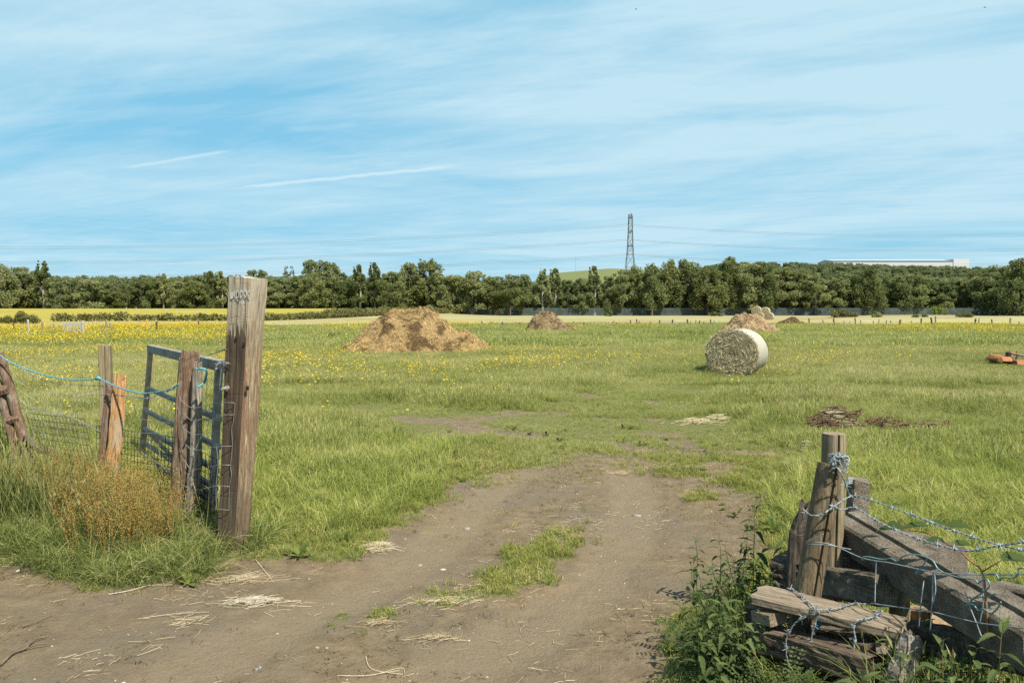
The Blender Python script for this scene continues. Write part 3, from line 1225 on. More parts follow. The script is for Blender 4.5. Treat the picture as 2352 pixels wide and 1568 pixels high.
def straws(n, rad, L, wd, flat, seed, spread=None):
    """lying bent straws; spread=(sx, sy) squeezes them into a heap"""
    rg = np.random.default_rng(seed)
    vs, fs, tn = [], [], []
    for i in range(n):
        az = rg.uniform(0, 6.283) if spread is None else rg.normal(0, .5) if rg.random() < .42 else rg.uniform(0, 6.283)
        ln = rg.uniform(*L)
        if spread is None:
            a, r = rg.uniform(0, 6.283), rad * rg.uniform() ** .5
            c = np.array([r * math.cos(a), r * math.sin(a), .003 + rg.uniform(0, flat)])
        else:
            c = np.array([rg.normal(0, spread[0]), rg.normal(0, spread[1]), 0])
            c[:2] *= rg.uniform(.3, 1.5)
            c[1] += .25 * spread[1] * math.sin(c[0] / spread[0] * 2.3 + seed)
            e = math.exp(-(c[0] / spread[0]) ** 2 / 2 - (c[1] / spread[1]) ** 2 / 2)
            c[2] = .004 + flat * e * rg.uniform(.1, 1)
        dx, dy = math.cos(az), math.sin(az)
        bend = rg.normal(0, .18)
        t_ = rg.uniform(0, 1)
        o = len(vs)
        lift = abs(rg.normal(0, .06)) * ln
        for k, t in enumerate((-.5, 0, .5)):
            q = c + np.array([dx * ln * t - dy * bend * ln * (t * t), dy * ln * t + dx * bend * ln * (t * t), lift * (t + .5)])
            vs += [tuple(q + np.array([-dy, dx, 0]) * wd * .5), tuple(q - np.array([-dy, dx, 0]) * wd * .5), tuple(q + np.array([0, 0, wd * .6]))]
            tn += [t_] * 3
        for k in range(2):
            q = o + 3 * k
            for (a_, b_) in ((0, 1), (1, 2), (2, 0)):
                fs.append((q + a_, q + b_, q + 3 + b_, q + 3 + a_))
    return vs, fs, tn


p_str = [proto('straw', *b3[:2], [mat_straw], b3[2]) for b3 in
         [straws(1, .01, (.04, .13), .0022, .004, 140), straws(2, .06, (.02, .07), .002, .006, 141), straws(4, .06, (.015, .05), .0018, .006, 142),
          straws(6, .09, (.015, .07), .0018, .01, 143)]]
x, y = wedge(3.0, 9.5, 110)
b = bareness(x, y)
dn = (.06 + .8 * sstep(.52, .75, fbm(x, y, .6, 151, 3))) * sstep(.25, .6, b) * (1 - .75 * wheel(x, y))
k = RNG.uniform(0, 1, len(x)) < dn
scatter('straw_litter', p_str, x[k], y[k], gh(x[k], y[k]) + .002, RNG.uniform(.6, 1.25, k.sum()), .06,
        label='pale bits of straw littering the bare earth track', cat='straw')
x, y = wedge(3.0, 9.5, 330)
k = RNG.uniform(0, 1, len(x)) < .42 * sstep(.3, .6, bareness(x, y)) * sstep(.42, .66, fbm(x, y, .55, 153, 4)) * (1 - .8 * wheel(x, y))
mat_dead = m_noise('dead_matter', [(.3, (.05, .04, .022)), (.6, (.10, .085, .04)), (.8, (.16, .13, .07))], 40, .9, 0, 0, 'World')
p_dead = [proto('dead_sprig', *b3[:2], [mat_dead], b3[2]) for b3 in
          [blades(6, .02, (.006, .030), .0036, (.9, 2.4), .5, 2, 160 + s) for s in range(3)]]
scatter('dead_sprigs', p_dead, x[k], y[k], gh(x[k], y[k]), RNG.uniform(.6, 1.4, k.sum()), .3,
        label='dark trodden sprigs of grass on the bare earth', cat='plant litter')


def pebble(seed, r=.01):
    rg = np.random.default_rng(seed)
    vs, fs = [], []
    n, mrows = 7, 4
    ph = rg.uniform(0, 6, 4)
    for i in range(mrows + 1):
        th = math.pi * i / mrows
        for k in range(n):
            an = 2 * math.pi * k / n
            rr = r * (1 + .22 * math.sin(2 * an + ph[0]) + .15 * math.sin(3 * an + ph[1] + th) + .1 * math.sin(5 * th + ph[2]))
            vs.append((rr * math.sin(th) * math.cos(an), rr * math.sin(th) * math.sin(an) * .8, rr * math.cos(th) * .55 + r * .25))
    for i in range(mrows):
        for k in range(n):
            fs.append((i * n + k, (i + 1) * n + k, (i + 1) * n + (k + 1) % n, i * n + (k + 1) % n))
    return vs, fs


mst = M('stone')
mat_stone = mst.pbr(mst.ramp(mst.math('ADD', mst.n('ShaderNodeObjectInfo').outputs['Random'], mst.math('MULTIPLY', mst.noise(mst.coord('Object'), 60, 4), .3)),
                             [(.1, (.11, .09, .065)), (.6, (.21, .18, .14)), (1.15, (.38, .35, .30))]), .9)
p_peb = [proto('grit', *pebble(s, .006), [mat_stone]) for s in range(4)]
x, y = wedge(2.9, 8.0, 130)
k = RNG.uniform(0, 1, len(x)) < (.25 + .6 * sstep(.5, .7, fbm(x, y, .8, 155, 3))) * sstep(.4, .7, bareness(x, y))
scatter('track_grit', p_peb, x[k], y[k], gh(x[k], y[k]) - .001, RNG.uniform(.25, 1.0, k.sum()) ** 1.5 * 1.1, .4,
        label='small grit and pebbles on the bare earth track', cat='gravel')

# ================================================================== STRAW AND MANURE HEAPS
ORD = ['first', 'second', 'third', 'fourth', 'fifth', 'sixth', 'seventh', 'eighth', 'ninth', 'tenth', 'eleventh', 'twelfth',
       'thirteenth', 'fourteenth', 'fifteenth', 'sixteenth', 'seventeenth', 'eighteenth', 'nineteenth', 'twentieth']


def m_heap(name, stops, dark, amount):
    m = M(name)
    v = m.coord('Object')
    f = m.noise(v, 16, 6, .7, .5)
    c = m.ramp(f, stops)
    b = m.noise(v, 1.6, 5, .65, .3)
    c = m.mix(m.math('MULTIPLY', m.ramp(b, [(.50, 0.0), (.60, 1.0)]), amount), c, dark)
    return m.pbr(c, .95, 0, m.bump(f, .8, .05), .1)


def m_heapstraw(name, lo, mid, hi, dark, amount):
    m = M(name)
    c = m.ramp(m.attr('tint'), [(0, lo), (.45, mid), (1, hi)])
    b = m.noise(m.coord('Object'), 1.6, 5, .65, .3)
    c = m.mix(m.math('MULTIPLY', m.ramp(b, [(.50, 0.0), (.60, 1.0)]), amount), c, dark)
    return m.leafy(c, .15)


def heap(name, base, sil, depth, mats, nstraw, seed, label, lump=.16, slen=(.10, .34), sw=.010):
    """sil: outline of the heap seen along Y as (x, z) in metres round the base"""
    root = empty(name, base, label=label, cat='straw heap')
    rg = np.random.default_rng(seed)
    sx = np.array([p[0] for p in sil])
    szz = np.array([p[1] for p in sil])
    n1, n2 = 150, 90
    us = np.linspace(sx[0] - .15, sx[-1] + .15, n1)
    vs_ = np.linspace(-1, 1, n2)
    U, V = np.meshgrid(us, vs_)
    mid = (sx[0] + sx[-1]) / 2
    half = (sx[-1] - sx[0]) / 2 + .15
    D = depth * np.sqrt(np.clip(1 - ((U - mid) / half) ** 2, .02, 1))
    Yl = V * D
    lumps = (fbm(U + 31 * seed, Yl, .55, seed, 3) - .5)
    wav = (fbm(U * .6 + Yl * .8, U * .8 - Yl * .6, .28, seed + 3, 3) - .5)
    S = np.interp(U + (fbm(U, Yl, .9, seed + 9) - .5) * .5 * (1 - np.abs(V) ** .5), sx, szz, left=0, right=0)
    prof = np.clip(1 - np.abs(V) ** 1.35, 0, 1) ** 1.0
    Z = S * prof + (lumps * lump * 2.4 + wav * lump * 1.3) * np.clip(S * prof * 3, 0, 1)
    Z = np.where(np.abs(V) > .97, -.15, Z)
    Z = Z - .04
    Xl = U + (fbm(U, Yl, .4, seed + 5) - .5) * lump * 1.2
    pts = np.stack([Xl, Yl, Z], -1).reshape(-1, 3)
    id_ = np.arange(n1 * n2).reshape(n2, n1)
    fq = np.stack([id_[:-1, :-1], id_[:-1, 1:], id_[1:, 1:], id_[1:, :-1]], -1).reshape(-1, 4)
    b = np.array(base)
    link_mesh('heap_body', pts + b, fq.tolist(), mats[0], root, smooth=True)
    # strands lying over the surface
    gzx = np.gradient(Z, us, axis=1)
    i1 = rg.integers(2, n1 - 2, nstraw)
    j1 = rg.integers(2, n2 - 2, nstraw)
    ok = (Z[j1, i1] > .0) & (V[j1, i1] < .55)
    i1, j1 = i1[ok], j1[ok]
    sv, sf, st = [], [], []
    for i, j in zip(i1, j1):
        ln = rg.uniform(*slen)
        # local surface tangents
        du = np.array([Xl[j, i + 1] - Xl[j, i - 1], 0, Z[j, i + 1] - Z[j, i - 1]])
        dv = np.array([Xl[j + 1, i] - Xl[j - 1, i], Yl[j + 1, i] - Yl[j - 1, i], Z[j + 1, i] - Z[j - 1, i]])
        du = du / (np.linalg.norm(du) + 1e-9)
        dv = dv / (np.linalg.norm(dv) + 1e-9)
        nr = np.cross(du, dv)
        nr = nr / (np.linalg.norm(nr) + 1e-9)
        a = rg.normal(-.9 if rg.random() < .6 else .6, .9) + 3 * (lumps[j, i])
        d = du * math.cos(a) + dv * math.sin(a)
        sd = np.cross(nr, d)
        c = np.array([Xl[j, i], Yl[j, i], Z[j, i]]) + nr * .012
        kink = rg.normal(0, .35)
        o = len(sv)
        wd = sw * rg.uniform(.6, 1.4)
        lift = rg.uniform(.0, .25)
        t_ = np.clip(rg.normal(.5, .25), 0, 1)
        for k, t in enumerate((-.5, -.1, .25, .5)):
            q = c + d * ln * t + sd * kink * ln * t * t + nr * ln * (lift * (1 - (2 * t) ** 2) * .4) + b
            sv += [tuple(q - sd * wd * .5), tuple(q + sd * wd * .5 + nr * wd * .4)]
            st += [t_, t_]
        for k in range(3):
            q = o + 2 * k
            sf.append((q, q + 1, q + 3, q + 2))
    link_mesh('loose_straw', sv, sf, mats[1], root, tint=st)
    return root


DK = (.045, .03, .016)
gold = (m_heap('straw_heap', [(.28, (.085, .054, .024)), (.5, (.22, .15, .07)), (.72, (.34, .25, .13))], DK, .8),
        m_heapstraw('straw_strand', (.15, .098, .044), (.32, .222, .105), (.47, .355, .19), (.075, .05, .027), .85))
brown = (m_heap('manure_heap', [(.28, (.065, .045, .025)), (.5, (.15, .105, .06)), (.72, (.26, .19, .11))], DK, .85),
         m_heapstraw('manure_strand', (.09, .065, .036), (.21, .155, .09), (.36, .28, .17), (.06, .042, .024), .7))
pinkish = (m_heap('old_straw_heap', [(.28, (.12, .08, .045)), (.5, (.25, .175, .105)), (.72, (.36, .265, .16))], DK, .7),
           m_heapstraw('old_straw_strand', (.17, .115, .065), (.32, .23, .14), (.45, .34, .21), (.085, .055, .032), .6))
darkm = (m_heap('dark_manure', [(.28, (.035, .024, .016)), (.5, (.08, .052, .034)), (.72, (.14, .095, .06))], (.03, .02, .014), .6),
         m_heapstraw('dark_manure_strand', (.045, .03, .02), (.10, .068, .042), (.19, .135, .085), (.035, .025, .016), .6))


def sil(px0, py0, Y, pts, zb):
    k = Y / F
    return [((a - px0) * k, max(0, (py0 - b_) * k)) for a, b_ in pts]


gb = Vector((g_big.x, g_big.y + 1.2, 0))
heap('straw_heap', gb, sil(943, 805, gb.y, [(772, 805), (790, 790), (812, 772), (838, 748), (862, 725), (884, 706), (900, 704), (925, 708), (955, 702), (980, 708), (1004, 727), (1028, 750), (1052, 758), (1070, 763), (1092, 780), (1114, 802)], 0),
     2.1, gold, 17000, 3, 'large golden straw and manure heap left of centre in the meadow', .22)
g2 = Vector((g_mid.x, g_mid.y + .9, float(hz(g_mid.x, g_mid.y))))
heap('manure_heap', g2, sil(1265, 764, g2.y, [(1196, 764), (1210, 752), (1232, 726), (1248, 718), (1268, 718), (1285, 727), (1300, 742), (1320, 753), (1336, 763)], 0),
     1.7, brown, 7000, 5, 'smaller brown manure heap between the golden heap and the round bale', .16, (.12, .4), .02)
g3 = Vector((g_right.x, g_right.y + 1.1, float(hz(g_right.x, g_right.y))))
heap('straw_heap', g3, sil(1738, 768, g3.y, [(1656, 768), (1675, 752), (1690, 738), (1706, 724), (1720, 716), (1745, 719), (1762, 733), (1780, 741), (1797, 755), (1814, 767)], 0),
     1.9, pinkish, 8000, 8, 'pale brown straw heap standing just behind the round bale', .18, (.12, .4), .02)
g4 = Vector((g_dark.x, g_dark.y + .6, float(hz(g_dark.x, g_dark.y))))
heap('manure_heap', g4, sil(1822, 747, g4.y, [(1785, 747), (1800, 738), (1815, 730), (1830, 729), (1845, 737), (1860, 747)], 0),
     1.2, darkm, 3500, 12, 'low dark manure heap to the right of the pale straw heap', .16, (.12, .4), .03)

# ================================================================== ROUND BALES
mb_ = M('bale_hay')
bv = mb_.coord('Object')
bf = mb_.noise(bv, 22, 6, .7, .6)
bc = mb_.ramp(bf, [(.28, (.09, .07, .038)), (.46, (.22, .18, .10)), (.62, (.35, .30, .185)), (.78, (.48, .43, .30))])
mat_hay = mb_.pbr(bc, .95, 0, mb_.bump(bf, .8, .03), .1)
mh = M('bale_strand')
mat_haystrand = mh.leafy(mh.ramp(mh.attr('tint'), [(0, (.15, .12, .065)), (.4, (.34, .285, .17)), (.75, (.50, .44, .29)), (1, (.64, .59, .45))]), .15)
mn = M('net_wrap')
nv = mn.coord('Object', (1, 1, 1))
nn = mn.noise(mn.coord('Object', (14, 30, 14)), 3, 6, .75)
nc = mn.ramp(nn, [(.30, (.13, .12, .085)), (.44, (.25, .24, .19)), (.56, (.345, .34, .285)), (.72, (.42, .425, .375))])
mat_net = mn.pbr(nc, .6, 0, mn.bump(nn, .5, .01), .3)


def make_bale(root, rad, length, strands, seed, faces=(1,)):
    """bale lying with its axis along local Y; faces: which ends get strands"""
    rg = np.random.default_rng(seed)
    mb = MB()
    n = 56
    for end in (-1, 1):
        rings = []
        for k in range(13):
            r = rad * k / 12
            ring = []
            for i in range(n):
                an = 2 * math.pi * i / n
                rr = max(r, .004)
                yy = end * (length / 2 + .035 * (1 - (k / 12) ** 3) + .05 * (float(fbm(rr * math.cos(an) + 3 + end, rr * math.sin(an), .18, seed)) - .5) * (1 if k < 12 else 0))
                ring.append((rr * math.cos(an), yy, rad + rr * math.sin(an) * (1 - .03 * (math.sin(an) < 0))))
            rings.append(ring)
        o = MB()
        o.loft(rings, caps=False)
        mb.add(o.v, [f[::-1] if end > 0 else f for f in o.f])
    mb.build('hay_core', mat_hay, root, smooth=True)
    rings = []
    m2 = 16
    for k in range(m2 + 1):
        t = k / m2
        e = min(t, 1 - t) * length
        ring = []
        for i in range(n):
            an = 2 * math.pi * i / n
            bul = rad * (1 + .012 * math.sin(3 * an + seed) + .010 * math.sin(9 * t + 2 * an)) + .006 + (float(vnoise(an * 6 + 50, t * 9, 1, seed)) - .5) * .014
            bul -= .03 * max(0, 1 - e / .05) ** 2
            ring.append((bul * math.cos(an), (t - .5) * length, rad + bul * math.sin(an) * (1 - .03 * (math.sin(an) < 0))))
        rings.append(ring)
    nb_ = MB()
    nb_.loft(rings, caps=False)
    nb_.build('net_wrap', mat_net, root, smooth=True)
    if strands:
        sv, sf, st = [], [], []
        for end in faces:
            for i in range(strands):
                r = rad * rg.uniform(.02, 1.0) ** .55
                an = rg.uniform(0, 6.283)
                curl = rg.normal(0, .35) if rg.random() < .75 else rg.normal(0, 1.3)
                ln = rg.uniform(.06, .22)
                c = np.array([r * math.cos(an), end * (length / 2 + .035 * (1 - (r / rad) ** 3) + rg.uniform(.0, .035)), rad + r * math.sin(an)])
                tdir = np.array([-math.sin(an + curl), rg.normal(0, .18) * end, math.cos(an + curl)])
                sd = np.array([math.cos(an + curl), 0, math.sin(an + curl)])
                wd = rg.uniform(.0016, .0048)
                tl_ = rg.uniform(-1, 1)
                o = len(sv)
                t_ = np.clip(rg.normal(.5, .28), 0, 1)
                for t in (-.5, 0, .5):
                    q = c + tdir * ln * t - sd * (ln * t) ** 2 / max(r, .1) * .5
                    sv += [tuple(q - sd * wd), tuple(q + sd * wd + np.array([0, end * wd * tl_, 0]))]
                    st += [t_, t_]
                sf += [(o, o + 1, o + 3, o + 2), (o + 2, o + 3, o + 5, o + 4)]
        ob = link_mesh('straw_ends', np.array(sv) + np.array(ORIG[root.name]), sf, mat_haystrand, root, tint=st)


def bale_at(base, face_dir, rad, length, strands, seed, label, group=None):
    o = Vector(base)
    root = empty('round_bale', (0, 0, 0), label=label, cat='hay bale', group=group)
    make_bale(root, rad, length, strands, seed, (-1,))
    root.location = o
    root.rotation_euler = (0, 0, math.atan2(face_dir[1], face_dir[0]) + math.pi / 2)
    root.scale = (1.07, 1, 1)
    return root


gbale = GT(1690, 862)
bale_at((gbale.x + .16, gbale.y + .42, -.07), (-.50, -.87), .60, 1.2, 11000, 4, 'round hay bale in white net wrap standing in the near meadow')

gs = GT(1756, 739)
by_ = gs.y + 12
for i, (px, py, lab) in enumerate([(1744, 727, 'lower left round bale of the stack behind the pale straw heap'),
                                   (1766.5, 727.5, 'lower right round bale of the stack behind the pale straw heap'),
                                   (1739, 713.5, 'upper left round bale of the stack behind the pale straw heap'),
                                   (1758.5, 715.5, 'upper right round bale of the stack behind the pale straw heap')]):
    rb = 10.3 * by_ / F
    c = P(px, py, by_)
    bale_at((c.x, by_ + .1 * i, c.z - rb), (-.45, -.9), rb, 1.2, 500, 20 + i, lab, 'bales stacked behind the straw heap')
# more of the stack, hidden under the upper two: the bale they rest on
for i, px in enumerate((1752.5, 1731)):
    rb = 10.3 * by_ / F
    c = P(px, 729, by_ + 1.5)
    bale_at((c.x, by_ + 1.6, c.z - rb), (-.45, -.9), rb, 1.2, 0, 30 + i, ['round bale half hidden at the back of the stack, inner one', 'round bale half hidden at the back of the stack, outer left one'][i], 'bales stacked behind the straw heap')

# ================================================================== FAR FENCE POSTS
mat_postgrey = m_noise('weathered_post', [(.3, (.09, .075, .055)), (.5, (.19, .165, .13)), (.7, (.30, .27, .22))], 9, .9, 0, .4, 'Object', (6, 6, 1))
mat_postdark = m_noise('dark_post', [(.3, (.03, .026, .022)), (.7, (.085, .07, .055))], 9, .9, 0, .4, 'Object', (6, 6, 1))
mat_postwhite = m_noise('pale_post', [(.3, (.22, .215, .19)), (.7, (.36, .355, .32))], 9, .8, 0, .3, 'Object', (6, 6, 1))
mat_postorange = m_noise('orange_post', [(.3, (.38, .20, .05)), (.7, (.55, .32, .09))], 9, .8, 0, .3, 'Object', (6, 6, 1))
mat_wire = m_noise('fence_wire', [(.3, (.15, .16, .16)), (.7, (.30, .32, .33))], 30, .5, .6, 0)

FAR = [  # px, py top, py base, lean in px at the top, look, thickness factor
    (35, 741, 768, -4, 'dark', 1), (68, 734, 775, -2, 'white', 1.3), (101, 739, 774, -2, 'grey', 1.1), (124, 744, 771, 0, 'grey', 1.1),
    (243, 738, 768, 2, 'grey', 1.1), (249, 741, 770, 5, 'grey', .9), (274, 741, 750, 0, 'white', .9), (323, 738, 750, 0, 'white', .9), (338, 733, 764, 0, 'orange', 1.0),
    (357, 738, 770, 3, 'dark', 1.2), (388, 741, 751, 0, 'grey', .8), (456, 737, 760, 1, 'dark', .9), (492, 742, 758, 0, 'grey', .9),
    (645, 746, 763, 0, 'grey', .9), (660, 742, 752, 0, 'white', .8), (674, 742, 752, 0, 'white', .8), (691, 744, 753, 1, 'dark', .9), (730, 748, 757, -6, 'dark', 1), (755, 745, 758, 1, 'grey', 1),
    (772, 743, 753, 0, 'grey', .9), (781, 741, 755, 0, 'white', .9), (800, 741, 757, 0, 'white', .9), (814, 743, 750, -2, 'dark', 1),
    (1023, 741, 748, 0, 'grey', .9), (1075, 740, 746, 0, 'dark', .8), (1107, 737, 746, 0, 'dark', 1), (1154, 739, 752, 0, 'dark', 1), (1183, 742, 749, 0, 'grey', .9), (1195, 740, 750, -1, 'dark', .9), (1201, 741, 750, 1, 'grey', .9),
    (1317, 738, 747, 0, 'dark', .9), (1335, 740, 750, 0, 'grey', .9), (1342, 741, 752, -1, 'dark', 1), (1349, 741, 750, -2, 'dark', .9), (1360, 741, 750, 0, 'grey', .9), (1386, 738, 750, -2, 'white', .9), (1396, 739, 749, 2, 'grey', .9),
    (1405, 739, 749, 1, 'dark', .9), (1409, 737, 748, 1, 'dark', .9), (1422, 741, 749, -4, 'dark', 1), (1438, 738, 749, 0, 'grey', .9), (1449, 735, 748, -1, 'dark', 1.2), (1463, 733, 747, -1, 'dark', 1.1), (1469, 736, 746, -1, 'grey', .9), (1494, 737, 747, 0, 'grey', .9),
    (1515, 735, 746, 0, 'dark', 1.2), (1543, 734, 748, 2, 'dark', 1.3), (1579, 733, 748, -1, 'dark', 1.1), (1586, 737, 746, 0, 'grey', .9), (1599, 735, 746, -1, 'grey', .9), (1607, 736, 749, 0, 'dark', 1.1), (1617, 737, 746, 0, 'grey', .9), (1632, 733, 747, 0, 'dark', 1.1), (1641, 736, 745, 0, 'grey', .9), (1651, 737, 745, 0, 'grey', .8),
    (1858, 731, 747, 0, 'dark', 1), (1892, 734, 746, -3, 'dark', .9), (1915, 731, 746, 0, 'dark', 1.1), (1939, 737, 746, 0, 'grey', 1), (1952, 737, 745, 0, 'grey', .8), (1966, 730, 745, -3, 'dark', 1.1), (1977, 735, 745, 0, 'grey', .9), (2006, 736, 745, 0, 'grey', .8), (2018, 733, 745, 1, 'grey', .9), (2036, 735, 744, -1, 'dark', .9), (2047, 735, 744, -1, 'grey', .9), (2066, 734, 747, 2, 'dark', 1.5),
    (2094, 736, 745, -1, 'grey', .8), (2116, 731, 749, 0, 'dark', 1.1), (2143, 729, 751, -5, 'dark', 1.3), (2149, 726, 751, 0, 'grey', 1.2), (2240, 732, 750, 1, 'dark', 1.3), (2246, 731, 749, 2, 'grey', 1), (2278, 733, 749, 0, 'dark', 1.1), (2321, 730, 749, 0, 'grey', 1.3), (2341, 738, 750, 0, 'grey', 1.2)]
LMK = [(-50, 'the left meadow edge'), (182, 'the white slatted gate'), (338, 'the orange pole'), (575, 'the tall gatepost'), (1108, 'the golden straw heap'),
       (1336, 'the smaller brown heap'), (1530, 'the wire gate'), (1860, 'the low dark heap'), (2149, 'the crossed posts')]
LOOK = {'dark': (mat_postdark, 'thin dark'), 'grey': (mat_postgrey, 'weathered grey'), 'white': (mat_postwhite, 'pale whitish'), 'orange': (mat_postorange, 'orange')}
cnt = {}
far_tops = []
for (px, pt, pb, ln, look, th) in sorted(FAR):
    g = GT(px, pb + 1.2)
    k = g.y / F
    hgt = (pb + 1.2 - pt) * k
    lm = [nm for (a, nm) in LMK if a < px][-1]
    cnt[lm] = cnt.get(lm, 0) + 1
    top = Vector((g.x + ln * k, g.y + random.uniform(-.05, .05), g.z + hgt))
    b0 = Vector((g.x, g.y, g.z - .15))
    mb = MB()
    r = .048 * th * random.uniform(.9, 1.15) * (1 if g.y < 60 else 1.25)
    mb.tube([b0, b0.lerp(top, .5) + Vector((random.uniform(-.02, .02), 0, 0)), b0.lerp(top, .97), top], [r * 1.05, r, r * .95, r * .7], 7)
    lab = f'{LOOK[look][1]} far fence post, {ORD[cnt[lm] - 1]} right of {lm}' if look != 'orange' else 'bright orange pole standing alone among the far fence posts'
    mb.build('fence_post', LOOK[look][0], None, b0 + Vector((0, 0, .15)), label=lab, cat='fence post', group='posts along the far side of the meadow')
    far_tops.append((px, g, hgt, top))
# single sagging wires strung between neighbouring posts
runs, cur = [], [far_tops[0]]
for a, b in zip(far_tops[:-1], far_tops[1:]):
    if abs(a[1].y - b[1].y) < 12 and (b[1] - a[1]).length < 9:
        cur.append(b)
    else:
        runs.append(cur)
        cur = [b]
runs.append(cur)
wcount = {}
for run in runs:
    if len(run) < 3:
        continue
    lm = [nm for (a, nm) in LMK if a < run[0][0]][-1]
    wcount[lm] = wcount.get(lm, 0) + 1
    for f, wn in ((.45, 'lower'), (.85, 'upper')):
        wl = MB()
        pts = []
        for a, b in zip(run[:-1], run[1:]):
            pa, pb_ = a[1].lerp(a[3], f), b[1].lerp(b[3], f)
            pts += [pa, (pa + pb_) / 2 - Vector((0, 0, .05))]
        pts.append(run[-1][1].lerp(run[-1][3], f))
        wl.tube(pts, .006, 3, False)
        wl.build('fence_wire', mat_wire, None, pts[0], label=f'{wn} wire on {len(run)} far posts, {ORD[wcount[lm] - 1]} stretch right of {lm}', cat='fence wire')

# white slatted hurdle gate at far left
g = GT(160, 774)
k = g.y / F
root = empty('slatted_gate', g, label='white wooden slatted gate standing among the buttercups at far left', cat='gate')
for i, (a, t, b) in enumerate(((147, 739, 772), (155, 737, 773), (162, 739, 774), (170, 740, 774), (177, 739, 774), (186, 740, 774))):
    mb = MB()
    h = (b - t) * k
    mb.box((g.x + (a - 160) * k, g.y, g.z + h / 2), (.10, .03, h), Matrix.Rotation(.05, 3, 'Y'), .006)
    mb.build('slat', mat_postwhite, root)
for z in (745, 759):
    mb = MB()
    mb.box((g.x + 7 * k, g.y + .035, g.z + (774 - z) * k), (44 * k, .04, .09), None, .006)
    mb.build('rail', mat_postwhite, root)
mb = MB()
mb.tube([(g.x + 29 * k, g.y, g.z - .1), (g.x + 32 * k, g.y, g.z + 35 * k), (g.x + 32.2 * k, g.y, g.z + 37 * k)], [.085, .08, .06], 8)
mb.build('hanging_post', mat_postwhite, root)
# small wire gate by the brown heap
g = GT(1530, 748)
k = g.y / F
root = empty('wire_gate', g, label='low grey wire gate in the far fence between brown heap and bale', cat='gate')
mb = MB()
for z in (2, 5.5, 8.5):
    mb.tube([(g.x - 12 * k, g.y, g.z + z * k), (g.x + 11 * k, g.y, g.z + (z + .8) * k)], .022, 5)
mb.build('rail', mat_postwhite, root)
for xx in (-12, -4, 4, 11):
    mb = MB()
    mb.tube([(g.x + xx * k, g.y, g.z), (g.x + xx * k, g.y, g.z + 10 * k)], .02, 5)
    mb.build('upright', mat_postgrey, root)

# white paddock posts before the wood at the left
for i in range(9):
    px = 290 + i * 23
    g = GT(px, 714 + i * .45)
    k = g.y / F
    mb = MB()
    mb.box((g.x, g.y, g.z + 3.4 * k), (.20, .16, 7.5 * k), None, .02)
    mb.build('paddock_post', mat_postwhite, None, g, label=f'small white post before the wood, {ORD[i]} from the left in its row of nine', cat='fence post', group='white posts before the left wood')

# ================================================================== TREES
m = M('tree_leaves')
oi = m.n('ShaderNodeObjectInfo').outputs['Random']
f = m.math('ADD', m.math('MULTIPLY', m.attr('tint'), .42), m.math('MULTIPLY', oi, .52))
c = m.ramp(f, [(.08, (.092, .118, .050)), (.35, (.145, .175, .072)), (.6, (.20, .23, .10)), (.85, (.29, .305, .15))])
c = m.mix(m.ramp(m.math('FRACT', m.math('MULTIPLY', oi, 7.3)), [(.3, 0.0), (1.0, .4)]), c, m.mix(1.0, c, (1.2, 1.0, .78), 'MULTIPLY'))
mat_leaf = m.leafy(c, .45)
m = M('far_tree_leaves')
oi = m.n('ShaderNodeObjectInfo').outputs['Random']
f = m.math('ADD', m.math('MULTIPLY', m.attr('tint'), .5), m.math('MULTIPLY', oi, .4))
c = m.ramp(f, [(.08, (.115, .145, .068)), (.4, (.165, .195, .092)), (.85, (.23, .255, .13))])
mat_leaf_far = m.leafy(c, .4)
m = M('bright_leaves')
c = m.ramp(m.attr('tint'), [(0, (.10, .13, .03)), (1, (.24, .27, .07))])
mat_leaf_bright = m.leafy(c, .35)
mat_bark = m_noise('bark', [(.3, (.05, .042, .034)), (.7, (.13, .11, .09))], 6, .95, 0, .5, 'Object', (5, 5, 1))
mat_bark_pale = m_noise('pale_bark', [(.3, (.16, .14, .12)), (.7, (.34, .31, .27))], 6, .9, 0, .5, 'Object', (5, 5, 1))


def cards(rg, c, n, size, jit=1.0, droop=0):
    """n pointed leaf sprays round the centres c"""
    u = rg.normal(0, 1, (n, 3))
    u[:, 2] -= droop
    u /= np.linalg.norm(u, axis=1)[:, None]
    v = np.cross(u, rg.normal(0, 1, (n, 3)))
    v /= np.linalg.norm(v, axis=1)[:, None] + 1e-9
    s = size * rg.uniform(.55, 1.35, n)[:, None]
    p = np.stack([c - u * s * .6, c + v * s * .38, c + u * s * .75, c - v * s * .34], 1)
    return p.reshape(-1, 3)


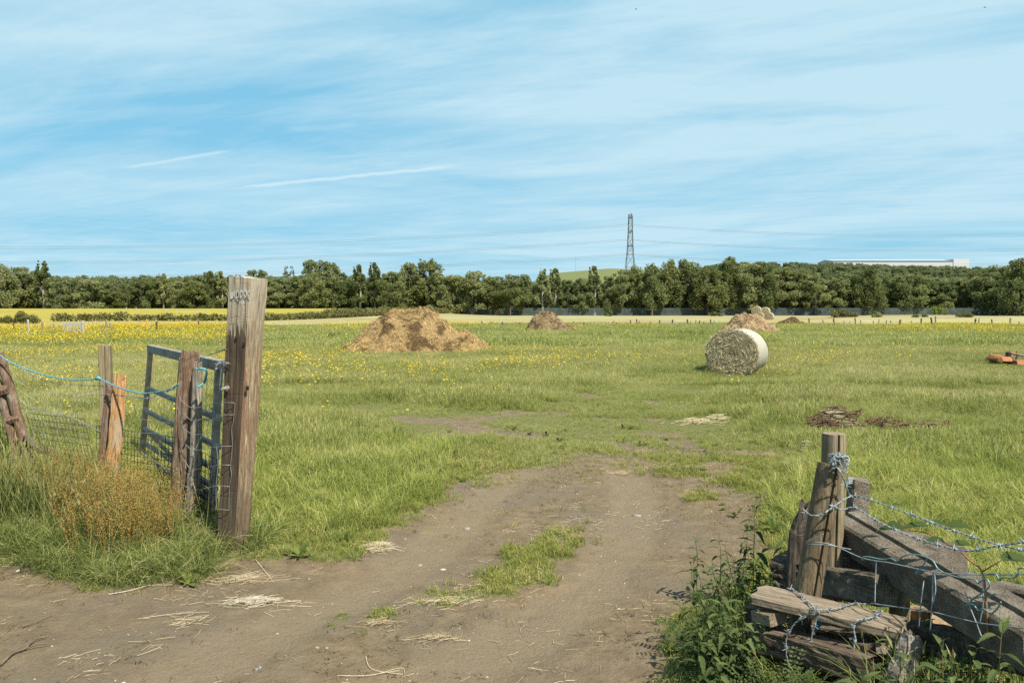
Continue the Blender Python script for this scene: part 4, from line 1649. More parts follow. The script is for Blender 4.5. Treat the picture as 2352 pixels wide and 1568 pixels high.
def make_tree_meshes(kind, H, wid, seed, ncards, low=.08, size=.42):
    rg = np.random.default_rng(seed)
    # crown built of branch clumps
    cl = []
    ncl = {'broad': 60, 'tall': 58, 'loose': 40, 'bushy': 34, 'poplar': 26}[kind]
    for i in range(ncl):
        t = low + (1 - low) * rg.uniform(0, 1) ** .85
        if kind == 'broad':
            rr = wid * (max(0, 1 - ((t - .45) / .58) ** 2)) ** .5
        elif kind == 'tall':
            rr = wid * .9 * (max(0, 1 - ((t - .38) / .64) ** 2)) ** .6
        elif kind == 'loose':
            rr = wid * .85 * max(.05, 1 - t) ** .75
        elif kind == 'poplar':
            rr = wid * (max(0.03, 1 - ((t - .45) / .58) ** 2)) ** .5
        else:
            rr = wid * (max(0, 1 - ((t - .3) / .72) ** 2)) ** .5
        an = rg.uniform(0, 6.283)
        r = rr * rg.uniform(.35, 1.0) ** .6
        rad = (.27 if kind != 'loose' else .17) * wid * rg.uniform(.6, 1.5) * (1.25 - .6 * t)
        cl.append((r * math.cos(an), r * math.sin(an), t * H, rad, rg.uniform(0, 1)))
    # feathery leaders that break the outline
    for i in range({'broad': 4, 'tall': 4, 'loose': 4, 'bushy': 3, 'poplar': 2}[kind]):
        an = rg.uniform(0, 6.283)
        r = wid * rg.uniform(0, .5)
        tp_ = H * rg.uniform(.88, 1.02)
        b_ = tp_ - H * rg.uniform(.16, .30)
        tv = rg.uniform(0, 1)
        for k in range(5):
            t = k / 4
            cl.append((r * math.cos(an) + .35 * t, r * math.sin(an), b_ + (tp_ - b_) * t, wid * (.16 - .115 * t) * (1 if kind != 'bushy' else .8), tv))
    wts = np.array([c[3] ** 2 for c in cl])
    wts /= wts.sum()
    pick = rg.choice(len(cl), ncards, p=wts)
    C = np.array(cl)
    d = rg.normal(0, 1, (ncards, 3))
    d /= np.linalg.norm(d, axis=1)[:, None]
    d *= (rg.uniform(0, 1, ncards) ** .45)[:, None]
    d[:, 2] *= .85 if kind not in ('tall', 'loose', 'poplar') else 1.5
    pos = C[pick, :3] + d * C[pick, 3][:, None]
    pos[:, 2] = np.maximum(pos[:, 2], .15)
    pts = cards(rg, pos, ncards, size, 1, .5 if kind == 'loose' else 0)
    tint = np.repeat(np.clip(C[pick, 4] * .75 + rg.uniform(0, .35, ncards), 0, 1), 4)
    faces = (np.arange(ncards * 4).reshape(-1, 4)).tolist()
    crown = link_mesh('crown', pts, faces, mat_leaf, tint=tint, link=False)
    mb = MB()
    tr = H * .016 + .06
    lean = rg.normal(0, .02, 2)
    top = Vector((lean[0] * H, lean[1] * H, H * .9))
    tp = [Vector((0, 0, -2.5)), Vector((0, 0, H * .1)), top * .35 + Vector((rg.normal(0, .12), rg.normal(0, .12), 0)), top * .65, top]
    mb.tube(tp, [tr * 1.3, tr, tr * .75, tr * .45, tr * .12], 7)
    for i in range(14):
        c_ = cl[rg.integers(0, ncl)]
        zt = max(.1 * H, c_[2] * rg.uniform(.45, .75))
        s = Vector((top.x * zt / (H * .9), top.y * zt / (H * .9), zt))
        e = Vector(c_[:3])
        mb.tube([s, s.lerp(e, .5) + Vector((0, 0, .25)), e], [tr * .35, tr * .22, tr * .07], 5)
    trunk = link_mesh('trunk', mb.v, mb.f, mat_bark_pale if kind == 'loose' else mat_bark, link=False)
    return crown.data, trunk.data


TM = {}
for kind, nvar, wid, nc in (('broad', 4, 5.0, 9000), ('tall', 4, 4.1, 8200), ('loose', 3, 3.1, 4200), ('bushy', 2, 4.4, 6500), ('poplar', 1, 1.25, 1800)):
    TM[kind] = [make_tree_meshes(kind, 13.0, wid, 300 + 13 * i + len(kind), nc, .14 if kind == 'loose' else .02) for i in range(nvar)]

KIND_LABEL = {'broad': 'broad rounded dark green tree', 'tall': 'tall green tree with feathery pointed top', 'loose': 'slender open tree with pale trunk', 'bushy': 'low bushy green tree', 'poplar': 'narrow upright poplar'}


def tree(kind, var, x, y, z, h, wf, label, group, leaf=None):
    root = empty('tree', (x, y, z), label=label, cat='tree', group=group)
    cm_, tm_ = TM[kind][var % len(TM[kind])]
    rz = random.uniform(0, 6.28)
    for nm, me in (('trunk', tm_), ('crown', cm_)):
        o = bpy.data.objects.new(nm, me)
        COL.objects.link(o)
        o.parent = root
    root.rotation_euler = (random.gauss(0, .03), random.gauss(.03, .04), rz)
    s = h / 13.0
    root.scale = (s * wf, s * wf, s)
    return root


SKYLINE = [(-40, 600), (0, 603), (30, 640), (62, 604), (80, 625), (100, 600), (125, 645), (150, 650), (200, 645), (260, 650), (320, 648), (376, 630), (410, 650), (450, 648), (482, 626), (520, 624), (545, 645), (600, 640), (650, 640), (690, 640),
           (725, 632), (760, 608), (790, 628), (830, 611), (865, 606), (900, 628), (942, 610), (987, 602), (1010, 640), (1050, 632), (1092, 626), (1140, 640), (1180, 631), (1220, 640), (1245, 622), (1278, 618), (1310, 650), (1340, 640), (1366, 615), (1400, 640), (1438, 620), (1470, 615),
           (1495, 610), (1542, 601), (1590, 604), (1630, 616), (1676, 599), (1715, 610), (1760, 606), (1810, 622), (1860, 628), (1905, 640), (1950, 632), (2000, 618), (2040, 640), (2080, 630), (2125, 640), (2165, 645), (2210, 640), (2250, 618), (2290, 612), (2335, 602), (2390, 600)]
TL = [(-60, 'the left edge of the wood'), (572, 'the tall gatepost'), (945, 'the golden straw heap'), (1265, 'the smaller brown heap'), (1446, 'the pylon'), (1700, 'the round bale'), (1914, 'the left end of the warehouse'), (2222, 'the right end of the warehouse')]
cols = [-25, 12, 48, 78, 102, 135, 172, 208, 245, 284, 322, 355, 377, 410, 446, 482, 512, 540, 578, 612, 648, 684, 722, 758, 792, 828, 862, 898, 940, 985, 1015, 1052, 1092, 1132, 1172, 1205, 1246, 1276, 1305, 1336, 1366, 1396, 1430, 1462,
        1497, 1540, 1586, 1625, 1674, 1714, 1756, 1796, 1836, 1872, 1912, 1952, 2000, 2040, 2082, 2122, 2160, 2200, 2246, 2288, 2334, 2378]
looseset = {78, 102, 377, 512, 540, 828, 862, 1246, 1276, 1366}
tallset = {12, 482, 758, 940, 985, 1205, 1462, 1497, 1540, 1586, 1625, 1674, 1756, 2000, 2246, 2334, -25}
bushyset = {135, 322, 648, 684, 1015, 1305, 1336, 1396, 1872, 1912, 2160, 2200}
skx = [a for a, b in SKYLINE]
sky_ = [b for a, b in SKYLINE]
tc_ = {}
for i, px in enumerate(cols):
    lift = 1.7 if 1060 < px < 1940 else 0
    Y = (250 + random.uniform(-1.5, 5) if lift else 254 + random.uniform(-3, 9)) - (14 if px > 2300 else 0)
    xw = (px - 1176) * Y / F
    zg = float(hz(xw, Y))
    ty = float(np.interp(px, skx, sky_)) + random.uniform(-3, 3)
    topz = CAM_H + (705 - ty) * Y / F
    zg += lift
    h = topz - zg
    kind = 'loose' if px in looseset else 'tall' if px in tallset else 'bushy' if px in bushyset else 'broad'
    wf = random.uniform(1.05, 1.35) * (1.1 if h < 10 else 1.0)
    lm = [nm for (a, nm) in TL if a < px][-1]
    tc_[lm] = tc_.get(lm, 0) + 1
    tree(kind, random.randint(0, 9), xw, Y, zg, h, wf, f'{KIND_LABEL[kind]}, {ORD[tc_[lm] - 1]} right of {lm}', 'trees along the edge of the wood')
# single trees that stand clear behind
for (px, pt, Y, kind, wf, lab) in ((657, 611, 420, 'poplar', 1.0, 'left of the three narrow poplars behind the wood'), (663, 613, 424, 'poplar', .8, 'middle of the three narrow poplars behind the wood'), (675, 611, 421, 'poplar', 1.1, 'right of the three narrow poplars behind the wood'),
                                (725, 599, 330, 'broad', 1.0, 'large domed tree rising above the wood right of the poplars'), (592, 622, 330, 'broad', .9, 'rounded tree showing behind the top of the tall gatepost')):
    xw = (px - 1176) * Y / F
    zg = float(hz(xw, Y))
    h = CAM_H + (705 - pt) * Y / F - zg
    tree(kind, 1, xw, Y, zg, h, wf, lab, None)

# the mass of woodland behind and on the hill: one stand nobody could count
protos_w = []
for kind in ('broad', 'tall', 'bushy', 'broad'):
    for v in range(2):
        src = TM[kind][(v + (1 if kind == 'tall' else 0)) % len(TM[kind])][0]
        me = src.copy()
        me.materials.clear()
        me.materials.append(mat_leaf_far)
        protos_w.append(bpy.data.objects.new('wood_crown', me))
wx, wy, ws = [], [], []
for i in range(9000):
    Y = 262 + 700 * random.random() ** 1.5
    px = random.uniform(-120, 2480)
    hill = px > 1490
    if Y > 330 and not hill and px > 1180:
        continue
    if not hill and Y > 620:
        continue
    if not hill and random.random() < .35:
        continue
    if Y > 742:
        continue
    xw = (px - 1176) * Y / F
    zg = float(hz(xw, Y))
    h = random.uniform(8, 12.5)
    if not hill:
        lim = CAM_H + (705 - float(np.interp(px, [-200, 130, 700, 1100, 1180, 1500], [622, 636, 636, 640, 650, 640])) + random.uniform(-5, 3)) * Y / F
        h = min(h, lim - zg)
    else:
        lim = CAM_H + (705 - float(np.interp(px, [1490, 1600, 1680, 1900, 2050, 2230, 2350], [625, 615, 603, 604, 609, 613, 612])) + random.uniform(-3, 2)) * Y / F
        h = min(h, lim - zg)
    if h < 2.5:
        continue
    wx.append(xw)
    wy.append(Y)
    ws.append(h / 13)
wx, wy, ws = map(np.array, (wx, wy, ws))
scatter('woodland', protos_w, wx, wy, hz(wx, wy) - .3, ws, .03, label='dense green woodland rising behind the field edge trees', cat='woodland')

# hedge, bushes, brambles
def leaf_mass(name, centres, ncards, size, seed, mat, label, cat, group=None, loc=None, parent=None):
    """centres: (x, y, z, rx, ry, rz) lumps"""
    rg = np.random.default_rng(seed)
    C = np.array(centres)
    wts = C[:, 3] * C[:, 5]
    pick = rg.choice(len(C), ncards, p=wts / wts.sum())
    d = rg.normal(0, 1, (ncards, 3))
    d /= np.linalg.norm(d, axis=1)[:, None]
    d *= (rg.uniform(0, 1, ncards) ** .4)[:, None]
    pos = C[pick, :3] + d * C[pick, 3:6]
    pts = cards(rg, pos, ncards, size)
    cv = rg.uniform(0, 1, len(C))
    tint = np.repeat(np.clip(cv[pick] * .6 + rg.uniform(0, .45, ncards), 0, 1), 4)
    fl = np.arange(ncards * 4).reshape(-1, 4).tolist()
    return link_mesh(name, pts, fl, mat, parent, loc if loc is not None else C[0, :3] - [0, 0, C[0, 5]], False, tint, label=label, cat=cat, group=group)


m = M('hedge_leaves')
c = m.ramp(m.attr('tint'), [(0, (.075, .075, .03)), (.5, (.12, .122, .046)), (1, (.19, .185, .075))])
mat_hedge = m.leafy(c, .25)
cs = []
for i in range(len(HEDGE) - 1):
    if i == 0:
        continue
    (x0, y0), (x1, y1) = HEDGE[i], HEDGE[i + 1]
    L = math.hypot(x1 - x0, y1 - y0)
    n = int(L / .9)
    for k in range(n):
        t = (k + random.random()) / n
        X, Yh = x0 + (x1 - x0) * t, y0 + (y1 - y0) * t
        hh = random.uniform(.42, .62) + (.25 if i > 4 else 0)
        cs.append((X, Yh, float(hz(X, Yh)) + hh, 1.2, .8, hh * 1.2))
leaf_mass('hedge', cs, 42000, .26, 5, mat_hedge, 'long low clipped hedge along the yellow field left of centre', 'hedge')
for (px, pb, wpx, hpx, lab, mt, nc) in (
        (40, 744, 44, 30, 'large spreading bramble bush at the far left of the meadow', mat_hedge, 4200),
        (2, 744, 25, 24, 'rounded bush cut by the left picture edge', mat_hedge, 1800),
        (1030, 719, 20, 16, 'leafy green bush at the right end of the hedge', mat_leaf, 1800),
        (1130, 747, 9, 8, 'small green bush by the far posts right of the golden heap', mat_leaf, 700),
        (756, 783, 14, 19, 'dark thistle clump in the meadow left of the golden heap', mat_leaf, 900),
        (804, 778, 6, 12, 'small green shrub touching the left foot of the golden heap', mat_leaf, 400),
        (1940, 729, 42, 21, 'wide bramble mound against the palisade fence', mat_hedge, 2600),
        (2022, 729, 14, 14, 'ivy bush climbing the palisade fence, near its middle', mat_leaf, 900),
        (2120, 729, 20, 9, 'low bramble before the palisade, left of the bright sapling', mat_hedge, 800),
        (2164, 724, 22, 32, 'bright yellow green sapling leaning over the palisade', mat_leaf_bright, 700),
        (2222, 729, 26, 13, 'dark bramble before the palisade, right of the bright sapling', mat_hedge, 1000),
        (1645, 726, 22, 11, 'low bush before the palisade, left of the pale heap', mat_leaf, 800),
        (1300, 724, 26, 12, 'low bush before the palisade behind the brown heap', mat_leaf, 800),
        (1395, 727, 14, 46, 'light green bushy tree in front of the palisade', mat_leaf, 1500)):
    g = GT(px, pb)
    k = g.y / F
    cs = []
    for i in range(9):
        a = random.uniform(-1, 1)
        hh = hpx * k * (1 - .6 * a * a) * random.uniform(.7, 1.05) / 2
        cs.append((g.x + a * wpx * k * .75, g.y + random.uniform(0, wpx * k * .5) + .5, g.z + hh, wpx * k * .32, wpx * k * .32, hh))
    leaf_mass('bush', cs, nc, max(.09, min(.42, 2.6 * k)), int(px), mt, lab, 'bush', loc=g)

# ================================================================== PALISADE, PYLON, BUILDINGS
mat_pal = m_noise('palisade_steel', [(.3, (.07, .095, .095)), (.55, (.115, .15, .15)), (.75, (.17, .21, .215))], .7, .6, .3, 0, 'World')
g0 = GT(1800, 726)
root = empty('palisade_fence', (g0.x, 250, float(hz(g0.x, 250))), label='long blue grey steel palisade fence at the foot of the wood', cat='fence')
pal, rails, posts = MB(), MB(), MB()
XS_ = np.arange(-150, 170, .17)
for i, X in enumerate(XS_):
    px = 1176 + F * X / 250
    if px < 1062:
        continue
    z = float(hz(X, 250))
    pal.box((X, 250, z + 1.2), (.075, .02, 2.4))
prev = None
for X in np.arange(-150, 170, 2.72):
    px = 1176 + F * X / 250
    if px < 1062:
        continue
    z = float(hz(X, 250))
    posts.box((X, 250.10, z + 1.15), (.10, .10, 2.4))
    if prev:
        for zz in (.5, 2.0):
            rails.tube([(prev[0], 250.04, prev[1] + zz), (X, 250.04, z + zz)], .025, 4, False)
    prev = (X, z)
pal.build('pales', mat_pal, root)
rails.build('rails', mat_pal, root)
posts.build('posts', mat_pal, root)

mat_steel = m_noise('galvanised_lattice', [(.3, (.10, .12, .12)), (.7, (.19, .215, .215))], 2, .6, .3, 0)
YP = 390.0
XP = (1446.5 - 1176) * YP / F
ZP = float(hz(XP, YP))


def zpx(py, Y=YP):
    return CAM_H + (705 - py) * Y / F


root = empty('pylon', (XP, YP, ZP), label='tall grey lattice electricity pylon rising behind the wood', cat='pylon')
lv = [(ZP, 2.7), (zpx(614), 2.05), (zpx(585), 1.55), (zpx(566), 1.28), (zpx(545), 1.12), (zpx(530), 1.02), (zpx(514), .95), (zpx(500), .85), (zpx(494), .72)]
body = MB()
for sx_ in (-1, 1):
    for sy_ in (-1, 1):
        body.tube([(XP + sx_ * w_, YP + sy_ * w_, z) for z, w_ in lv], .13, 4)
body.build('legs', mat_steel, root)
lat = MB()
for i in range(len(lv) - 1):
    (z0, w0), (z1, w1) = lv[i], lv[i + 1]
    nsub = max(1, int(round((z1 - z0) / (2.4 * (w0 + w1) / 2 + .3))))
    for s in range(nsub):
        za, zb = z0 + (z1 - z0) * s / nsub, z0 + (z1 - z0) * (s + 1) / nsub
        wa, wb = w0 + (w1 - w0) * s / nsub, w0 + (w1 - w0) * (s + 1) / nsub
        for sd in (-1, 1):
            lat.tube([(XP - wa, YP + sd * wa, za), (XP + wb, YP + sd * wb, zb)], .07, 3, False)
            lat.tube([(XP + wa, YP + sd * wa, za), (XP - wb, YP + sd * wb, zb)], .07, 3, False)
            lat.tube([(XP + sd * wa, YP - wa, za), (XP + sd * wb, YP + wb, zb)], .07, 3, False)
            lat.tube([(XP + sd * wa, YP + wa, za), (XP + sd * wb, YP - wb, zb)], .07, 3, False)
    for sd in (-1, 1):
        lat.tube([(XP - w1, YP + sd * w1, z1), (XP + w1, YP + sd * w1, z1)], .08, 3, False)
        lat.tube([(XP + sd * w1, YP - w1, z1), (XP + sd * w1, YP + w1, z1)], .08, 3, False)
lat.build('bracing', mat_steel, root)
pk = MB()
for sx_ in (-1, 1):
    for sy_ in (-1, 1):
        pk.tube([(XP + sx_ * .72, YP + sy_ * .72, zpx(494)), (XP, YP, zpx(489.5))], .10, 4)
pk.build('peak', mat_steel, root)
ARMS = [(501, 4.5), (534, 5.6), (566, 5.0)]
WZ = [(516, 519.5), (550, 553), (583, 586)]
insul = m_noise('insulator', [(.3, (.12, .10, .09)), (.7, (.2, .17, .15))], 6, .4, 0, 0)
for (py, ln), wz in zip(ARMS, WZ):
    for sd in (-1, 1):
        am = MB()
        z = zpx(py)
        tip = Vector((XP, YP + sd * ln, z + .2))
        for sx_ in (-1, 1):
            am.tube([(XP + sx_ * 1.05, YP + sd * 1.0, z), tip], .11, 4)
            am.tube([(XP + sx_ * 1.05, YP + sd * 1.0, z + 1.5), tip], .09, 4)
        am.tube([(XP - 1.15, YP + sd * 1.0, z), (XP + 1.15, YP + sd * 1.0, z)], .15, 4)
        arm = am.build('cross_arm', mat_steel, root)
        ins = MB()
        a = tip
        for k in range(8):
            zz = a.z - .3 - k * (a.z - zpx(wz[0] if sd > 0 else wz[1], YP + sd * ln)) / 8
            ins.tube([(a.x, a.y, zz), (a.x, a.y, zz - .12)], [.10, .06], 6)
        ins.tube([(a.x, a.y, a.z), (a.x, a.y, zpx(wz[0] if sd > 0 else wz[1], YP + sd * ln))], .035, 4)
        ins.build('insulator', insul, arm)
mat_line = m_noise('power_line', [(.3, (.10, .11, .12)), (.7, (.15, .16, .17))], .2, .6, .3, 0)
LEV = ['top', 'middle', 'bottom']
for i, ((py, ln), wz) in enumerate(zip(ARMS, WZ)):
    for j, sd in enumerate((1, -1)):
        Yw = YP + sd * ln
        zt = zpx(wz[0] if sd > 0 else wz[1], Yw)
        for dirn, span, sag, rise in ((-1, 620, 11.2, 0), (1, 300, 5.8, 1.0)):
            pts = []
            for k in range(33):
                s = k / 32
                pts.append((XP + dirn * span * s, Yw, zt - 4 * sag * s * (1 - s) + rise * s))
            mb = MB()
            mb.tube(pts, .042, 4, False)
            mb.build('power_line', mat_line, None, pts[0], smooth=True, label=f'{LEV[i]} power cable on the {"far" if sd > 0 else "near"} side, running {"left" if dirn < 0 else "right"} from the pylon', cat='power cable', group='cables strung from the pylon')

# thin radio mast on the far hill
Y = 900
X = (1322 - 1176) * Y / F
z = float(hz(X, Y))
root = empty('radio_mast', (X, Y, z), label='thin white radio mast on the far hill left of the pylon', cat='mast')
mb = MB()
mb.tube([(X, Y, z - 1), (X, Y, zpx(601, Y))], .28, 6)
mb.build('pole', mat_postwhite, root)
mb = MB()
mb.tube([(X, Y, zpx(601, Y)), (X, Y, zpx(590, Y))], [.12, .04], 5)
for q in (594, 598):
    mb.tube([(X - .8, Y, zpx(q, Y)), (X + .8, Y, zpx(q, Y))], .06, 4)
mb.build('aerial', mat_steel, root)

# white warehouse on the hill
m = M('warehouse_cladding')
wv_ = m.n('ShaderNodeTexWave', wave_type='BANDS', bands_direction='X')
wv_.inputs['Scale'].default_value = .8
m.link(m.coord('Object'), wv_.inputs['Vector'])
mat_clad = m.pbr(m.ramp(wv_.outputs['Fac'], [(0, (.36, .38, .40)), (1, (.46, .48, .50))]), .5)
mat_roof = m_noise('warehouse_roof', [(.3, (.30, .33, .36)), (.7, (.38, .41, .44))], .1, .5, 0, 0)
mat_band = m_noise('warehouse_band', [(.3, (.16, .20, .26)), (.7, (.22, .26, .32))], .1, .4, 0, 0)
Y = 765
xa, xb = (1912 - 1176) * Y / F, (2222 - 1176) * Y / F
xm = (2186 - 1176) * Y / F
zb = float(hz((xa + xb) / 2, Y)) - 4
zt = zpx(596.5, Y)
root = empty('warehouse', ((xa + xb) / 2, Y, zb), label='long low white warehouse on the wooded hill at right', cat='warehouse')
mb = MB()
mb.box(((xa + xm) / 2, Y + 20, (zb + zt - 1.2) / 2), (xm - xa, 40, zt - 1.2 - zb))
mb.build('wall', mat_clad, root)
mb = MB()
mb.box(((xm + xb) / 2, Y + 20, (zb + zt + .6) / 2), (xb - xm, 41, zt + .6 - zb))
mb.build('end_block', mat_clad, root)
mb = MB()
mb.loft([[(xa - .5, Y - .6, zt - 1.1), (xa - .5, Y + 20, zt + .9), (xa - .5, Y + 40.6, zt - 1.1)], [(xm, Y - .6, zt - 1.1), (xm, Y + 20, zt + .9), (xm, Y + 40.6, zt - 1.1)]])
mb.build('roof', mat_roof, root)
mb = MB()
mb.box(((xa + xm) / 2, Y - .05, zt - 2.3), (xm - xa - .5, .1, .5))
mb.build('window_band', mat_band, root)
# a small roof among the trees
Y = 330
X = (2206 - 1176) * Y / F
z = float(hz(X, Y))
root = empty('house', (X, Y, z), label='small grey roofed house half hidden in the trees at right', cat='house')
mb = MB()
mb.box((X, Y + 2, z + 4.3), (5, 5, 8.6))
mb.build('wall', mat_clad, root)
mb = MB()
zt = zpx(644, Y)
mb.loft([[(X - 3, Y - .8, z + 8.5), (X - 3, Y + 2, zt), (X - 3, Y + 4.8, z + 8.5)], [(X + 3, Y - .8, z + 8.5), (X + 3, Y + 2, zt), (X + 3, Y + 4.8, z + 8.5)]])
mb.build('roof', mat_roof, root)

# birds
mat_bird = m_noise('bird', [(.3, (.02, .02, .02)), (.7, (.05, .045, .04))], 20, .7, 0, 0)
for (px, py, lab) in ((1461, 22, 'small dark bird flying high above the pylon'), (2262, 18, 'small dark bird flying high at the right of the sky')):
    Y = 190
    c = P(px, py, Y)
    mb = MB()
    mb.tube([c + Vector((-.22, 0, 0)), c + Vector((-.1, 0, .02)), c + Vector((.08, 0, .03)), c + Vector((.2, 0, .04)), c + Vector((.26, 0, .02))], [.02, .06, .07, .04, .01], 6)
    for sd in (-1, 1):
        mb.loft([[c + Vector((-.08, 0, .03)), c + Vector((.10, 0, .03)), c + Vector((0, 0, .06))], [c + Vector((-.10, sd * .22, .16)), c + Vector((.06, sd * .22, .16)), c + Vector((-.02, sd * .22, .18))],
                 [c + Vector((-.22, sd * .42, .10)), c + Vector((-.16, sd * .42, .10)), c + Vector((-.2, sd * .42, .105))]])
    mb.build('bird', mat_bird, None, c, smooth=False, label=lab, cat='bird')

# ================================================================== ORANGE MOWER AT FAR RIGHT
mat_or = m_noise('orange_paint', [(.3, (.17, .06, .022)), (.6, (.26, .095, .035)), (.8, (.30, .15, .07))], 14, .6, 0, .1)
mat_dkiron = m_noise('dark_iron', [(.3, (.02, .016, .018)), (.7, (.06, .045, .045))], 14, .5, .4, .1)
mat_bar = m_noise('worn_bar', [(.3, (.05, .045, .04)), (.6, (.16, .15, .14)), (.8, (.32, .32, .31))], 9, .5, .5, .1)
g = GT(2290, 838)
k = g.y / F
gx0, gy0, gz0 = g


def mp(vx, vy, dy=0.0):
    """a point of the mower from its survey drawing"""
    return Vector((gx0 + (2239 + .048 * vx - 2268) * k, gy0 + dy, gz0 + (838 - (790 + .048 * vy)) * k + .10))


root = empty('mower', g, label='orange hay mower lying in the long grass at the right edge', cat='mower')
mb = MB()
mb.loft([[mp(560, 960, -.1), mp(560, 860, -.1), mp(560, 860, .5), mp(560, 960, .5)], [mp(680, 960, -.25), mp(690, 760, -.1), mp(690, 700, .5), mp(680, 960, .7)],
         [mp(1120, 960, -.3), mp(1110, 770, -.15), mp(1110, 700, .5), mp(1120, 960, .7)]])
mb.build('deck', mat_or, root)
mb = MB()
mb.loft([[mp(1080, 1100, -.5), mp(1080, 900, -.45), mp(1080, 880, .2), mp(1080, 1100, .2)], [mp(1600, 1100, -.5), mp(1580, 900, -.45), mp(1580, 870, .2), mp(1600, 1100, .2)],
         [mp(1750, 1100, -.4), mp(1740, 1000, -.35), mp(1740, 990, .1), mp(1750, 1100, .1)]])
mb.build('cutter_cover', mat_or, root)
mb = MB()
mb.box((mp(1135, 720) + mp(1135, 760)) / 2, (.10, .14, .25), None, .01)
mb.build('pillar', mat_dkiron, root)
mb = MB()
mb.tube([mp(1180, 590), mp(1580, 650)], [.036, .034], 8)
mb.build('arm', mat_or, root)
mb = MB()
mb.tube([mp(1560, 690, -.02), mp(1400, 880, -.1)], .03, 6)
mb.tube([mp(1200, 800, -.02), mp(1260, 900, -.1)], .03, 6)
mb.build('brace', mat_dkiron, root)
mb = MB()
mb.tube([mp(1560, 680), mp(1650, 690), mp(2352, 760), mp(3600, 880)], [.045, .032, .026, .024], 8)
mb.build('drawbar', mat_bar, root)
for (a, b) in ((1170, 470), (1520, 520)):
    mb = MB()
    mb.tube([mp(a + 15, b + 110), mp(a + 5, b + 20), mp(a - 25, b - 10)], [.012, .012, .009], 6)
    mb.tube([mp(a + 5, b + 20), mp(a + 45, b - 15)], [.012, .008], 6)
    mb.build('lever', mat_dkiron, root)

# ================================================================== RUSTY CHAIN HARROW AND STRAW PATCHES
mat_rust = m_noise('rusty_iron', [(.3, (.05, .031, .021)), (.55, (.115, .070, .044)), (.75, (.20, .125, .082))], 25, .85, .2, .3)
g = on_ground(2010, 988)
rg = random.Random(5)
root = empty('chain_harrow', g, label='tangle of rusty chain harrow lying in the grass at right', cat='harrow')
k = g.y / F
links, rods = MB(), MB()
for i in range(105):
    t = rg.random() ** 1.7
    X = g.x + (-140 + t * 330) * k
    env = math.exp(-((t - .2) / .22) ** 2)
    Yh = g.y + rg.uniform(-.25, .35) * (1 - .4 * t)
    z = .03 + rg.random() * (.05 + .20 * env)
    a = rg.uniform(-.5, .5) if rg.random() < .75 else rg.uniform(0, 3.1)
    ln = rg.uniform(.10, .30)
    d = Vector((math.cos(a), math.sin(a) * .7, rg.uniform(-.25, .25)))
    c0 = Vector((X, Yh, float(gh(X, Yh)) + z))
    rods.tube([c0 - d * ln / 2, c0 + Vector((0, 0, rg.uniform(0, .02))), c0 + d * ln / 2], .008, 5)
    if rg.random() < .5:      # ring or hook at the end
        q = c0 + d * ln / 2
        u = Vector((rg.gauss(0, 1), rg.gauss(0, 1), rg.gauss(0, 1))).normalized()
        v = u.orthogonal().normalized()
        rr = rg.uniform(.018, .04)
        links.tube([q + (u * math.cos(s) + v * math.sin(s)) * rr for s in (0, .9, 1.8, 2.7, 3.6, 4.5, 5.4)], .009, 5)
rods.build('rods', mat_rust, root)
links.build('links', mat_rust, root)
sp = MB()
for (a, b) in ((2035, 966), (2052, 960), (2100, 975), (1955, 958), (1972, 955), (1990, 952)):
    q = Vector(((a - 1176) * k, g.y + .1, g.z + (988 - b) * k))
    sp.tube([q - Vector((.07, 0, .08)), q, q + Vector((.05, .03, .03))], .011, 5)
sp.build('spikes', mat_rust, root)


def straw_pile(px, py, wpx, dpx, n, label, L=(.05, .18), flat=.03, wd=.004, seed=0, mat=None):
    g = on_ground(px, py)
    k = g.y / F
    vs, fs, tn = straws(int(n * .62), 0, L, wd * .55, flat, seed, (wpx * k, dpx * k * g.y / CAM_H))
    v = np.array(vs)
    v[:, 0] += g.x
    v[:, 1] += g.y
    v[:, 2] += gh(v[:, 0], v[:, 1])
    link_mesh('straw_patch', v, fs, mat or mat_straw, None, g, False, tn, label=label, cat='straw')


mpale = M('bleached_straw')
mat_pale = mpale.pbr(mpale.ramp(mpale.attr('tint'), [(0, (.22, .19, .135)), (1, (.44, .40, .32))]), .6, 0, None, .3)
straw_pile(590, 1385, 40, 6, 260, 'spread of bleached straw on the track in front of the tall gatepost', (.04, .15), .02, .0035, 1, mat_pale)
straw_pile(872, 1266, 17, 4.5, 240, 'small heap of golden straw at the grass edge beside the track', (.04, .14), .045, .0035, 2)
straw_pile(1595, 975, 27, 2.4, 210, 'pale straw scattered on the worn turf, left one below the round bale', (.05, .2), .07, .009, 3)
straw_pile(1650, 966, 15, 1.8, 110, 'small pale straw patch on the worn turf, right one below the round bale', (.05, .18), .07, .009, 4)
straw_pile(1560, 1078, 26, 3, 160, 'thin flat straw trail where the track meets the turf', (.05, .18), .02, .005, 5)
straw_pile(1855, 1037, 14, 4, 130, 'wisp of pale straw in the turf left of the upright log post', (.05, .16), .11, .011, 6, mat_pale)
straw_pile(1430, 1085, 20, 3, 90, 'few straws at the far end of the bare track', (.05, .15), .015, .005, 7)
straw_pile(1915, 978, 24, 6, 380, 'pale straw caught in the left end of the rusty harrow', (.06, .22), .24, .005, 8, mat_pale)
straw_pile(560, 1332, 30, 6, 90, 'dry grass stems on the soil at the foot of the tall gatepost', (.06, .2), .02, .003, 9)
straw_pile(870, 1440, 26, 7, 130, 'dead straw lying under the near end of the grass strip', (.03, .11), .02, .003, 10)
straw_pile(1020, 1385, 50, 6, 200, 'straw strewn along the grass strip in the track', (.03, .10), .015, .003, 11)
straw_pile(430, 1432, 24, 6, 80, 'dry weeds and stems on the soil at lower left', (.03, .12), .02, .003, 12)
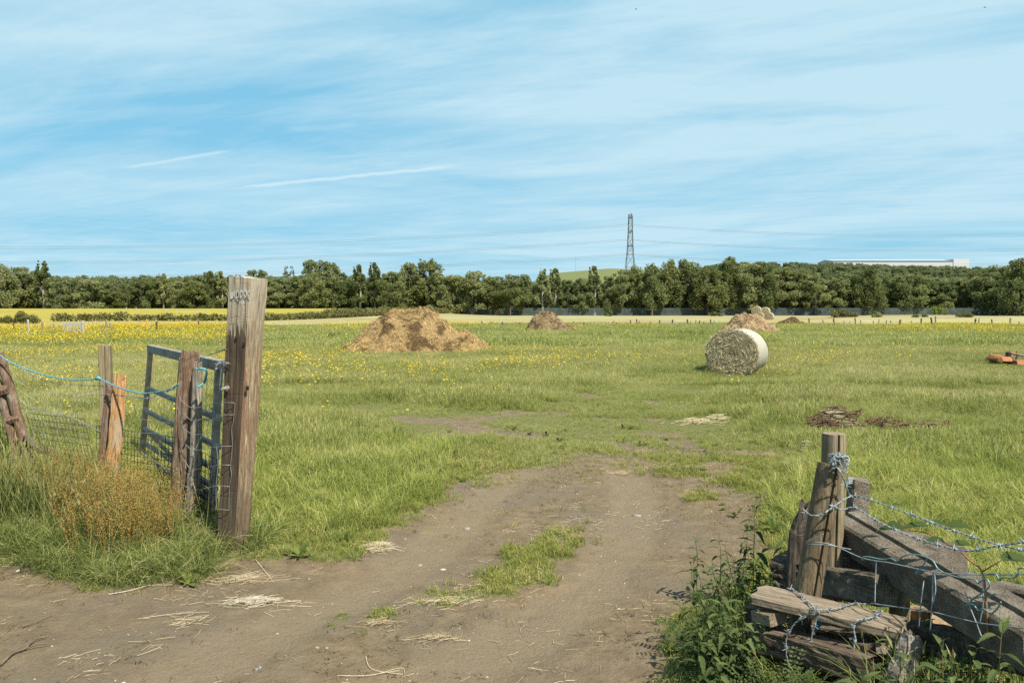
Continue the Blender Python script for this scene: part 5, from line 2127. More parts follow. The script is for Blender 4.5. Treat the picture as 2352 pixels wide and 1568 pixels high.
straw_pile(1010, 1478, 34, 7, 110, 'dead stems round the small tuft at lower centre', (.03, .10), .015, .003, 13)

# ================================================================== STONES AND TWIGS ON THE TRACK
mat_wstone = m_noise('white_stone', [(.3, (.24, .23, .21)), (.7, (.40, .385, .36))], 30, .85, 0, .3)
mat_gstone = m_noise('grey_stone', [(.3, (.12, .11, .098)), (.7, (.23, .215, .20))], 30, .85, 0, .4)
mat_bstone = m_noise('brown_stone', [(.3, (.14, .11, .075)), (.7, (.25, .205, .15))], 30, .9, 0, .4)
for i, (px, py, wpx, mt, lab) in enumerate((
        (1037, 1012, 14, mat_wstone, 'white stone in the turf beyond the left edge of the track'), (1073, 1211, 20, mat_gstone, 'round grey stone set in the middle of the bare track'),
        (593, 1560, 0, None, ''), (595, 1536, 26, mat_gstone, 'flat grey stone on the track near the bottom edge of the photograph'),
        (738, 1489, 0, None, ''), (42, 1316, 12, mat_wstone, 'white stone under the grass bank at the far left'), (57, 1290, 10, mat_wstone, 'small white flint in the grass bank at the far left'),
        (1018, 1303, 14, mat_wstone, 'thin white stone flake left of the grass strip'), (965, 1290, 16, mat_gstone, 'dull grey stone beside the left wheel track'), (1463, 1180, 22, mat_gstone, 'pale flat stone on the right wheel track'),
        (1505, 1012, 0, None, ''), (728, 1490, 13, mat_bstone, 'brown clod, left of a pair near the lower centre left'), (750, 1487, 12, mat_bstone, 'brown clod, right of a pair near the lower centre left'),
        (728, 1398, 0, None, ''), (940, 1367, 0, None, ''), (340, 1340, 11, mat_wstone, 'small pale flint at the front foot of the grass bank'), (283, 1566, 12, mat_wstone, 'pale pebble at the bottom edge, lower left'))):
    if not mt:
        continue
    g = on_ground(px, py)
    vs, fs = pebble(200 + i, wpx * g.y / F / 2)
    link_mesh('stone', np.array(vs) * [1, 1, .75] + np.array(g) - [0, 0, .12 * wpx * g.y / F], fs, mt, None, g, True, label=lab, cat='stone')
mat_twig = m_noise('twig_bark', [(.3, (.06, .045, .03)), (.7, (.14, .11, .075))], 30, .9, 0, .4)
mat_twigp = m_noise('pale_twig', [(.3, (.36, .31, .22)), (.7, (.56, .51, .40))], 30, .8, 0, .2)
for (pts, r, mt, lab) in (([(0, 1530), (30, 1510), (55, 1498), (80, 1486), (107, 1471)], .007, mat_twig, 'dark forked twig on the track at lower left'),
                          ([(775, 1563), (850, 1556), (920, 1540), (930, 1545)], .0015, mat_twigp, 'bent pale stem on the soil at the bottom, left of centre'),
                          ([(840, 1512), (855, 1545), (925, 1545)], .0015, mat_twigp, 'white kinked straw on the soil at the bottom centre'),
                          ([(250, 1373), (300, 1364), (345, 1356), (395, 1352)], .0026, mat_twigp, 'long pale stick lying before the grass bank'),
                          ([(585, 1290), (612, 1318), (628, 1340)], .0018, mat_twigp, 'pale curved stem beside the foot of the tall gatepost'),
                          ([(1640, 1403), (1690, 1380), (1730, 1372)], .003, mat_twigp, 'pale forked stem on the soil left of the timber pile'),
                          ([(55, 1448), (85, 1434), (118, 1422)], .0035, mat_twig, 'thin dark twig on the track above the forked one'),
                          ([(330, 1428), (400, 1420), (480, 1413)], .0016, mat_twigp, 'long thin pale stem lying across the soil at left')):
    q = [on_ground(a, b) for a, b in pts]
    mb = MB()
    c = catmull([p + Vector((0, 0, r + .004 + .006 * (i % 2))) for i, p in enumerate(q)], 5)
    mb.tube(c, [r * (1 - .5 * i / len(c)) for i in range(len(c))], 5)
    if mt is mat_twig:
        j = c[len(c) // 2]
        mb.tube([j, j + Vector((.05, .03, .012)), j + Vector((.10, .05, .006))], [r * .6, r * .5, r * .3], 5)
    mb.build('twig', mt, None, q[0], label=lab, cat='twig')
# last year's leaf litter is left to the scatter

# ================================================================== TALL GATEPOST
def rough_square(base, top, half0, half1, yaw, seed, nr=46, chips=.006, notch=None):
    """squared timber with worn edges, saw chatter and splits; returns MB"""
    rg = np.random.default_rng(seed)
    base, top = Vector(base), Vector(top)
    ax = (top - base)
    L = ax.length
    rm = rot_to(ax)
    # force the yaw of the section
    zax = ax.normalized()
    xax = Vector((math.cos(yaw), math.sin(yaw), 0))
    xax = (xax - zax * xax.dot(zax)).normalized()
    yax = zax.cross(xax)
    n = 40
    rings = []
    for i in range(nr + 1):
        t = i / nr
        h = half0 + (half1 - half0) * t
        if isinstance(h, tuple):
            pass
        ring = []
        for k in range(n):
            an = 2 * math.pi * (k + .5) / n
            c, s = math.cos(an), math.sin(an)
            q = max(abs(c), abs(s))
            x, y = c / q, s / q
            # worn corners
            cr = max(0, abs(x) + abs(y) - 1.78) * .55
            x, y = x * (1 - cr * .35), y * (1 - cr * .35)
            nz = (float(fbm(an * 3 + seed, t * L * 3, .8, seed, 3)) - .5) * chips * 2.2 + (float(vnoise(an * 9 + 40, t * L * 1.5, .7, seed + 3)) - .5) * chips
            if notch:
                nz += notch(an, t)
            ring.append(base + zax * (L * t) + xax * (x * h + nz * c) + yax * (y * h + nz * s))
        rings.append(ring)
    for k in range(n):     # uneven top
        rings[-1][k] = rings[-1][k] + zax * float(vnoise(k * .35, 0, 1, seed) - .5) * .016
    mb = MB()
    mb.loft(rings, caps=True)
    return mb, xax, yax, zax


PB = Vector((P(531, 1262, 5.52).x, 5.52, -.25))
PT = P(572, 637, 5.50)
YAW = math.atan2(-.94, -.35)        # outward direction of the left (camera-side) face


def post_notch(an, t):
    # bark strip and hollows down the right hand corner
    a = (an - 1.95) % 6.283
    v = 0
    if a < .9:
        v -= .016 * math.exp(-((a - .45) / .22) ** 2) * (0.4 + .6 * float(vnoise(t * 12, 3, 1, 77)))
    return v


pm, pxa, pya, pza = rough_square(PB, PT, 0.081, 0.102, YAW, 17, 52, .007, post_notch)
m = M('old_sleeper_wood')
v = m.coord('Object', (14, 14, 1.1))
g1 = m.noise(v, 6, 6, .65, .3)
col = m.ramp(g1, [(.30, (.10, .070, .043)), (.48, (.215, .165, .105)), (.66, (.35, .285, .19))])
grey = m.noise(m.coord('Object', (6, 6, 1.4)), 3, 4, .6)
hgt_ = m.n('ShaderNodeSeparateXYZ')
m.link(m.coord('Object'), hgt_.inputs[0])
zz = hgt_.outputs['Z']
topf = m.n('ShaderNodeMapRange')
topf.inputs['From Min'].default_value = 1.25
topf.inputs['From Max'].default_value = 2.0
m.link(zz, topf.inputs['Value'])
col = m.mix(m.math('MULTIPLY', topf.outputs[0], m.ramp(grey, [(.34, .30), (.58, .95)])), col, (.34, .31, .26))
# creosote stain on the camera side face: starts with ragged tongues
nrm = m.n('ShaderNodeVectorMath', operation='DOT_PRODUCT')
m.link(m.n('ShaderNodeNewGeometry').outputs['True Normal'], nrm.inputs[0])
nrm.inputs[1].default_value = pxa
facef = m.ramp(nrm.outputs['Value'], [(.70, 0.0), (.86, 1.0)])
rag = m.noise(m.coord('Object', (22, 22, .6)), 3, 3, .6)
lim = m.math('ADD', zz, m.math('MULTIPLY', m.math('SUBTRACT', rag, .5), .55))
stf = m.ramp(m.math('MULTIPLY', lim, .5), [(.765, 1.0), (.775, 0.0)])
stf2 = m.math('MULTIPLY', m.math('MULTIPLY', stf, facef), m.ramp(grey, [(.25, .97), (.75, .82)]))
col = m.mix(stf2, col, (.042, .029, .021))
# reddish bark wound on the right flank
nr2 = m.n('ShaderNodeVectorMath', operation='DOT_PRODUCT')
m.link(m.n('ShaderNodeNewGeometry').outputs['True Normal'], nr2.inputs[0])
nr2.inputs[1].default_value = pya
red = m.noise(m.coord('Object', (9, 9, 1.0)), 2.6, 4, .6, .5)
rf = m.ramp(red, [(.46, 0.0), (.55, .85)])
low = m.n('ShaderNodeMapRange')
low.inputs['From Min'].default_value = 1.75
low.inputs['From Max'].default_value = 1.3
m.link(zz, low.inputs['Value'])
col = m.mix(m.math('MULTIPLY', m.math('MULTIPLY', rf, low.outputs[0]), m.ramp(nr2.outputs['Value'], [(.35, .12), (.6, .9), (.9, .55)])), col, (.11, .048, .028))
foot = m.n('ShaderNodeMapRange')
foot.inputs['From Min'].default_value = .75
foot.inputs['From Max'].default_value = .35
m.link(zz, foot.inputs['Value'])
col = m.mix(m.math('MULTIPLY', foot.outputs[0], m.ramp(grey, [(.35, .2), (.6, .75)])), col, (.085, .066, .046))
sawn = m.noise(m.coord('Object', (2.2, 2.2, 26)), 3, 3, .6, .2)
swf = m.math('MULTIPLY', m.ramp(sawn, [(.34, .75), (.40, 0.0)]), facef)
col = m.mix(m.math('MULTIPLY', swf, m.ramp(g1, [(.4, .2), (.6, .9)])), col, (.06, .043, .03))
split = m.noise(m.coord('Object', (30, 30, .5)), 3, 2, .5)
col = m.mix(m.ramp(split, [(.28, .9), (.33, 0.0)]), col, (.03, .022, .017))
hh = m.math('ADD', m.math('ADD', g1, m.math('MULTIPLY', swf, -.5)), m.math('MULTIPLY', m.ramp(split, [(.28, 0.0), (.34, 1.0)]), .8))
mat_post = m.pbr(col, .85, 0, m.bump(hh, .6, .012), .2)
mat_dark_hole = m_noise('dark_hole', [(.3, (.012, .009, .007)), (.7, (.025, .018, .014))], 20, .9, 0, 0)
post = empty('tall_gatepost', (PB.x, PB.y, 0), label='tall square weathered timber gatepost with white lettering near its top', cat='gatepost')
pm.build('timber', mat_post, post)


def on_face(px, py, off=.004):
    """a point on the camera-side face of the gatepost"""
    d = Vector(ray(px, py))
    o = Vector((0, 0, CAM_H))
    c0 = PB + pxa * .081
    c1 = PT + pxa * .102
    up = (c1 - c0).normalized()
    nrm_ = pya.cross(up).normalized()
    if nrm_.dot(pxa) < 0:
        nrm_ = -nrm_
    t = (c0 + nrm_ * off - o).dot(nrm_) / d.dot(nrm_)
    return o + d * t


# faded white lettering
mw = M('worn_white_paint')
wn_ = mw.noise(mw.coord('Object', (1, 1, 1)), 70, 4, .7)
mat_paint = mw.pbr(mw.ramp(wn_, [(.36, (.20, .17, .13)), (.50, (.40, .40, .38)), (.7, (.52, .53, .52))]), .8)
cu = bpy.data.curves.new('lettering', 'FONT')
cu.body = 'ADDOC'
cu.size = 1.0
cu.space_character = 1.02
cu.extrude = .004
cu.offset = .004
tmp = bpy.data.objects.new('lettering_src', cu)
COL.objects.link(tmp)
bpy.context.view_layer.update()
dg = bpy.context.evaluated_depsgraph_get()
tme = bpy.data.meshes.new_from_object(tmp.evaluated_get(dg))
bpy.data.objects.remove(tmp)
tv = np.array([tuple(q.co) for q in tme.vertices])
tfc = [tuple(p.vertices) for p in tme.polygons]
tv[:, 0] -= tv[:, 0].min()
tv[:, 1] -= tv[:, 1].min()
tw, th = tv[:, 0].max(), tv[:, 1].max()
a0, a1, b0_ = on_face(535, 686, .0), on_face(577, 682, .0), on_face(536, 668, .0)
pts = []
for (X, Y_, Z_) in tv:
    q = a0 + (a1 - a0) * (X / tw) + (b0_ - a0) * (Y_ / th) + pxa * (.0075 + Z_ * .15)
    pts.append(q)
link_mesh('lettering', pts, tfc, mat_paint, post)
# a few dribbles of the same paint below the lettering and the ghost of the first letter
dr = MB()
for (pa, pb_, ww) in (((531, 672), (530.5, 687), .0045), ((533.5, 671), (533, 686), .003), ((555, 692), (557, 704), .004), ((559, 690), (558, 700), .003), ((553, 700), (561, 698), .0025), ((546, 688), (545, 692), .003)):
    a, b = on_face(*pa, .002), on_face(*pb_, .002)
    s = pya * ww
    dr.add([a - s, a + s, b + s, b - s, a - s + pxa * .003, a + s + pxa * .003, b + s * .6 + pxa * .003, b - s * .6 + pxa * .003],
           [(0, 3, 2, 1), (4, 5, 6, 7), (0, 1, 5, 4), (1, 2, 6, 5), (2, 3, 7, 6), (3, 0, 4, 7)])
dr.build('paint_marks', mat_paint, post)
# nail and bolt holes, long shake
for (px, py) in ((560, 790), (541, 778), (567, 891)):
    if px > 575:
        continue
    c = on_face(px, py, .004)
    mb = MB()
    mb.loft([[c + pya * (.009 * math.cos(a)) + pza * (.016 * math.sin(a)) + pxa * q for a in np.linspace(0, 6.283, 10, endpoint=False)] for q in (-.012, .0022)])
    mb.build('hole', mat_dark_hole, post)
mb = MB()
sh = [(546, 668), (547, 700), (546, 735), (544, 790), (543, 830), (541, 880)]
for (p0, p1) in zip(sh[:-1], sh[1:]):
    a, b = on_face(*p0, .0008), on_face(*p1, .0008)
    mb.add([a - pya * .0022, a + pya * .0022, b + pya * .0022, b - pya * .0022], [(0, 1, 2, 3)])
mb.build('shake', mat_dark_hole, post)
mat_zinc = m_noise('zinc', [(.3, (.2, .2, .19)), (.7, (.36, .36, .35))], 30, .5, .4, .1)
c = on_face(529, 892, .0)
mb = MB()
mb.tube([c - pxa * .01 - pya * .02, c + pxa * .004 - pya * .02], .036, 14)
wsh = mb.build('washer', mat_rust, post)
mb = MB()
mb.tube([c - pya * .02, c + pxa * .018 - pya * .02], .020, 6)
mb.tube([c + pxa * .015 - pya * .02, c + pxa * .06 - pya * .02], .0105, 8)
mb.build('bolt', mat_zinc, post)

# ================================================================== OLD FENCE AT LEFT
mat_oldbrown = m_wood('old_brown_post', (.05, .032, .022), (.13, .082, .054), (.24, .165, .115), (12, 12, 1.0), .8, (.20, .17, .135))
mat_oldgrey = m_wood('old_grey_post', (.06, .05, .04), (.17, .145, .12), (.36, .33, .29), (14, 14, .9), .9)
mat_orange = m_wood('split_orange_post', (.17, .085, .035), (.34, .185, .08), (.44, .29, .16), (14, 14, .9), .6, (.30, .26, .20))
mat_olive = m_wood('olive_post', (.10, .08, .045), (.19, .155, .095), (.29, .245, .165), (12, 12, .8), .6)


def log_post(pts, radii, seed, n=18, jag=.02, flat=None, sub=6):
    """irregular weathered stake; pts axis, radii per pt"""
    cp = catmull(pts, sub)
    rad = np.interp(np.linspace(0, len(pts) - 1, len(cp)), np.arange(len(pts)), radii)
    rings = []
    for i, p in enumerate(cp):
        a = cp[max(0, i - 1)]
        b = cp[min(len(cp) - 1, i + 1)]
        t = (b - a).normalized()
        u = Vector((1, 0, 0))
        u = (u - t * u.dot(t)).normalized()
        v = t.cross(u)
        ring = []
        for k in range(n):
            an = 6.283 * k / n
            rr = rad[i] * (1 + (float(fbm(an * 2.2 + seed * 7, i * .55, 1.2, seed, 3)) - .5) * .42 + (float(vnoise(an * 6, i * .15, 1, seed + 2)) - .5) * .22)
            if flat:
                rr *= 1 - flat * abs(math.sin(an)) ** 3
            ring.append(p + u * rr * math.cos(an) + v * rr * math.sin(an))
        rings.append(ring)
    for k in range(n):
        rings[-1][k] = rings[-1][k] + Vector((0, 0, (float(vnoise(k * .8, seed, 1, seed)) - .5) * jag * 2))
    mb = MB()
    mb.loft(rings, caps=False)
    c = sum((Vector(q) for q in rings[-1]), Vector()) / n
    o = len(mb.v)
    mb.v.append(tuple(c))
    base_i = (len(rings) - 1) * n
    for k in range(n):
        mb.f.append((base_i + k, base_i + (k + 1) % n, o))
    return mb


def stake(name, top, bot, Y0, Y1, r0, r1, mat, seed, label, bend=0, flat=None, jag=.02):
    """top/bot surveyed px; Y distances of top and foot"""
    t = P(*top, Y0)
    b = P(*bot, Y1)
    d = (b - t).normalized()
    foot = b + d * max(.1, (b.z + .12) / max(.2, -d.z))
    mid = t.lerp(foot, .5) + Vector((bend, 0, 0))
    mb = log_post([foot, foot.lerp(mid, .6), mid, mid.lerp(t, .7), t], [r0, r0, (r0 + r1) / 2, r1, r1 * .93], seed, 18, jag, flat)
    return mb.build(name, mat, None, (foot.x, foot.y, 0), label=label, cat='fence post')


mat_char0 = m_wood('grey_black_rail', (.03, .025, .02), (.09, .075, .06), (.2, .175, .145), (9, 9, 1.5), .8)
# A: the leaning pierced post, two splinters joined by bridges
Y = 7.15
root = empty('fence_post', P(40, 1060, Y), label='leaning rotten brown fence post split through by slots at the far left', cat='fence post')
ft = P(66, 1075, Y)
mb = log_post([ft + Vector((.06, 0, -.15)), P(52, 1000, Y), P(34, 935, Y), P(16, 870, Y), P(0, 812, Y)], [.046, .044, .042, .040, .030], 3, 16, .03)
mb.build('right_splinter', mat_oldbrown, root)
mb = log_post([ft + Vector((-.09, -.02, -.15)), P(30, 1010, Y), P(14, 950, Y), P(-2, 890, Y), P(-14, 855, Y)], [.042, .039, .037, .035, .024], 9, 16, .03)
mb.build('left_splinter', mat_oldbrown, root)
for (a, b, r) in (((0, 900), (22, 893), .06), ((24, 965), (46, 960), .05), ((40, 1010), (56, 1008), .045)):
    mb = MB()
    mb.tube([P(*a, Y), P((a[0] + b[0]) / 2, (a[1] + b[1]) / 2, Y - .01), P(*b, Y)], [r, r * .85, r], 8)
    mb.build('wood_bridge', mat_oldbrown, root)
# lying rail at its foot
mb = log_post([P(58, 1000, 7.1), P(85, 1028, 7.1), P(115, 1040, 7.1), P(140, 1052, 7.1)], [.026, .032, .03, .02], 21, 12)
mb.build('fallen_rail', mat_char0, None, P(135, 1052, 6.85), label='short grey fallen rail lying in grass beside the leaning split post', cat='fence rail')

# B: squared olive post behind
t, b = P(245, 792, 7.35), P(243, 1050, 7.35)
mb = MB()
rm = Matrix.Rotation(R(12), 3, 'Z')
for off, wx_ in ((-.022, .052), (.032, .040)):
    mb.box(((t.x + b.x) / 2 + off, 7.35, (t.z - .1) / 2), (wx_, .09, t.z + .1), rm, .005, .003)
mb.build('fence_post', mat_olive, None, (t.x, 7.35, 0), label='slim squared olive fence post, tallest behind the blue rope', cat='fence post')
stake('fence_post', (256, 884), (236, 1070), 6.95, 6.9, .052, .044, mat_oldbrown, 31, 'round topped old brown fence post covered with lichen, left of the orange one', .0)
stake('fence_post', (277, 862), (255, 1075), 6.85, 6.8, .066, .052, mat_orange, 37, 'bright orange split fence post standing right of the blue rope knot', .01, .25, .03)
stake('fence_post', (437, 808), (417, 1150), 6.15, 6.1, .083, .074, mat_oldbrown, 41, 'thick reddish brown fence post with mossy round top beside the gate', .0, .2, .02)
stake('fence_post', (455, 838), (437, 1150), 6.02, 6.0, .052, .036, mat_oldgrey, 47, 'pale grey split stake leaning close against the thick brown post', .02, .3, .05)

# gate
mat_galv = m_noise('galvanised_gate', [(.3, (.11, .108, .10)), (.5, (.185, .18, .165)), (.68, (.265, .26, .245)), (.8, (.22, .17, .13))], 9, .8, 0, .05)
mat_stile = m_noise('rusty_tan_stile', [(.3, (.15, .105, .065)), (.55, (.28, .21, .135)), (.75, (.40, .32, .22))], 7, .8, .1, .2)
YN, YF = 5.86, 8.7
gate = empty('field_gate', (P(512, 1149, YN).x, YN, .1), label='open galvanised field gate with six rails hung behind the wire fence', cat='gate')


def grail(n0, f0, h, mat_, nm, dpt=.045):
    a, b = P(*n0, YN), P(*f0, YF)
    d = (b - a)
    mb = MB()
    zx = d.normalized()
    up = Vector((0, 0, 1))
    sd = zx.cross(up).normalized()
    up = sd.cross(zx)
    mt = Matrix((zx, sd, up)).transposed()
    mb.box((a + b) / 2, (d.length + .0, dpt, h), mt, .006)
    return mb.build(nm, mat_, gate)


for (n0, f0, h) in (((521, 843), (343, 800), .085), ((506, 963), (336, 890), .042), ((503, 1026), (331, 942), .042), ((499, 1080), (329, 982), .042), ((497, 1122), (325, 1013), .042), ((494, 1155), (322, 1043), .042)):
    grail(n0, f0, h, mat_galv, 'rail', .05 if h > .06 else .035)


def gstile(pt, pb_, Y, w_, mat_, nm):
    a, b = P(*pt, Y), P(*pb_, Y)
    mb = MB()
    d = (a - b).normalized()
    sx_ = Vector((.56, -.83, 0))
    sx_ = (sx_ - d * sx_.dot(d)).normalized()
    mt = Matrix((sx_, d.cross(sx_), d)).transposed()
    mb.box((a + b) / 2, (w_, .055, (a - b).length), mt, .006)
    return mb.build(nm, mat_, gate)


gstile((348, 796), (325, 1060), YF - .03, .10, mat_stile, 'end_stile')
gstile((503, 845), (488, 1160), YN + .12, .045, mat_galv, 'hinge_stile')
fr = .42
gstile((427 - 8, 822), (398, 1100), YN + (YF - YN) * .46, .04, mat_stile, 'upright')
grail((497, 1150), (333, 985), .04, mat_stile, 'brace', .03)

# rusty weld mesh panels
mat_mesh = m_noise('weld_mesh', [(.3, (.022, .02, .016)), (.7, (.06, .05, .035))], 20, .7, .3, 0)


def mesh_panel(c00, c10, c01, c11, nu, nv, label):
    """corners: top-left, top-right, bottom-left, bottom-right"""
    mb = MB()
    for i in range(nu + 1):
        u = i / nu
        mb.tube([c00.lerp(c10, u), c01.lerp(c11, u)], .0028, 4, False)
    for j in range(nv + 1):
        v = j / nv
        mb.tube([c00.lerp(c01, v) + Vector((0, .004, 0)), c10.lerp(c11, v) + Vector((0, .004, 0))], .0028, 4, False)
    mb.build('mesh_panel', mat_mesh, None, c01, label=label, cat='wire mesh')


mesh_panel(P(60, 948, 7.45), P(194, 962, 7.35), P(95, 1062, 7.4), P(222, 1085, 7.3), 16, 8, 'dark rusty weld mesh panel leaning between the split post and the brown post')
mesh_panel(P(-60, 905, 7.5), P(44, 955, 7.5), P(-40, 1050, 7.5), P(58, 1060, 7.5), 14, 10, 'dark weld mesh panel behind the leaning split post at the left edge')
mesh_panel(P(222, 978, 7.1), P(405, 1005, 6.5), P(222, 1100, 7.1), P(400, 1130, 6.5), 24, 9, 'dark weld mesh panel behind the orange post and the gate rails')
mesh_panel(P(405, 1008, 6.35), P(497, 1055, 5.85), P(402, 1140, 6.35), P(492, 1180, 5.85), 12, 9, 'dark weld mesh panel between the thick brown post and the tall gatepost')

# wires
mat_galvwire = m_noise('galvanised_wire', [(.3, (.13, .14, .145)), (.7, (.26, .275, .28))], 40, .6, .2, 0)
mat_barb = m_noise('new_barbed_wire', [(.3, (.13, .165, .185)), (.7, (.27, .315, .34))], 40, .6, .2, 0)
mat_teal = m_noise('teal_wire', [(.3, (.09, .16, .17)), (.7, (.18, .27, .28))], 40, .5, .3, 0)


def strand2(mb, pts, r, gap, pitch):
    """two wires twisted round each other along pts"""
    c = catmull(pts, 10)
    # resample
    L = [0]
    for a, b in zip(c[:-1], c[1:]):
        L.append(L[-1] + (b - a).length)
    n = max(6, int(L[-1] / (pitch / 6)))
    xs = np.linspace(0, L[-1], n)
    co = np.array([np.interp(xs, L, [p[i] for p in c]) for i in range(3)]).T
    out = []
    for ph in (0, math.pi):
        path = []
        for i in range(n):
            p = Vector(co[i])
            t = Vector(co[min(i + 1, n - 1)] - co[max(i - 1, 0)]).normalized()
            u = t.orthogonal().normalized()
            if abs(t.z) < .95:
                u = Vector((0, 0, 1)) - t * t.z
                u.normalize()
            v = t.cross(u)
            an = 2 * math.pi * xs[i] / pitch + ph
            path.append(p + (u * math.cos(an) + v * math.sin(an)) * gap)
        mb.tube(path, r, 5)
    return co, xs


def barbed(name, pts, label, mat, r=.0017, every=.085, barb=.016, pitch=.045, seed=0, group=None):
    rg = random.Random(seed)
    mb = MB()
    co, xs = strand2(mb, pts, r, r * .95, pitch)
    o = MB()
    q = every * rg.uniform(.2, .8)
    while q < xs[-1]:
        i = int(np.searchsorted(xs, q))
        i = min(i, len(co) - 1)
        p = Vector(co[i])
        t = Vector(co[min(i + 1, len(co) - 1)] - co[max(i - 1, 0)]).normalized()
        u = t.orthogonal().normalized()
        v = t.cross(u)
        for h in range(2):
            a0_ = rg.uniform(0, 6.28)
            sh = [p + t * (-.006 + .012 * s / 10 + (h - .5) * .004) + (u * math.cos(a0_ + s * 1.25) + v * math.sin(a0_ + s * 1.25)) * r * 2.5 for s in range(11)]
            d0 = (sh[0] - sh[1]).normalized() * barb + t * rg.uniform(-.006, .006)
            d1 = (sh[-1] - sh[-2]).normalized() * barb + t * rg.uniform(-.006, .006)
            o.tube([sh[0] + d0] + sh + [sh[-1] + d1], [r * .4] + [r * .9] * 11 + [r * .4], 4, False)
        q += every * rg.uniform(.85, 1.15)
    root = empty(name, pts[0], label=label, cat='barbed wire', group=group)
    mb.build('strand', mat, root, smooth=True)
    o.build('barbs', mat, root)
    return root


YL = lambda px: float(np.interp(px, [0, 55, 250, 437, 497], [7.1, 7.1, 6.88, 6.02, 5.68]))
PL = lambda q: P(q[0], q[1], YL(q[0]))


def dpA(v):      # detail A of the survey (left fence)
    return (v[0] * .1860, (840 + v[1] / 5.059) * .9408)


barbed('barbed_wire', [PL(dpA(q)) for q in ((60, 185), (160, 245), (330, 345), (590, 455), (780, 490), (1040, 508), (1240, 515), (1400, 565))], 'old barbed strand sagging just below the blue rope at left', mat_galvwire, .0016, .11, seed=2)
barbed('barbed_wire', [PL(dpA(q)) for q in ((280, 775), (400, 790), (560, 805), (820, 880), (1030, 970), (1190, 1055), (1330, 1120))], 'old barbed strand slanting down across the weld mesh at left', mat_galvwire, .0018, .10, seed=4)
# stock netting, left bay
mb = MB()
H = [((150, 420), (380, 545), (570, 600), (750, 622), (900, 615), (1070, 592), (1250, 550)), ((200, 540), (420, 680), (560, 720), (720, 738), (880, 735), (1060, 708), (1240, 675)),
     ((245, 665), (360, 770), (600, 855), (780, 875), (960, 858), (1140, 832), (1220, 825)), ((300, 830), (560, 965), (680, 1010), (820, 1030), (1020, 1020), (1190, 1000)), ((360, 990), (600, 1130), (760, 1165), (1000, 1200), (1190, 1195)), ((420, 1150), (700, 1300), (1000, 1390), (1180, 1410))]
Hp = [catmull([PL(dpA(q)) for q in h], 6) for h in H]
for c in Hp:
    mb.tube(c, .0016, 4, False)
for xv in (420, 570, 740, 905, 1070):
    col_ = []
    for c, h in zip(Hp, H):
        X = PL(dpA((xv - 15 * len(col_) + (20 if len(col_) > 1 else 0), 700))).x
        col_.append(min(c, key=lambda p: abs(p.x - X)))
    mb.tube(col_, .0013, 4, False)
mb.build('stock_netting', mat_galvwire, None, P(150, 1050, 7), label='sagging wire stock netting between the split post and the brown post', cat='wire netting')


def dpB(v):      # detail B (netting at the gatepost)
    return ((330 + v[0] / 3.648) * .9408, (820 + v[1] / 3.648) * .9408)


def PBt(v):
    q = dpB(v)
    if v[0] > 742 or (v[0] > 715 and v[1] > 980):
        return on_face(q[0], q[1], .010)
    return PL(q) + Vector((0, -.08 if 380 < v[0] < 600 else 0, 0))


mb = MB()
HB = [((380, 510), (460, 570), (555, 628), (680, 605), (800, 592), (890, 595)), ((330, 600), (460, 670), (560, 740), (690, 705), (775, 702), (880, 700)), ((320, 730), (460, 800), (570, 860), (740, 845), (868, 830)),
      ((0, 855), (100, 865), (200, 862), (320, 860), (480, 940), (565, 1000), (730, 985), (865, 980)), ((345, 1030), (480, 1095), (550, 1165), (735, 1150), (850, 1148)), ((60, 1040), (280, 1185), (420, 1270), (560, 1345), (720, 1335), (840, 1340)), ((670, 1555), (730, 1540), (835, 1550)),
      ((0, 540), (100, 553), (250, 556), (380, 555)), ((0, 625), (120, 645), (240, 652), (330, 655)), ((0, 730), (215, 765), (320, 775))]
for h in HB:
    mb.tube(catmull([PBt(q) for q in h], 6), .0019, 5, False)
VB = [((890, 595), (875, 755), (860, 830), (865, 980), (850, 1148), (858, 1240), (840, 1340), (835, 1550)), ((725, 985), (738, 1150), (720, 1335), (725, 1540)), ((380, 510), (330, 600), (320, 730), (325, 860), (345, 1030), (280, 1185)),
      ((455, 570), (460, 670), (460, 800), (480, 940), (490, 1095), (420, 1270), (420, 1390)), ((240, 640), (215, 765), (150, 880), (135, 1025)), ((105, 650), (75, 740), (20, 870)), ((600, 620), (610, 740), (600, 860), (575, 1000), (560, 1165)), ((660, 610), (665, 705), (640, 850), (655, 990), (690, 1200)), ((640, 330), (635, 520), (625, 700)), ((770, 270), (750, 500), (740, 845))]
for h in VB:
    mb.tube(catmull([PBt(q) for q in h], 5), .0017, 5, False)
mb.build('stock_netting', mat_galvwire, None, P(437, 1180, 6.05), label='wire stock netting stapled across the thick brown post onto the tall gatepost', cat='wire netting')
barbed('barbed_wire', [PBt(q) for q in ((-560, 545), (-300, 520), (0, 545), (90, 560), (200, 525), (320, 480), (385, 450))], 'barbed strand passing behind the orange post to the thick brown post', mat_galvwire, .0016, .11, seed=6)
barbed('barbed_wire', [PBt(q) for q in ((590, 190), (690, 160), (740, 140), (815, 122))], 'short barbed strand between the grey stake and the tall gatepost above the gate', mat_galvwire, .0014, .09, seed=7)
barbed('barbed_wire', [PBt(q) for q in ((675, 275), (720, 262), (760, 240), (830, 238), (800, 255), (740, 265))], 'knot of wire tying the gate top rail to the tall gatepost', mat_galvwire, .0018, .04, seed=8)
barbed('barbed_wire', [PBt(q) for q in ((600, 735), (650, 745), (690, 690), (715, 715), (680, 640), (700, 700), (740, 690))], 'wire twist round the second gate rail beside the tall gatepost', mat_galvwire, .0018, .05, seed=9)

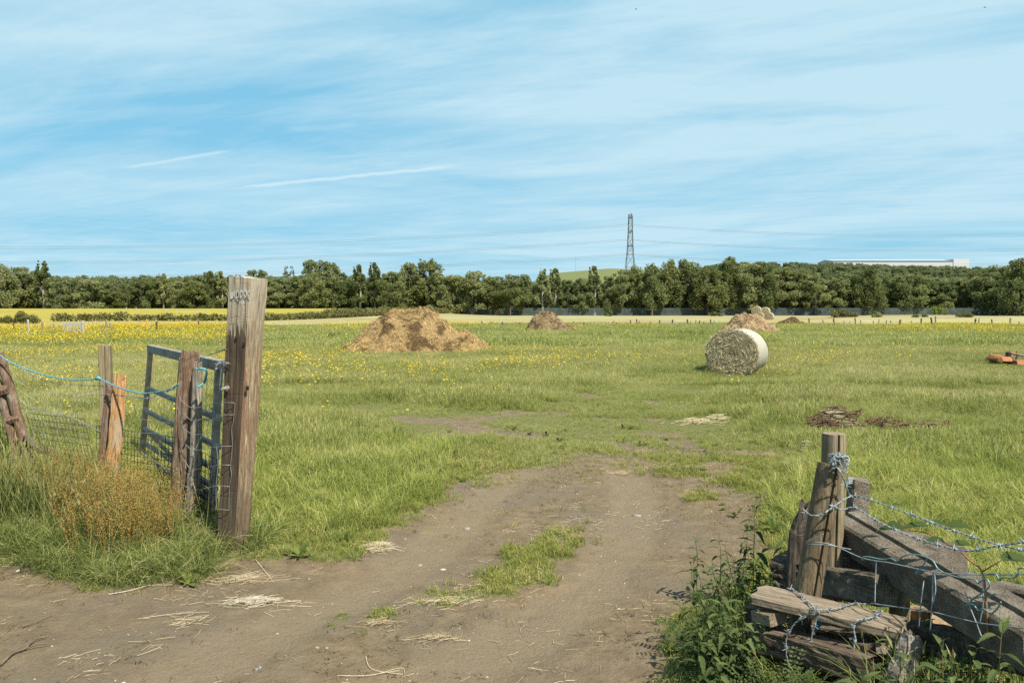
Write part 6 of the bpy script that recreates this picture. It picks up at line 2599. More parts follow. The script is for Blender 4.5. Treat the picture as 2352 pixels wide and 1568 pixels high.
# blue rope
m = M('blue_rope')
wv_ = m.n('ShaderNodeTexWave', wave_type='BANDS', bands_direction='DIAGONAL')
wv_.inputs['Scale'].default_value = 40
m.link(m.coord('Object'), wv_.inputs['Vector'])
mat_rope = m.pbr(m.ramp(wv_.outputs['Fac'], [(0, (.03, .11, .15)), (.5, (.07, .24, .30)), (1, (.13, .33, .39))]), .6, 0, None, .3)


def rope(pts, r=.0062):
    mb = MB()
    c = catmull(pts, 14)
    for ph in (0, 2.094, 4.189):
        path = []
        for i, p in enumerate(c):
            t = (c[min(i + 1, len(c) - 1)] - c[max(i - 1, 0)]).normalized()
            u = Vector((0, 0, 1)) - t * t.z
            u = u.normalized() if u.length > .05 else t.orthogonal().normalized()
            v = t.cross(u)
            an = i * .9 + ph
            path.append(p + (u * math.cos(an) + v * math.sin(an)) * r * .55)
        mb.tube(path, r * .62, 5)
    return mb


mb = rope([PL(dpA(q)) + Vector((0, -.03, 0)) for q in ((-60, 100), (30, 140), (150, 218), (420, 330), (700, 405), (880, 433), (1020, 435), (1150, 428), (1235, 415), (1290, 440), (1400, 492), (1520, 540), (1620, 570), (1716, 592))] + [PBt(q) for q in ((60, 510), (130, 508), (250, 490), (340, 462), (390, 440), (430, 420))])
mb.tube([PL(dpA((1205, 425))) - Vector((0, .03, 0)), PL(dpA((1240, 412))) - Vector((0, .035, 0)), PL(dpA((1270, 428))) - Vector((0, .03, 0))], [.012, .018, .012], 8)
for q in (((575, 285), (610, 292), (635, 320), (630, 360), (610, 420), (598, 445)),):
    r2 = rope([PBt(z) for z in q], .0085)
    mb.add(r2.v, r2.f)
mb.build('blue_rope', mat_rope, None, PL(dpA((30, 140))), smooth=True, label='light blue rope slung along the tops of the old fence posts', cat='rope')

# ================================================================== TIMBER AND CONCRETE PILE AT RIGHT
mat_logr = m_wood('round_rail_wood', (.085, .065, .042), (.18, .145, .098), (.29, .245, .175), (13, 13, .6), .8, (.13, .105, .06), saw=0)
mat_logd = m_wood('dark_round_rail_wood', (.05, .036, .022), (.115, .088, .055), (.20, .16, .105), (13, 13, .6), .9, (.085, .062, .036))
mat_plank = m_wood('grey_plank', (.085, .064, .045), (.165, .132, .096), (.26, .218, .165), (.8, 13, 13), .9, bump=.8)
mat_beam = m_wood('black_weathered_beam', (.034, .024, .017), (.085, .063, .046), (.20, .158, .118), (.7, 15, 15), 1.0, bump=1.0)
mat_green = m_wood('mossy_board', (.08, .07, .035), (.18, .16, .085), (.27, .245, .15), (12, 12, .8), .5)
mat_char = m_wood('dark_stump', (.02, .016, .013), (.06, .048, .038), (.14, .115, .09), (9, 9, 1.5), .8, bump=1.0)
m = M('mossy_concrete')
v = m.coord('Object')
a = m.noise(v, 9, 6, .65)
b = m.noise(v, 130, 3, .7)
c_ = m.ramp(a, [(.30, (.085, .070, .054)), (.5, (.165, .140, .112)), (.72, (.26, .228, .185))])
c_ = m.mix(m.ramp(b, [(.33, .75), (.46, 0.0)]), c_, (.05, .043, .034))
c_ = m.mix(m.ramp(b, [(.62, 0.0), (.74, .5)]), c_, (.30, .275, .23))
mat_conc = m.pbr(c_, .95, 0, m.bump(m.math('ADD', a, m.math('MULTIPLY', b, .9)), 1.0, .02), .1)


def round_post(top, foot, r, mat, seed, label, crackdir, lean_r=1.0):
    n = 110
    ax = top - foot
    L = ax.length
    zx = ax.normalized()
    u = (Vector((1, 0, 0)) - zx * zx.x).normalized()
    v = zx.cross(u)
    rings = []
    for i in range(29):
        t = i / 28
        ring = []
        for k in range(n):
            an = 6.283 * k / n
            rr = r * (1 + (float(fbm(an * 2 + seed, t * 3, 1.3, seed)) - .5) * .07)
            da = (an - crackdir + math.pi) % 6.283 - math.pi
            rr -= r * .42 * math.exp(-(da / .06) ** 2)          # drying crack
            if i == 28:
                rr *= .97
            ring.append(foot + zx * (L * t) + (u * math.cos(an) + v * math.sin(an)) * rr)
        rings.append(ring)
    mb = MB()
    mb.loft(rings, caps=True)
    return mb.build('log_post', mat, None, (foot.x, foot.y, max(0, foot.z)), label=label, cat='fence post')


t2, b2 = P(1908, 1066, 3.72), P(1856, 1362, 3.66)
d2 = (b2 - t2).normalized()
f2 = b2 + d2 * ((b2.z + .1) / -d2.z)
round_post(t2, f2, .060, mat_logd, 3, 'leaning round log post standing behind the plank on the right', R(-84))
t1 = P(1916, 995, 3.98)
round_post(t1, Vector((t1.x - .01, t1.y, -.1)), .058, mat_logr, 8, 'upright round log post, taller one behind the leaning post', R(-88))


def beam(name, a, b, width, height, mat, label=None, cat=None, roll=0, bev=.008, jit=.003, group=None, seg=10, groove=0, rough=.006, seed=1, parent=None, endcut=0):
    """squared bar from a to b, a and b on the centre of its top face; returns object"""
    a, b = Vector(a), Vector(b)
    zx = (b - a).normalized()
    sd = zx.cross(Vector((0, 0, 1))).normalized()
    up = sd.cross(zx)
    if roll:
        rm = Matrix.Rotation(roll, 3, zx)
        sd, up = rm @ sd, rm @ up
    hw, hh = width / 2, height
    e = bev
    key = [(-hw + e, 0)]
    if groove:
        key += [(-groove, 0), (-groove * .5, -groove), (groove * .5, -groove), (groove, 0)]
    key += [(hw - e, 0), (hw, -e), (hw, -hh + e), (hw - e, -hh), (-hw + e, -hh), (-hw, -hh + e), (-hw, -e)]
    prof = []
    for (x0, y0), (x1, y1) in zip(key, key[1:] + key[:1]):
        q = max(1, int(math.hypot(x1 - x0, y1 - y0) / .009))
        prof += [(x0 + (x1 - x0) * k / q, y0 + (y1 - y0) * k / q) for k in range(q)]
    L = (b - a).length
    n = max(seg, int(L / .022))
    npf = len(prof)
    cx_, cy_ = 0.0, -hh / 2
    rings = []
    for i in range(n + 1):
        t = i / n
        ring = []
        for k, (x, y) in enumerate(prof):
            ph = 6.283 * k / npf
            px_, py_ = math.cos(ph) * npf * .009 / 6.283, math.sin(ph) * npf * .009 / 6.283
            big = float(fbm(px_ * 1.0 + t * L * .35 + seed * 3, py_ + t * L * 1.1, .09, seed, 3)) - .5
            fine = float(vnoise(px_ * 9 + seed + t * L * .7, py_ * 9 + t * L * 1.3, .13, seed + 4)) - .5
            dsp = -rough * (.5 + 1.5 * abs(big) + 1.0 * max(0, fine)) + rough * .7
            ln = math.hypot(x - cx_, y - cy_) + 1e-6
            ee = (float(vnoise(k * .45, i, 1, seed + 8)) - .5) * endcut if i in (0, n) else 0
            ring.append((L * t - L / 2 + ee, x + (x - cx_) / ln * dsp * 1.6, y + hh + (y - cy_) / ln * dsp * 1.6))
        rings.append(ring)
    mb = MB()
    mb.loft(rings, caps=True)
    o = mb.build(name, mat, None, None, label=label, cat=cat, group=group)
    mt = Matrix((zx, sd, up)).transposed().to_4x4()
    mt.translation = (a + b) / 2 - up * height
    o.matrix_world = mt
    return o


def dpC(v):
    return (1646 + .4002 * v[0], 941 + .4002 * v[1])


def PC(v, Y):
    return P(*dpC(v), Y)


# grooved concrete posts, lying aslant
beam('concrete_post', PC((735, 590), 4.15), PC((1900, 1255), 2.78), .195, .165, mat_conc, 'long grooved concrete post lying aslant across the pile', 'concrete post', R(8), .012, groove=.016, rough=.004, seed=3)
beam('concrete_post', PC((1000, 690), 4.6), PC((1345, 790), 4.15), .20, .16, mat_conc, 'short concrete block end showing behind the long grooved post', 'concrete post', 0, .012, rough=.005, seed=5)
beam('concrete_post', PC((1600, 985), 3.75), PC((2200, 1120), 3.3), .12, .12, mat_conc, 'concrete post end at the right edge behind the long grooved one', 'concrete post', 0, .012, rough=.004, seed=6)
beam('concrete_block', PC((600, 890), 3.95), PC((975, 945), 3.62), .15, .145, mat_conc, 'rough concrete block lying under the long grooved post', 'concrete block', R(-10), .014, rough=.010, seed=7)
beam('concrete_block', PC((560, 800), 4.2), PC((930, 860), 3.95), .17, .07, mat_conc, 'flat concrete slab between the log post and the block beneath it', 'concrete slab', 0, .010, rough=.008, seed=9)
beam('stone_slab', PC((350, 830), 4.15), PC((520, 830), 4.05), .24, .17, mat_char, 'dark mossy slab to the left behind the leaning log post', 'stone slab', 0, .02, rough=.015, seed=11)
# broken stumps beside the log posts
tb = PC((505, 562), 4.0)
mb = log_post([Vector((PC((455, 800), 4.0).x, 4.0, -.1)), PC((458, 790), 4.0), PC((470, 700), 4.0), PC((500, 600), 4.0), tb], [.05, .045, .04, .036, .026], 61, 14, .05, .3)
mb.build('broken_stake', mat_char, None, (tb.x, 4.0, 0), label='short charred broken stake left of the leaning log post', cat='stake')
tb = PC((760, 395), 4.35)
beam('concrete_post', PC((763, 400), 4.35), Vector((PC((735, 560), 4.35).x, 4.35, -.05)), .085, .10, mat_conc, 'broken upright concrete stub just right of the log posts', 'concrete post', 0, .01, rough=.006, seed=13, endcut=.03)
mb = MB()
for i in range(4):
    mb.tube([PC((735 + i * 4, 425 - i * 7), 4.26), PC((755, 398 + i * 9), 4.25), PC((778, 388 + i * 10), 4.27)], .004, 5)
mb.build('wire_tie', mat_barb, None, PC((755, 405), 4.25), label='pale wire tie wound round the broken concrete stub', cat='wire')
# support log under the long post
mb = log_post([Vector((PC((1050, 1120), 3.7).x, 3.7, -.1)), PC((1050, 1150), 3.7), PC((1052, 1080), 3.7), PC((1055, 1000), 3.72)], [.045, .045, .043, .042], 71, 14)
mb.build('support_stake', mat_olive, None, (PC((1050, 1120), 3.7).x, 3.7, 0), label='short upright stake under the long grooved concrete post', cat='stake')
beam('concrete_block', PC((1085, 1120), 3.8), PC((1280, 1140), 3.6), .10, .20, m_noise('orange_lichen_concrete', [(.3, (.14, .09, .05)), (.6, (.26, .19, .12)), (.8, (.36, .25, .12))], 22, .95, 0, .5), 'lichen covered concrete piece under the middle of the long grooved post', 'concrete block', 0, .012, rough=.008, seed=15)

# timber stack in front
def dpD(v):
    return ((1820 + v[0] / 5.47) * .9408, (1400 + v[1] / 5.47) * .9408)


def PD(v, Y):
    return P(*dpD(v), Y)


YA, YB = 3.52, 3.19
fl, fr_ = PD((95, 300), YA), PD((2020, 800), YB)
bl, br = PD((230, 130), YA + .18), PD((2175, 545), YB + .15)
ctrA, ctrB = (fl + bl) / 2, (fr_ + br) / 2
wpl = ((bl - fl).length + (br - fr_).length) / 2
beam('plank', ctrA, ctrB, wpl * .92, .042, mat_plank, 'broad grey weathered plank lying on top of the timber stack', 'plank', 0, .006, rough=.0035, seed=21, endcut=.03)
q0, q1 = PD((150, 570), YA + .02), PD((490, 560), YA + .01)
beam('timber_block', PD((185, 455), YA + .06) , PD((430, 515), YA - .03), .11, .055, mat_plank, 'short timber offcut tucked under the left end of the plank', 'timber block', 0, .004, rough=.002, seed=23)
beam('timber_beam', PD((125, 660), YA + .07), PD((1700, 1060), YB + .03), .12, .115, mat_beam, 'thick cracked old beam at the front of the timber stack', 'timber beam', 0, .008, rough=.008, seed=25, endcut=.05)
beam('timber_beam', PD((1000, 690), YA + .16), PD((1730, 860), YB + .13), .09, .06, mat_beam, 'splintered short beam under the right half of the plank', 'timber beam', 0, .006, rough=.009, seed=27, endcut=.06)
beam('timber_beam', PD((560, 1080), YA + .16), PD((1720, 1390), YB + .1), .12, .12, mat_beam, 'lower dark beam half buried behind the nettles in the timber stack', 'timber beam', 0, .008, rough=.008, seed=29, endcut=.05)
# cross pieces
beam('timber_block', PD((1480, 880), YB + .16), PD((1720, 930), YB + .06), .10, .10, mat_beam, 'dark block end between the splintered beam and the front beam', 'timber block', 0, .005, rough=.004, seed=31)
beam('timber_block', PD((1830, 890), YB + .20), PD((1900, 925), YB + .02), .09, .045, mat_plank, 'small pale crosspiece under the right end of the plank', 'timber block', 0, .004, rough=.003, seed=33)
mb = MB()
p_t, p_b = PD((2060, 790), YB + .03), PD((1935, 1330), YB + .02)
sdv = Vector((.85, -.5, 0)).normalized()
dv = (p_t - p_b).normalized()
th_ = sdv.cross(dv).normalized() * .012
mb.loft([[p_b - sdv * .015 - th_, p_b + sdv * .022 - th_, p_b + sdv * .022 + th_, p_b - sdv * .015 + th_], [p_b.lerp(p_t, .55) - sdv * .03 - th_, p_b.lerp(p_t, .55) + sdv * .03 - th_, p_b.lerp(p_t, .55) + sdv * .03 + th_, p_b.lerp(p_t, .55) - sdv * .03 + th_],
         [p_t - sdv * .075 - th_, p_t + sdv * .035 - th_, p_t + sdv * .035 + th_, p_t - sdv * .075 + th_]])
mb.build('side_board', mat_green, None, p_b, label='tapering mossy board slanting down at the right end of the stack', cat='board')
tb = PD((75, 460), YA + .10)
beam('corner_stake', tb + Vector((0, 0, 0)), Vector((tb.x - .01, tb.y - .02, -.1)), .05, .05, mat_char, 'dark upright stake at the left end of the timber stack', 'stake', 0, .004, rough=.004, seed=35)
tb = PD((2230, 840), YB - .02)
mb = log_post([Vector((PD((2030, 1460), YB - .05).x, YB - .05, -.05)), PD((2080, 1380), YB - .05), PD((2140, 1150), YB - .04), PD((2190, 950), YB - .03), tb], [.055, .052, .048, .045, .036], 81, 16, .04, .25)
mb.build('leaning_stake', mat_oldgrey, None, (tb.x, tb.y, 0), label='thick pale rotten stake leaning at the right of the timber stack', cat='stake')
# fallen dark beams in the shade at the right
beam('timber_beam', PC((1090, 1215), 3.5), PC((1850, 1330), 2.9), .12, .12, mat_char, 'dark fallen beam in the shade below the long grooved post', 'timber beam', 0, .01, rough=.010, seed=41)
# rusty spike and blue scrap
mb = MB()
a, b = PD((430, 815), YA - .02), PD((590, 895), YA - .08)
mb.tube([a + (a - b) * .5, a, b], [.006, .006, .006], 8)
mb.tube([b, b + (b - a).normalized() * .006], .010, 8)
mb.build('spike', m_noise('orange_rust', [(.3, (.26, .10, .05)), (.7, (.42, .20, .11))], 30, .8, .2, .2), None, a, label='rusty orange spike sticking out of the front beam', cat='spike')
mb = MB()
pp = [PD((955, 590), YA - .02), PD((1040, 620), YA - .06), PD((1010, 690), YA - .05), PD((935, 790), YA - .04), PD((915, 780), YA - .02)]
mb.loft([pp, [q + Vector((.004, .012, 0)) for q in pp]])
mb.build('plastic_scrap', m_noise('blue_plastic', [(.3, (.01, .14, .22)), (.7, (.02, .24, .34))], 20, .35, 0, 0), None, pp[3], label='torn bright blue plastic scrap under the plank', cat='plastic scrap')

# wires over the pile
YW = lambda v: float(np.interp(v, [480, 600, 700, 1763, 1900], [3.66, 3.58, 3.56, 2.78, 2.68]))
PW = lambda q: PC(q, YW(q[0]))
GW = 'barbed strands over the timber pile'
barbed('barbed_wire', [PC(q, Y) for q, Y in (((655, 345), 3.60), ((690, 330), 3.58), ((712, 365), 3.58), ((735, 410), 3.60), ((748, 455), 3.63), ((770, 492), 3.66))] + [PC(q, Y) for q, Y in (((830, 498), 3.62), ((985, 552), 3.5), ((1160, 615), 3.38), ((1330, 680), 3.25), ((1500, 738), 3.12), ((1640, 778), 3.02), ((1763, 805), 2.93), ((1900, 840), 2.83))],
       'upper new barbed strand running down right from the log posts', mat_barb, .0021, .10, .020, .05, 11)
barbed('barbed_wire', [PC(q, Y) for q, Y in (((495, 568), 3.66), ((540, 603), 3.60), ((600, 600), 3.585), ((660, 562), 3.60), ((720, 520), 3.63), ((775, 492), 3.66))], 'short strand wrapped round the front of the leaning log post', mat_barb, .0019, .07, .018, .05, 12)
barbed('barbed_wire', [PC(q, Y) for q, Y in (((640, 545), 3.57), ((660, 548), 3.56), ((720, 572), 3.57), ((795, 560), 3.55), ((920, 635), 3.45), ((1080, 710), 3.33), ((1240, 765), 3.22), ((1430, 808), 3.07), ((1600, 782), 2.96), ((1763, 758), 2.86), ((1900, 740), 2.76))], 'second new barbed strand dipping below the upper one', mat_barb, .0021, .10, .020, .05, 13)
# tangle on top of the post
rg = random.Random(8)
tg = MB()
c0 = PC((700, 285), 3.62)
for j in range(5):
    pts = []
    for i in range(9):
        pts.append(c0 + Vector((rg.uniform(-.045, .042), rg.uniform(-.03, .03), rg.uniform(-.032, .032))))
    strand2(tg, pts, .0018, .0018, .04)
strand2(tg, [PC(q, 3.61) for q in ((655, 320), (652, 300), (668, 275), (690, 265), (720, 280), (735, 310), (752, 345), (742, 360), (725, 350))], .0020, .002, .05)
tg.build('wire_tangle', mat_barb, None, c0, smooth=True, label='tangled knot of barbed wire on top of the log posts', cat='barbed wire')

mb = MB()
for q in (((612, 712), (560, 738), (515, 758), (530, 770), (580, 772), (640, 775), (770, 800)), ((560, 755), (640, 768), (700, 788), (840, 850), (1000, 878), (1120, 905), (1250, 930), (1400, 942), (1530, 945), (1763, 943), (1900, 940)),
          ((915, 870), (912, 960), (908, 1110)), ((1190, 978), (1175, 1080), (1160, 1250)), ((1243, 930), (1238, 1080), (1225, 1265)), ((1250, 930), (1256, 1040), (1232, 1135)), ((1528, 945), (1530, 1050), (1528, 1120), (1510, 1220)), ((1425, 1040), (1450, 1120), (1490, 1220), (1520, 1300)),
          ((885, 1108), (1000, 1125), (1220, 1155), (1370, 1190), (1500, 1220), (1650, 1240), (1850, 1262))):
    pts = catmull([PC(z, YW(z[0]) - (.03 if z[1] > 1000 else .0)) for z in q], 6)
    mb.tube(pts, .0023, 6)
mb.build('stock_netting', mat_barb, None, PC((600, 760), 3.56), smooth=True, label='torn plain netting wires stretched across the concrete posts', cat='wire netting')
mb = MB()
for q in (((835, 862), (838, 845), (870, 842), (950, 857), (1000, 852), (1030, 868), (1050, 860), (1070, 838), (1130, 828), (1190, 840), (1240, 865), (1270, 910), (1320, 940), (1400, 962), (1480, 972), (1500, 992), (1520, 980), (1550, 970), (1566, 995), (1560, 1020), (1530, 1045), (1490, 1070), (1460, 1090)),
          ((1205, 855), (1190, 885), (1160, 920), (1140, 940)), ((1460, 1088), (1500, 1075), (1560, 1070), (1600, 1055), (1610, 1062)), ((1425, 1122), (1470, 1115), (1500, 1150), (1530, 1140), (1575, 1165), (1610, 1140), (1632, 1100)), ((1545, 945), (1600, 940), (1620, 970), (1650, 960), (1700, 965), (1730, 940), (1735, 910), (1763, 905))):
    pts = catmull([PC(z, YW(z[0]) - .04) for z in q], 6)
    mb.tube(pts, .0030, 6)
mb.build('wire_offcut', mat_teal, None, PC((1460, 1090), 2.95), smooth=True, label='bent teal coated wire offcut tangled in the netting over the pile', cat='wire')


def on_plank(v, off=.012):
    d = Vector(ray(*dpD(v)))
    o = Vector((0, 0, CAM_H))
    nrm_ = (ctrB - ctrA).cross((bl - fl)).normalized()
    if nrm_.z < 0:
        nrm_ = -nrm_
    t = (ctrA + nrm_ * off - o).dot(nrm_) / d.dot(nrm_)
    return o + d * t


YFr = lambda v: float(np.interp(v, [95, 2020], [YA - .025, YB - .025]))
PF = lambda q: PD(q, YFr(q[0]))
barbed('barbed_wire', [on_plank(q) for q in ((550, 190), (640, 215), (740, 290), (850, 380), (930, 470))], 'barbed strand lying across the left of the plank', mat_galvwire, .0021, .07, .018, .05, 21)
barbed('barbed_wire', [on_plank(q) for q in ((1680, 410), (1600, 405), (1480, 395), (1350, 420), (1240, 460), (1100, 475), (980, 480), (930, 500))] + [PF(q) for q in ((830, 545), (740, 600), (660, 660), (590, 760), (545, 860), (540, 960), (545, 1080), (570, 1180), (620, 1330), (660, 1450))], 'barbed strand crossing the plank and hanging down its left front', mat_galvwire, .0023, .085, .02, .05, 22)
barbed('barbed_wire', [PF(q) for q in ((975, 490), (985, 540), (940, 620), (915, 700), (890, 800), (870, 920), (875, 1010), (830, 1090), (818, 1200), (812, 1400), (790, 1460))], 'barbed strand hanging straight down the middle front of the stack', mat_galvwire, .0020, .09, .018, .05, 23)
barbed('barbed_wire', [on_plank(q) for q in ((1830, 490), (1740, 560), (1660, 590), (1560, 605))] + [PF(q) for q in ((1490, 620), (1445, 690), (1450, 780), (1465, 860), (1450, 950), (1455, 1050), (1470, 1110))], 'barbed strand hooked over the right front of the plank', mat_barb, .0023, .06, .018, .04, 24)
barbed('barbed_wire', [PF(q) for q in ((1400, 1210), (1370, 1270), (1290, 1340), (1260, 1400), (1240, 1460), (1150, 1480), (1000, 1440), (850, 1440), (780, 1410), (740, 1380))], 'loop of barbed wire low down at the front of the stack', mat_galvwire, .0020, .12, .018, .05, 25)

# ================================================================== NETTLES, BRAMBLE AND FOREGROUND PLANTS
mnl = M('nettle_leaf')
oi = mnl.n('ShaderNodeObjectInfo').outputs['Random']
mat_nettle = mnl.leafy(mnl.ramp(mnl.math('ADD', mnl.math('MULTIPLY', mnl.attr('tint'), .65), mnl.math('MULTIPLY', oi, .3)), [(.05, (.028, .045, .018)), (.45, (.052, .076, .028)), (.9, (.105, .132, .052))]), .3)
mat_nstem = m_noise('nettle_stem', [(.3, (.07, .075, .03)), (.7, (.14, .11, .05))], 20, .8, 0, 0)


def toothed_leaf(base, d, up, L, Wd, droop, teeth=7):
    """serrated pointed leaf: two rows of triangles either side of the midrib"""
    d = d.normalized()
    sd = d.cross(up).normalized()
    nrm_ = sd.cross(d)
    vs, fs = [], []

    def pos(t, s):
        return base + d * (L * t) + nrm_ * (-droop * L * t * t) + sd * s + nrm_ * (abs(s) * .35)
    mid = []
    for i in range(teeth + 1):
        t = i / teeth
        mid.append(len(vs))
        vs.append(pos(t, 0))
    for side in (-1, 1):
        prev = None
        for i in range(teeth):
            t0, t1 = i / teeth, (i + 1) / teeth
            wf = lambda t: Wd * .5 * (math.sin(math.pi * min(1, t * .92 + .08)) ** .75) * (1.15 - .5 * t)
            a = len(vs)
            vs.append(pos(t0, side * wf(t0) * .78))
            vs.append(pos((t0 + t1) / 2 + .06, side * wf((t0 + t1) / 2)))
            if i < teeth - 1:
                b = a + 2
                vs.append(pos(t1, side * wf(t1) * .78))
                fs += [(mid[i], a, a + 1), (mid[i], a + 1, b), (mid[i], b, mid[i + 1])]
            else:
                fs += [(mid[i], a, a + 1), (mid[i], a + 1, mid[i + 1])]
    return vs, fs


def nettle(seed, H, lsize):
    rg = random.Random(seed)
    st, lf = MB(), MB()
    tn = []
    lean = Vector((rg.gauss(0, .08), rg.gauss(0, .08), 1))
    n = int(H / .055)
    pts = []
    for i in range(n + 1):
        t = i / n
        pts.append(Vector((lean.x * H * t + .015 * math.sin(t * 5 + seed), lean.y * H * t + .012 * math.cos(t * 4 + seed), H * t)))
    st.tube(pts, [.0042 * (1 - .65 * i / n) for i in range(n + 1)], 5)
    az0 = rg.uniform(0, 3)
    for i in range(2, n + 1):
        t = i / n
        ls = lsize * (1.1 - .65 * abs(t - .55) - (.45 if t > .93 else 0)) * rg.uniform(.8, 1.15)
        for s in (0, math.pi):
            az = az0 + i * math.pi / 2 + s + rg.uniform(-.25, .25)
            e = rg.uniform(-.2, .45) + (.55 if t > .9 else 0)
            d = Vector((math.cos(az) * math.cos(e), math.sin(az) * math.cos(e), math.sin(e)))
            pl = ls * .28
            st.tube([pts[i], pts[i] + d * pl], [.0015, .001], 3, False)
            v, f = toothed_leaf(pts[i] + d * pl, d, Vector((0, 0, 1)), ls, ls * .46, rg.uniform(.2, .8))
            lf.add(v, f)
            tn += [rg.uniform(0, .8) + .2 * t] * len(v)
    return st, lf, tn


NT = []
for s in range(6):
    st, lf, tn = nettle(s + 1, (.42, .55, .36, .62, .48, .30)[s], (.075, .085, .07, .085, .08, .065)[s])
    NT.append((st, lf, tn))
NTM = [(link_mesh('stem', st.v, st.f, mat_nstem, link=False).data, link_mesh('leaves', lf.v, lf.f, mat_nettle, tint=tn, link=False).data) for st, lf, tn in NT]


def plant(name, meshes, loc, rz, sc__, label, cat, group):
    r = empty(name, loc, label=label, cat=cat, group=group)
    r.rotation_euler = (0, 0, rz)
    r.scale = (sc__,) * 3
    for nm, me in zip(('stem', 'leaves'), meshes):
        o = bpy.data.objects.new(nm, me)
        COL.objects.link(o)
        o.parent = r
    return r


# the stems that can be told apart, left of the stack
NL = [((1745, 1305), 4.35, 3, 1.0, 'tall single nettle rising highest left of the leaning log post'), ((1822, 1255), 4.45, 1, .95, 'dark nettle standing just behind the charred stake'), ((1800, 1330), 4.15, 4, .95, 'bushy nettle in front of the dark slab'),
      ((1688, 1480), 3.75, 1, .80, 'nettle beside the left end of the plank'), ((1635, 1500), 3.72, 0, .72, 'pale topped nettle furthest left in the clump'), ((1625, 1600), 3.5, 4, .66, 'low nettle at the left foot of the clump'),
      ((1660, 1600), 3.50, 3, .62, 'dense nettle at the bottom of the clump'), ((1710, 1610), 3.42, 0, .72, 'nettle against the dark corner stake'), ((1770, 1330), 4.3, 0, .8, 'short nettle between the tall one and the dark slab'),
      ((2002, 1700), 3.02, 4, .62, 'nettle in front of the right end of the front beam'), ((2180, 1640), 2.95, 3, .70, 'tall nettle right of the leaning rotten stake'), ((2330, 1620), 2.72, 3, .95, 'large nettle in the lower right corner')]
for (px, py), Yd, vi, s, lab in NL:
    X = (px - 1176) / F * Yd
    plant('nettle', NTM[vi], (X, Yd, float(gh(X, Yd)) - .01), random.uniform(0, 6.28), s, lab, 'nettle', 'nettles round the timber pile')
# the undergrowth in between: uncountable
p_net = []
for st, lf, tn in NT:
    vs = list(st.v) + list(lf.v)
    o = len(st.v)
    fs = list(st.f) + [tuple(i + o for i in f) for f in lf.f]
    p_net.append(proto('nettle_growth', vs, fs, [mat_nettle], [.3] * o + list(tn)))


def fern(seed):
    """feathery vetch-like stem with paired leaflets"""
    rg = np.random.default_rng(seed)
    vs, fs, tn = [], [], []
    for fr in range(7):
        az, L = rg.uniform(0, 6.28), rg.uniform(.14, .26)
        d = np.array([math.cos(az), math.sin(az), 0])
        sd = np.array([-d[1], d[0], 0])
        for k in range(11):
            t = (k + 1) / 11
            c = d * L * t * .8 + np.array([0, 0, L * (.9 * t - .35 * t * t)])
            for s in (-1, 1):
                dirv = sd * s + d * .5 + np.array([0, 0, .2])
                dirv /= np.linalg.norm(dirv)
                ln, wd = .030 * (1.1 - .5 * t), .0065
                w_ = np.cross(dirv, [0, 0, 1]) * wd
                o = len(vs)
                vs += [tuple(c), tuple(c + dirv * ln * .5 + w_), tuple(c + dirv * ln), tuple(c + dirv * ln * .5 - w_)]
                fs.append((o, o + 1, o + 2, o + 3))
                tn += [rg.uniform(.3, 1)] * 4
    return vs, fs, tn


p_fern = [proto('vetch', *b3[:2], [mat_nettle], b3[2]) for b3 in [fern(s) for s in range(3)]]
xs_, ys_ = [], []
for (px, Yd, sx_, sy_, n) in ((1685, 3.5, .065, .2, 30), (1730, 4.15, .12, .25, 26), (1800, 4.35, .12, .15, 14), (2230, 2.95, .22, .12, 40), (2330, 2.85, .12, .15, 30), (2110, 3.0, .12, .08, 14), (1690, 3.35, .08, .1, 10), (2200, 3.35, .2, .1, 14)):
    xs_ += list(RNG.normal((px - 1176) / F * Yd, sx_, n))
    ys_ += list(RNG.normal(Yd, sy_, n))
xs_, ys_ = np.array(xs_), np.array(ys_)
scatter('nettle_undergrowth', p_net, xs_, ys_, gh(xs_, ys_) - .02, RNG.uniform(.35, .8, len(xs_)), .18, label='tangled nettle undergrowth round the foot of the timber pile', cat='undergrowth')
xs_ = np.concatenate([RNG.normal((1800 - 1176) / F * 3.2, .10, 16), RNG.normal((2180 - 1176) / F * 2.9, .2, 22), RNG.normal((1660 - 1176) / F * 3.6, .06, 8)])
ys_ = np.concatenate([RNG.normal(3.25, .05, 16), RNG.normal(2.9, .08, 22), RNG.normal(3.6, .1, 8)])
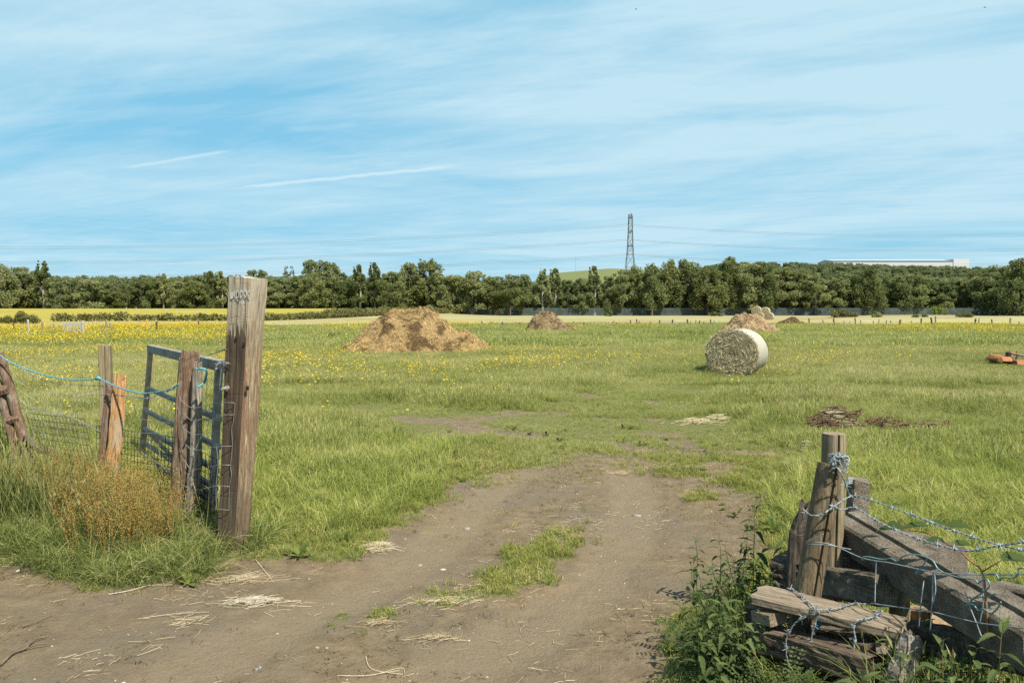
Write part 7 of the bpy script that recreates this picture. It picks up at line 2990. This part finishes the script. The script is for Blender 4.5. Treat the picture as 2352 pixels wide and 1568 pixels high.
scatter('vetch_growth', p_fern, xs_, ys_, gh(xs_, ys_) + .02, RNG.uniform(.7, 1.1, len(xs_)), .2, label='feathery vetch leaves low in front of the timber stack', cat='undergrowth')
xs_ = np.concatenate([RNG.normal((2240 - 1176) / F * 3.0, .14, 34), RNG.normal((1705 - 1176) / F * 3.75, .07, 18)])
ys_ = np.concatenate([RNG.normal(3.0, .12, 34), RNG.normal(3.75, .2, 18)])
scatter('pile_grass', p_tall, xs_, ys_, gh(xs_, ys_), RNG.uniform(.5, .95, len(xs_)), .2, label='tall grass growing through the timber pile and nettles', cat='grass')

# bramble shoot over the wire
mat_cane = m_noise('bramble_cane', [(.3, (.16, .07, .03)), (.7, (.27, .13, .06))], 20, .7, 0, 0)
root = empty('bramble_shoot', PC((1530, 930), 3.0), label='reddish bramble shoot with dark leaves arching over the barbed wire', cat='bramble')
mb = MB()
cane = [PC(q, Y) for q, Y in (((1560, 1300), 2.95), ((1545, 1100), 2.95), ((1525, 930), 2.98), ((1460, 870), 3.05), ((1390, 805), 3.15), ((1280, 745), 3.28), ((1180, 700), 3.4), ((1060, 690), 3.5))]
cc = catmull(cane, 5)
mb.tube(cc, [.0052 * (1 - .6 * i / len(cc)) for i in range(len(cc))], 6)
mb.tube([PC((1525, 928), 2.98), PC((1580, 895), 2.93), PC((1640, 860), 2.88)], [.003, .0022, .0015], 5)
mb.build('cane', mat_cane, root, smooth=True)
lf = MB()
tn = []
for (q, Y, az, L) in (((1640, 860), 2.88, .2, .15), ((1210, 665), 3.38, 2.9, .10), ((1230, 655), 3.36, .3, .10), ((1370, 775), 3.18, .4, .10), ((1080, 680), 3.48, 2.7, .11), ((1330, 670), 3.25, .2, .13), ((1300, 745), 3.26, 3.3, .08), ((985, 660), 3.56, .2, .09), ((1010, 545), 3.7, 0, .06)):
    b0 = PC(q, Y)
    v, f = toothed_leaf(b0, Vector((math.cos(az), math.sin(az) * .5, .12)), Vector((0, -.25, 1)), L, L * .6, .35, 9)
    lf.add(v, f)
    tn += [.25 + .3 * random.random()] * len(v)
link_mesh('leaves', lf.v, lf.f, mat_nettle, root, tint=tn)
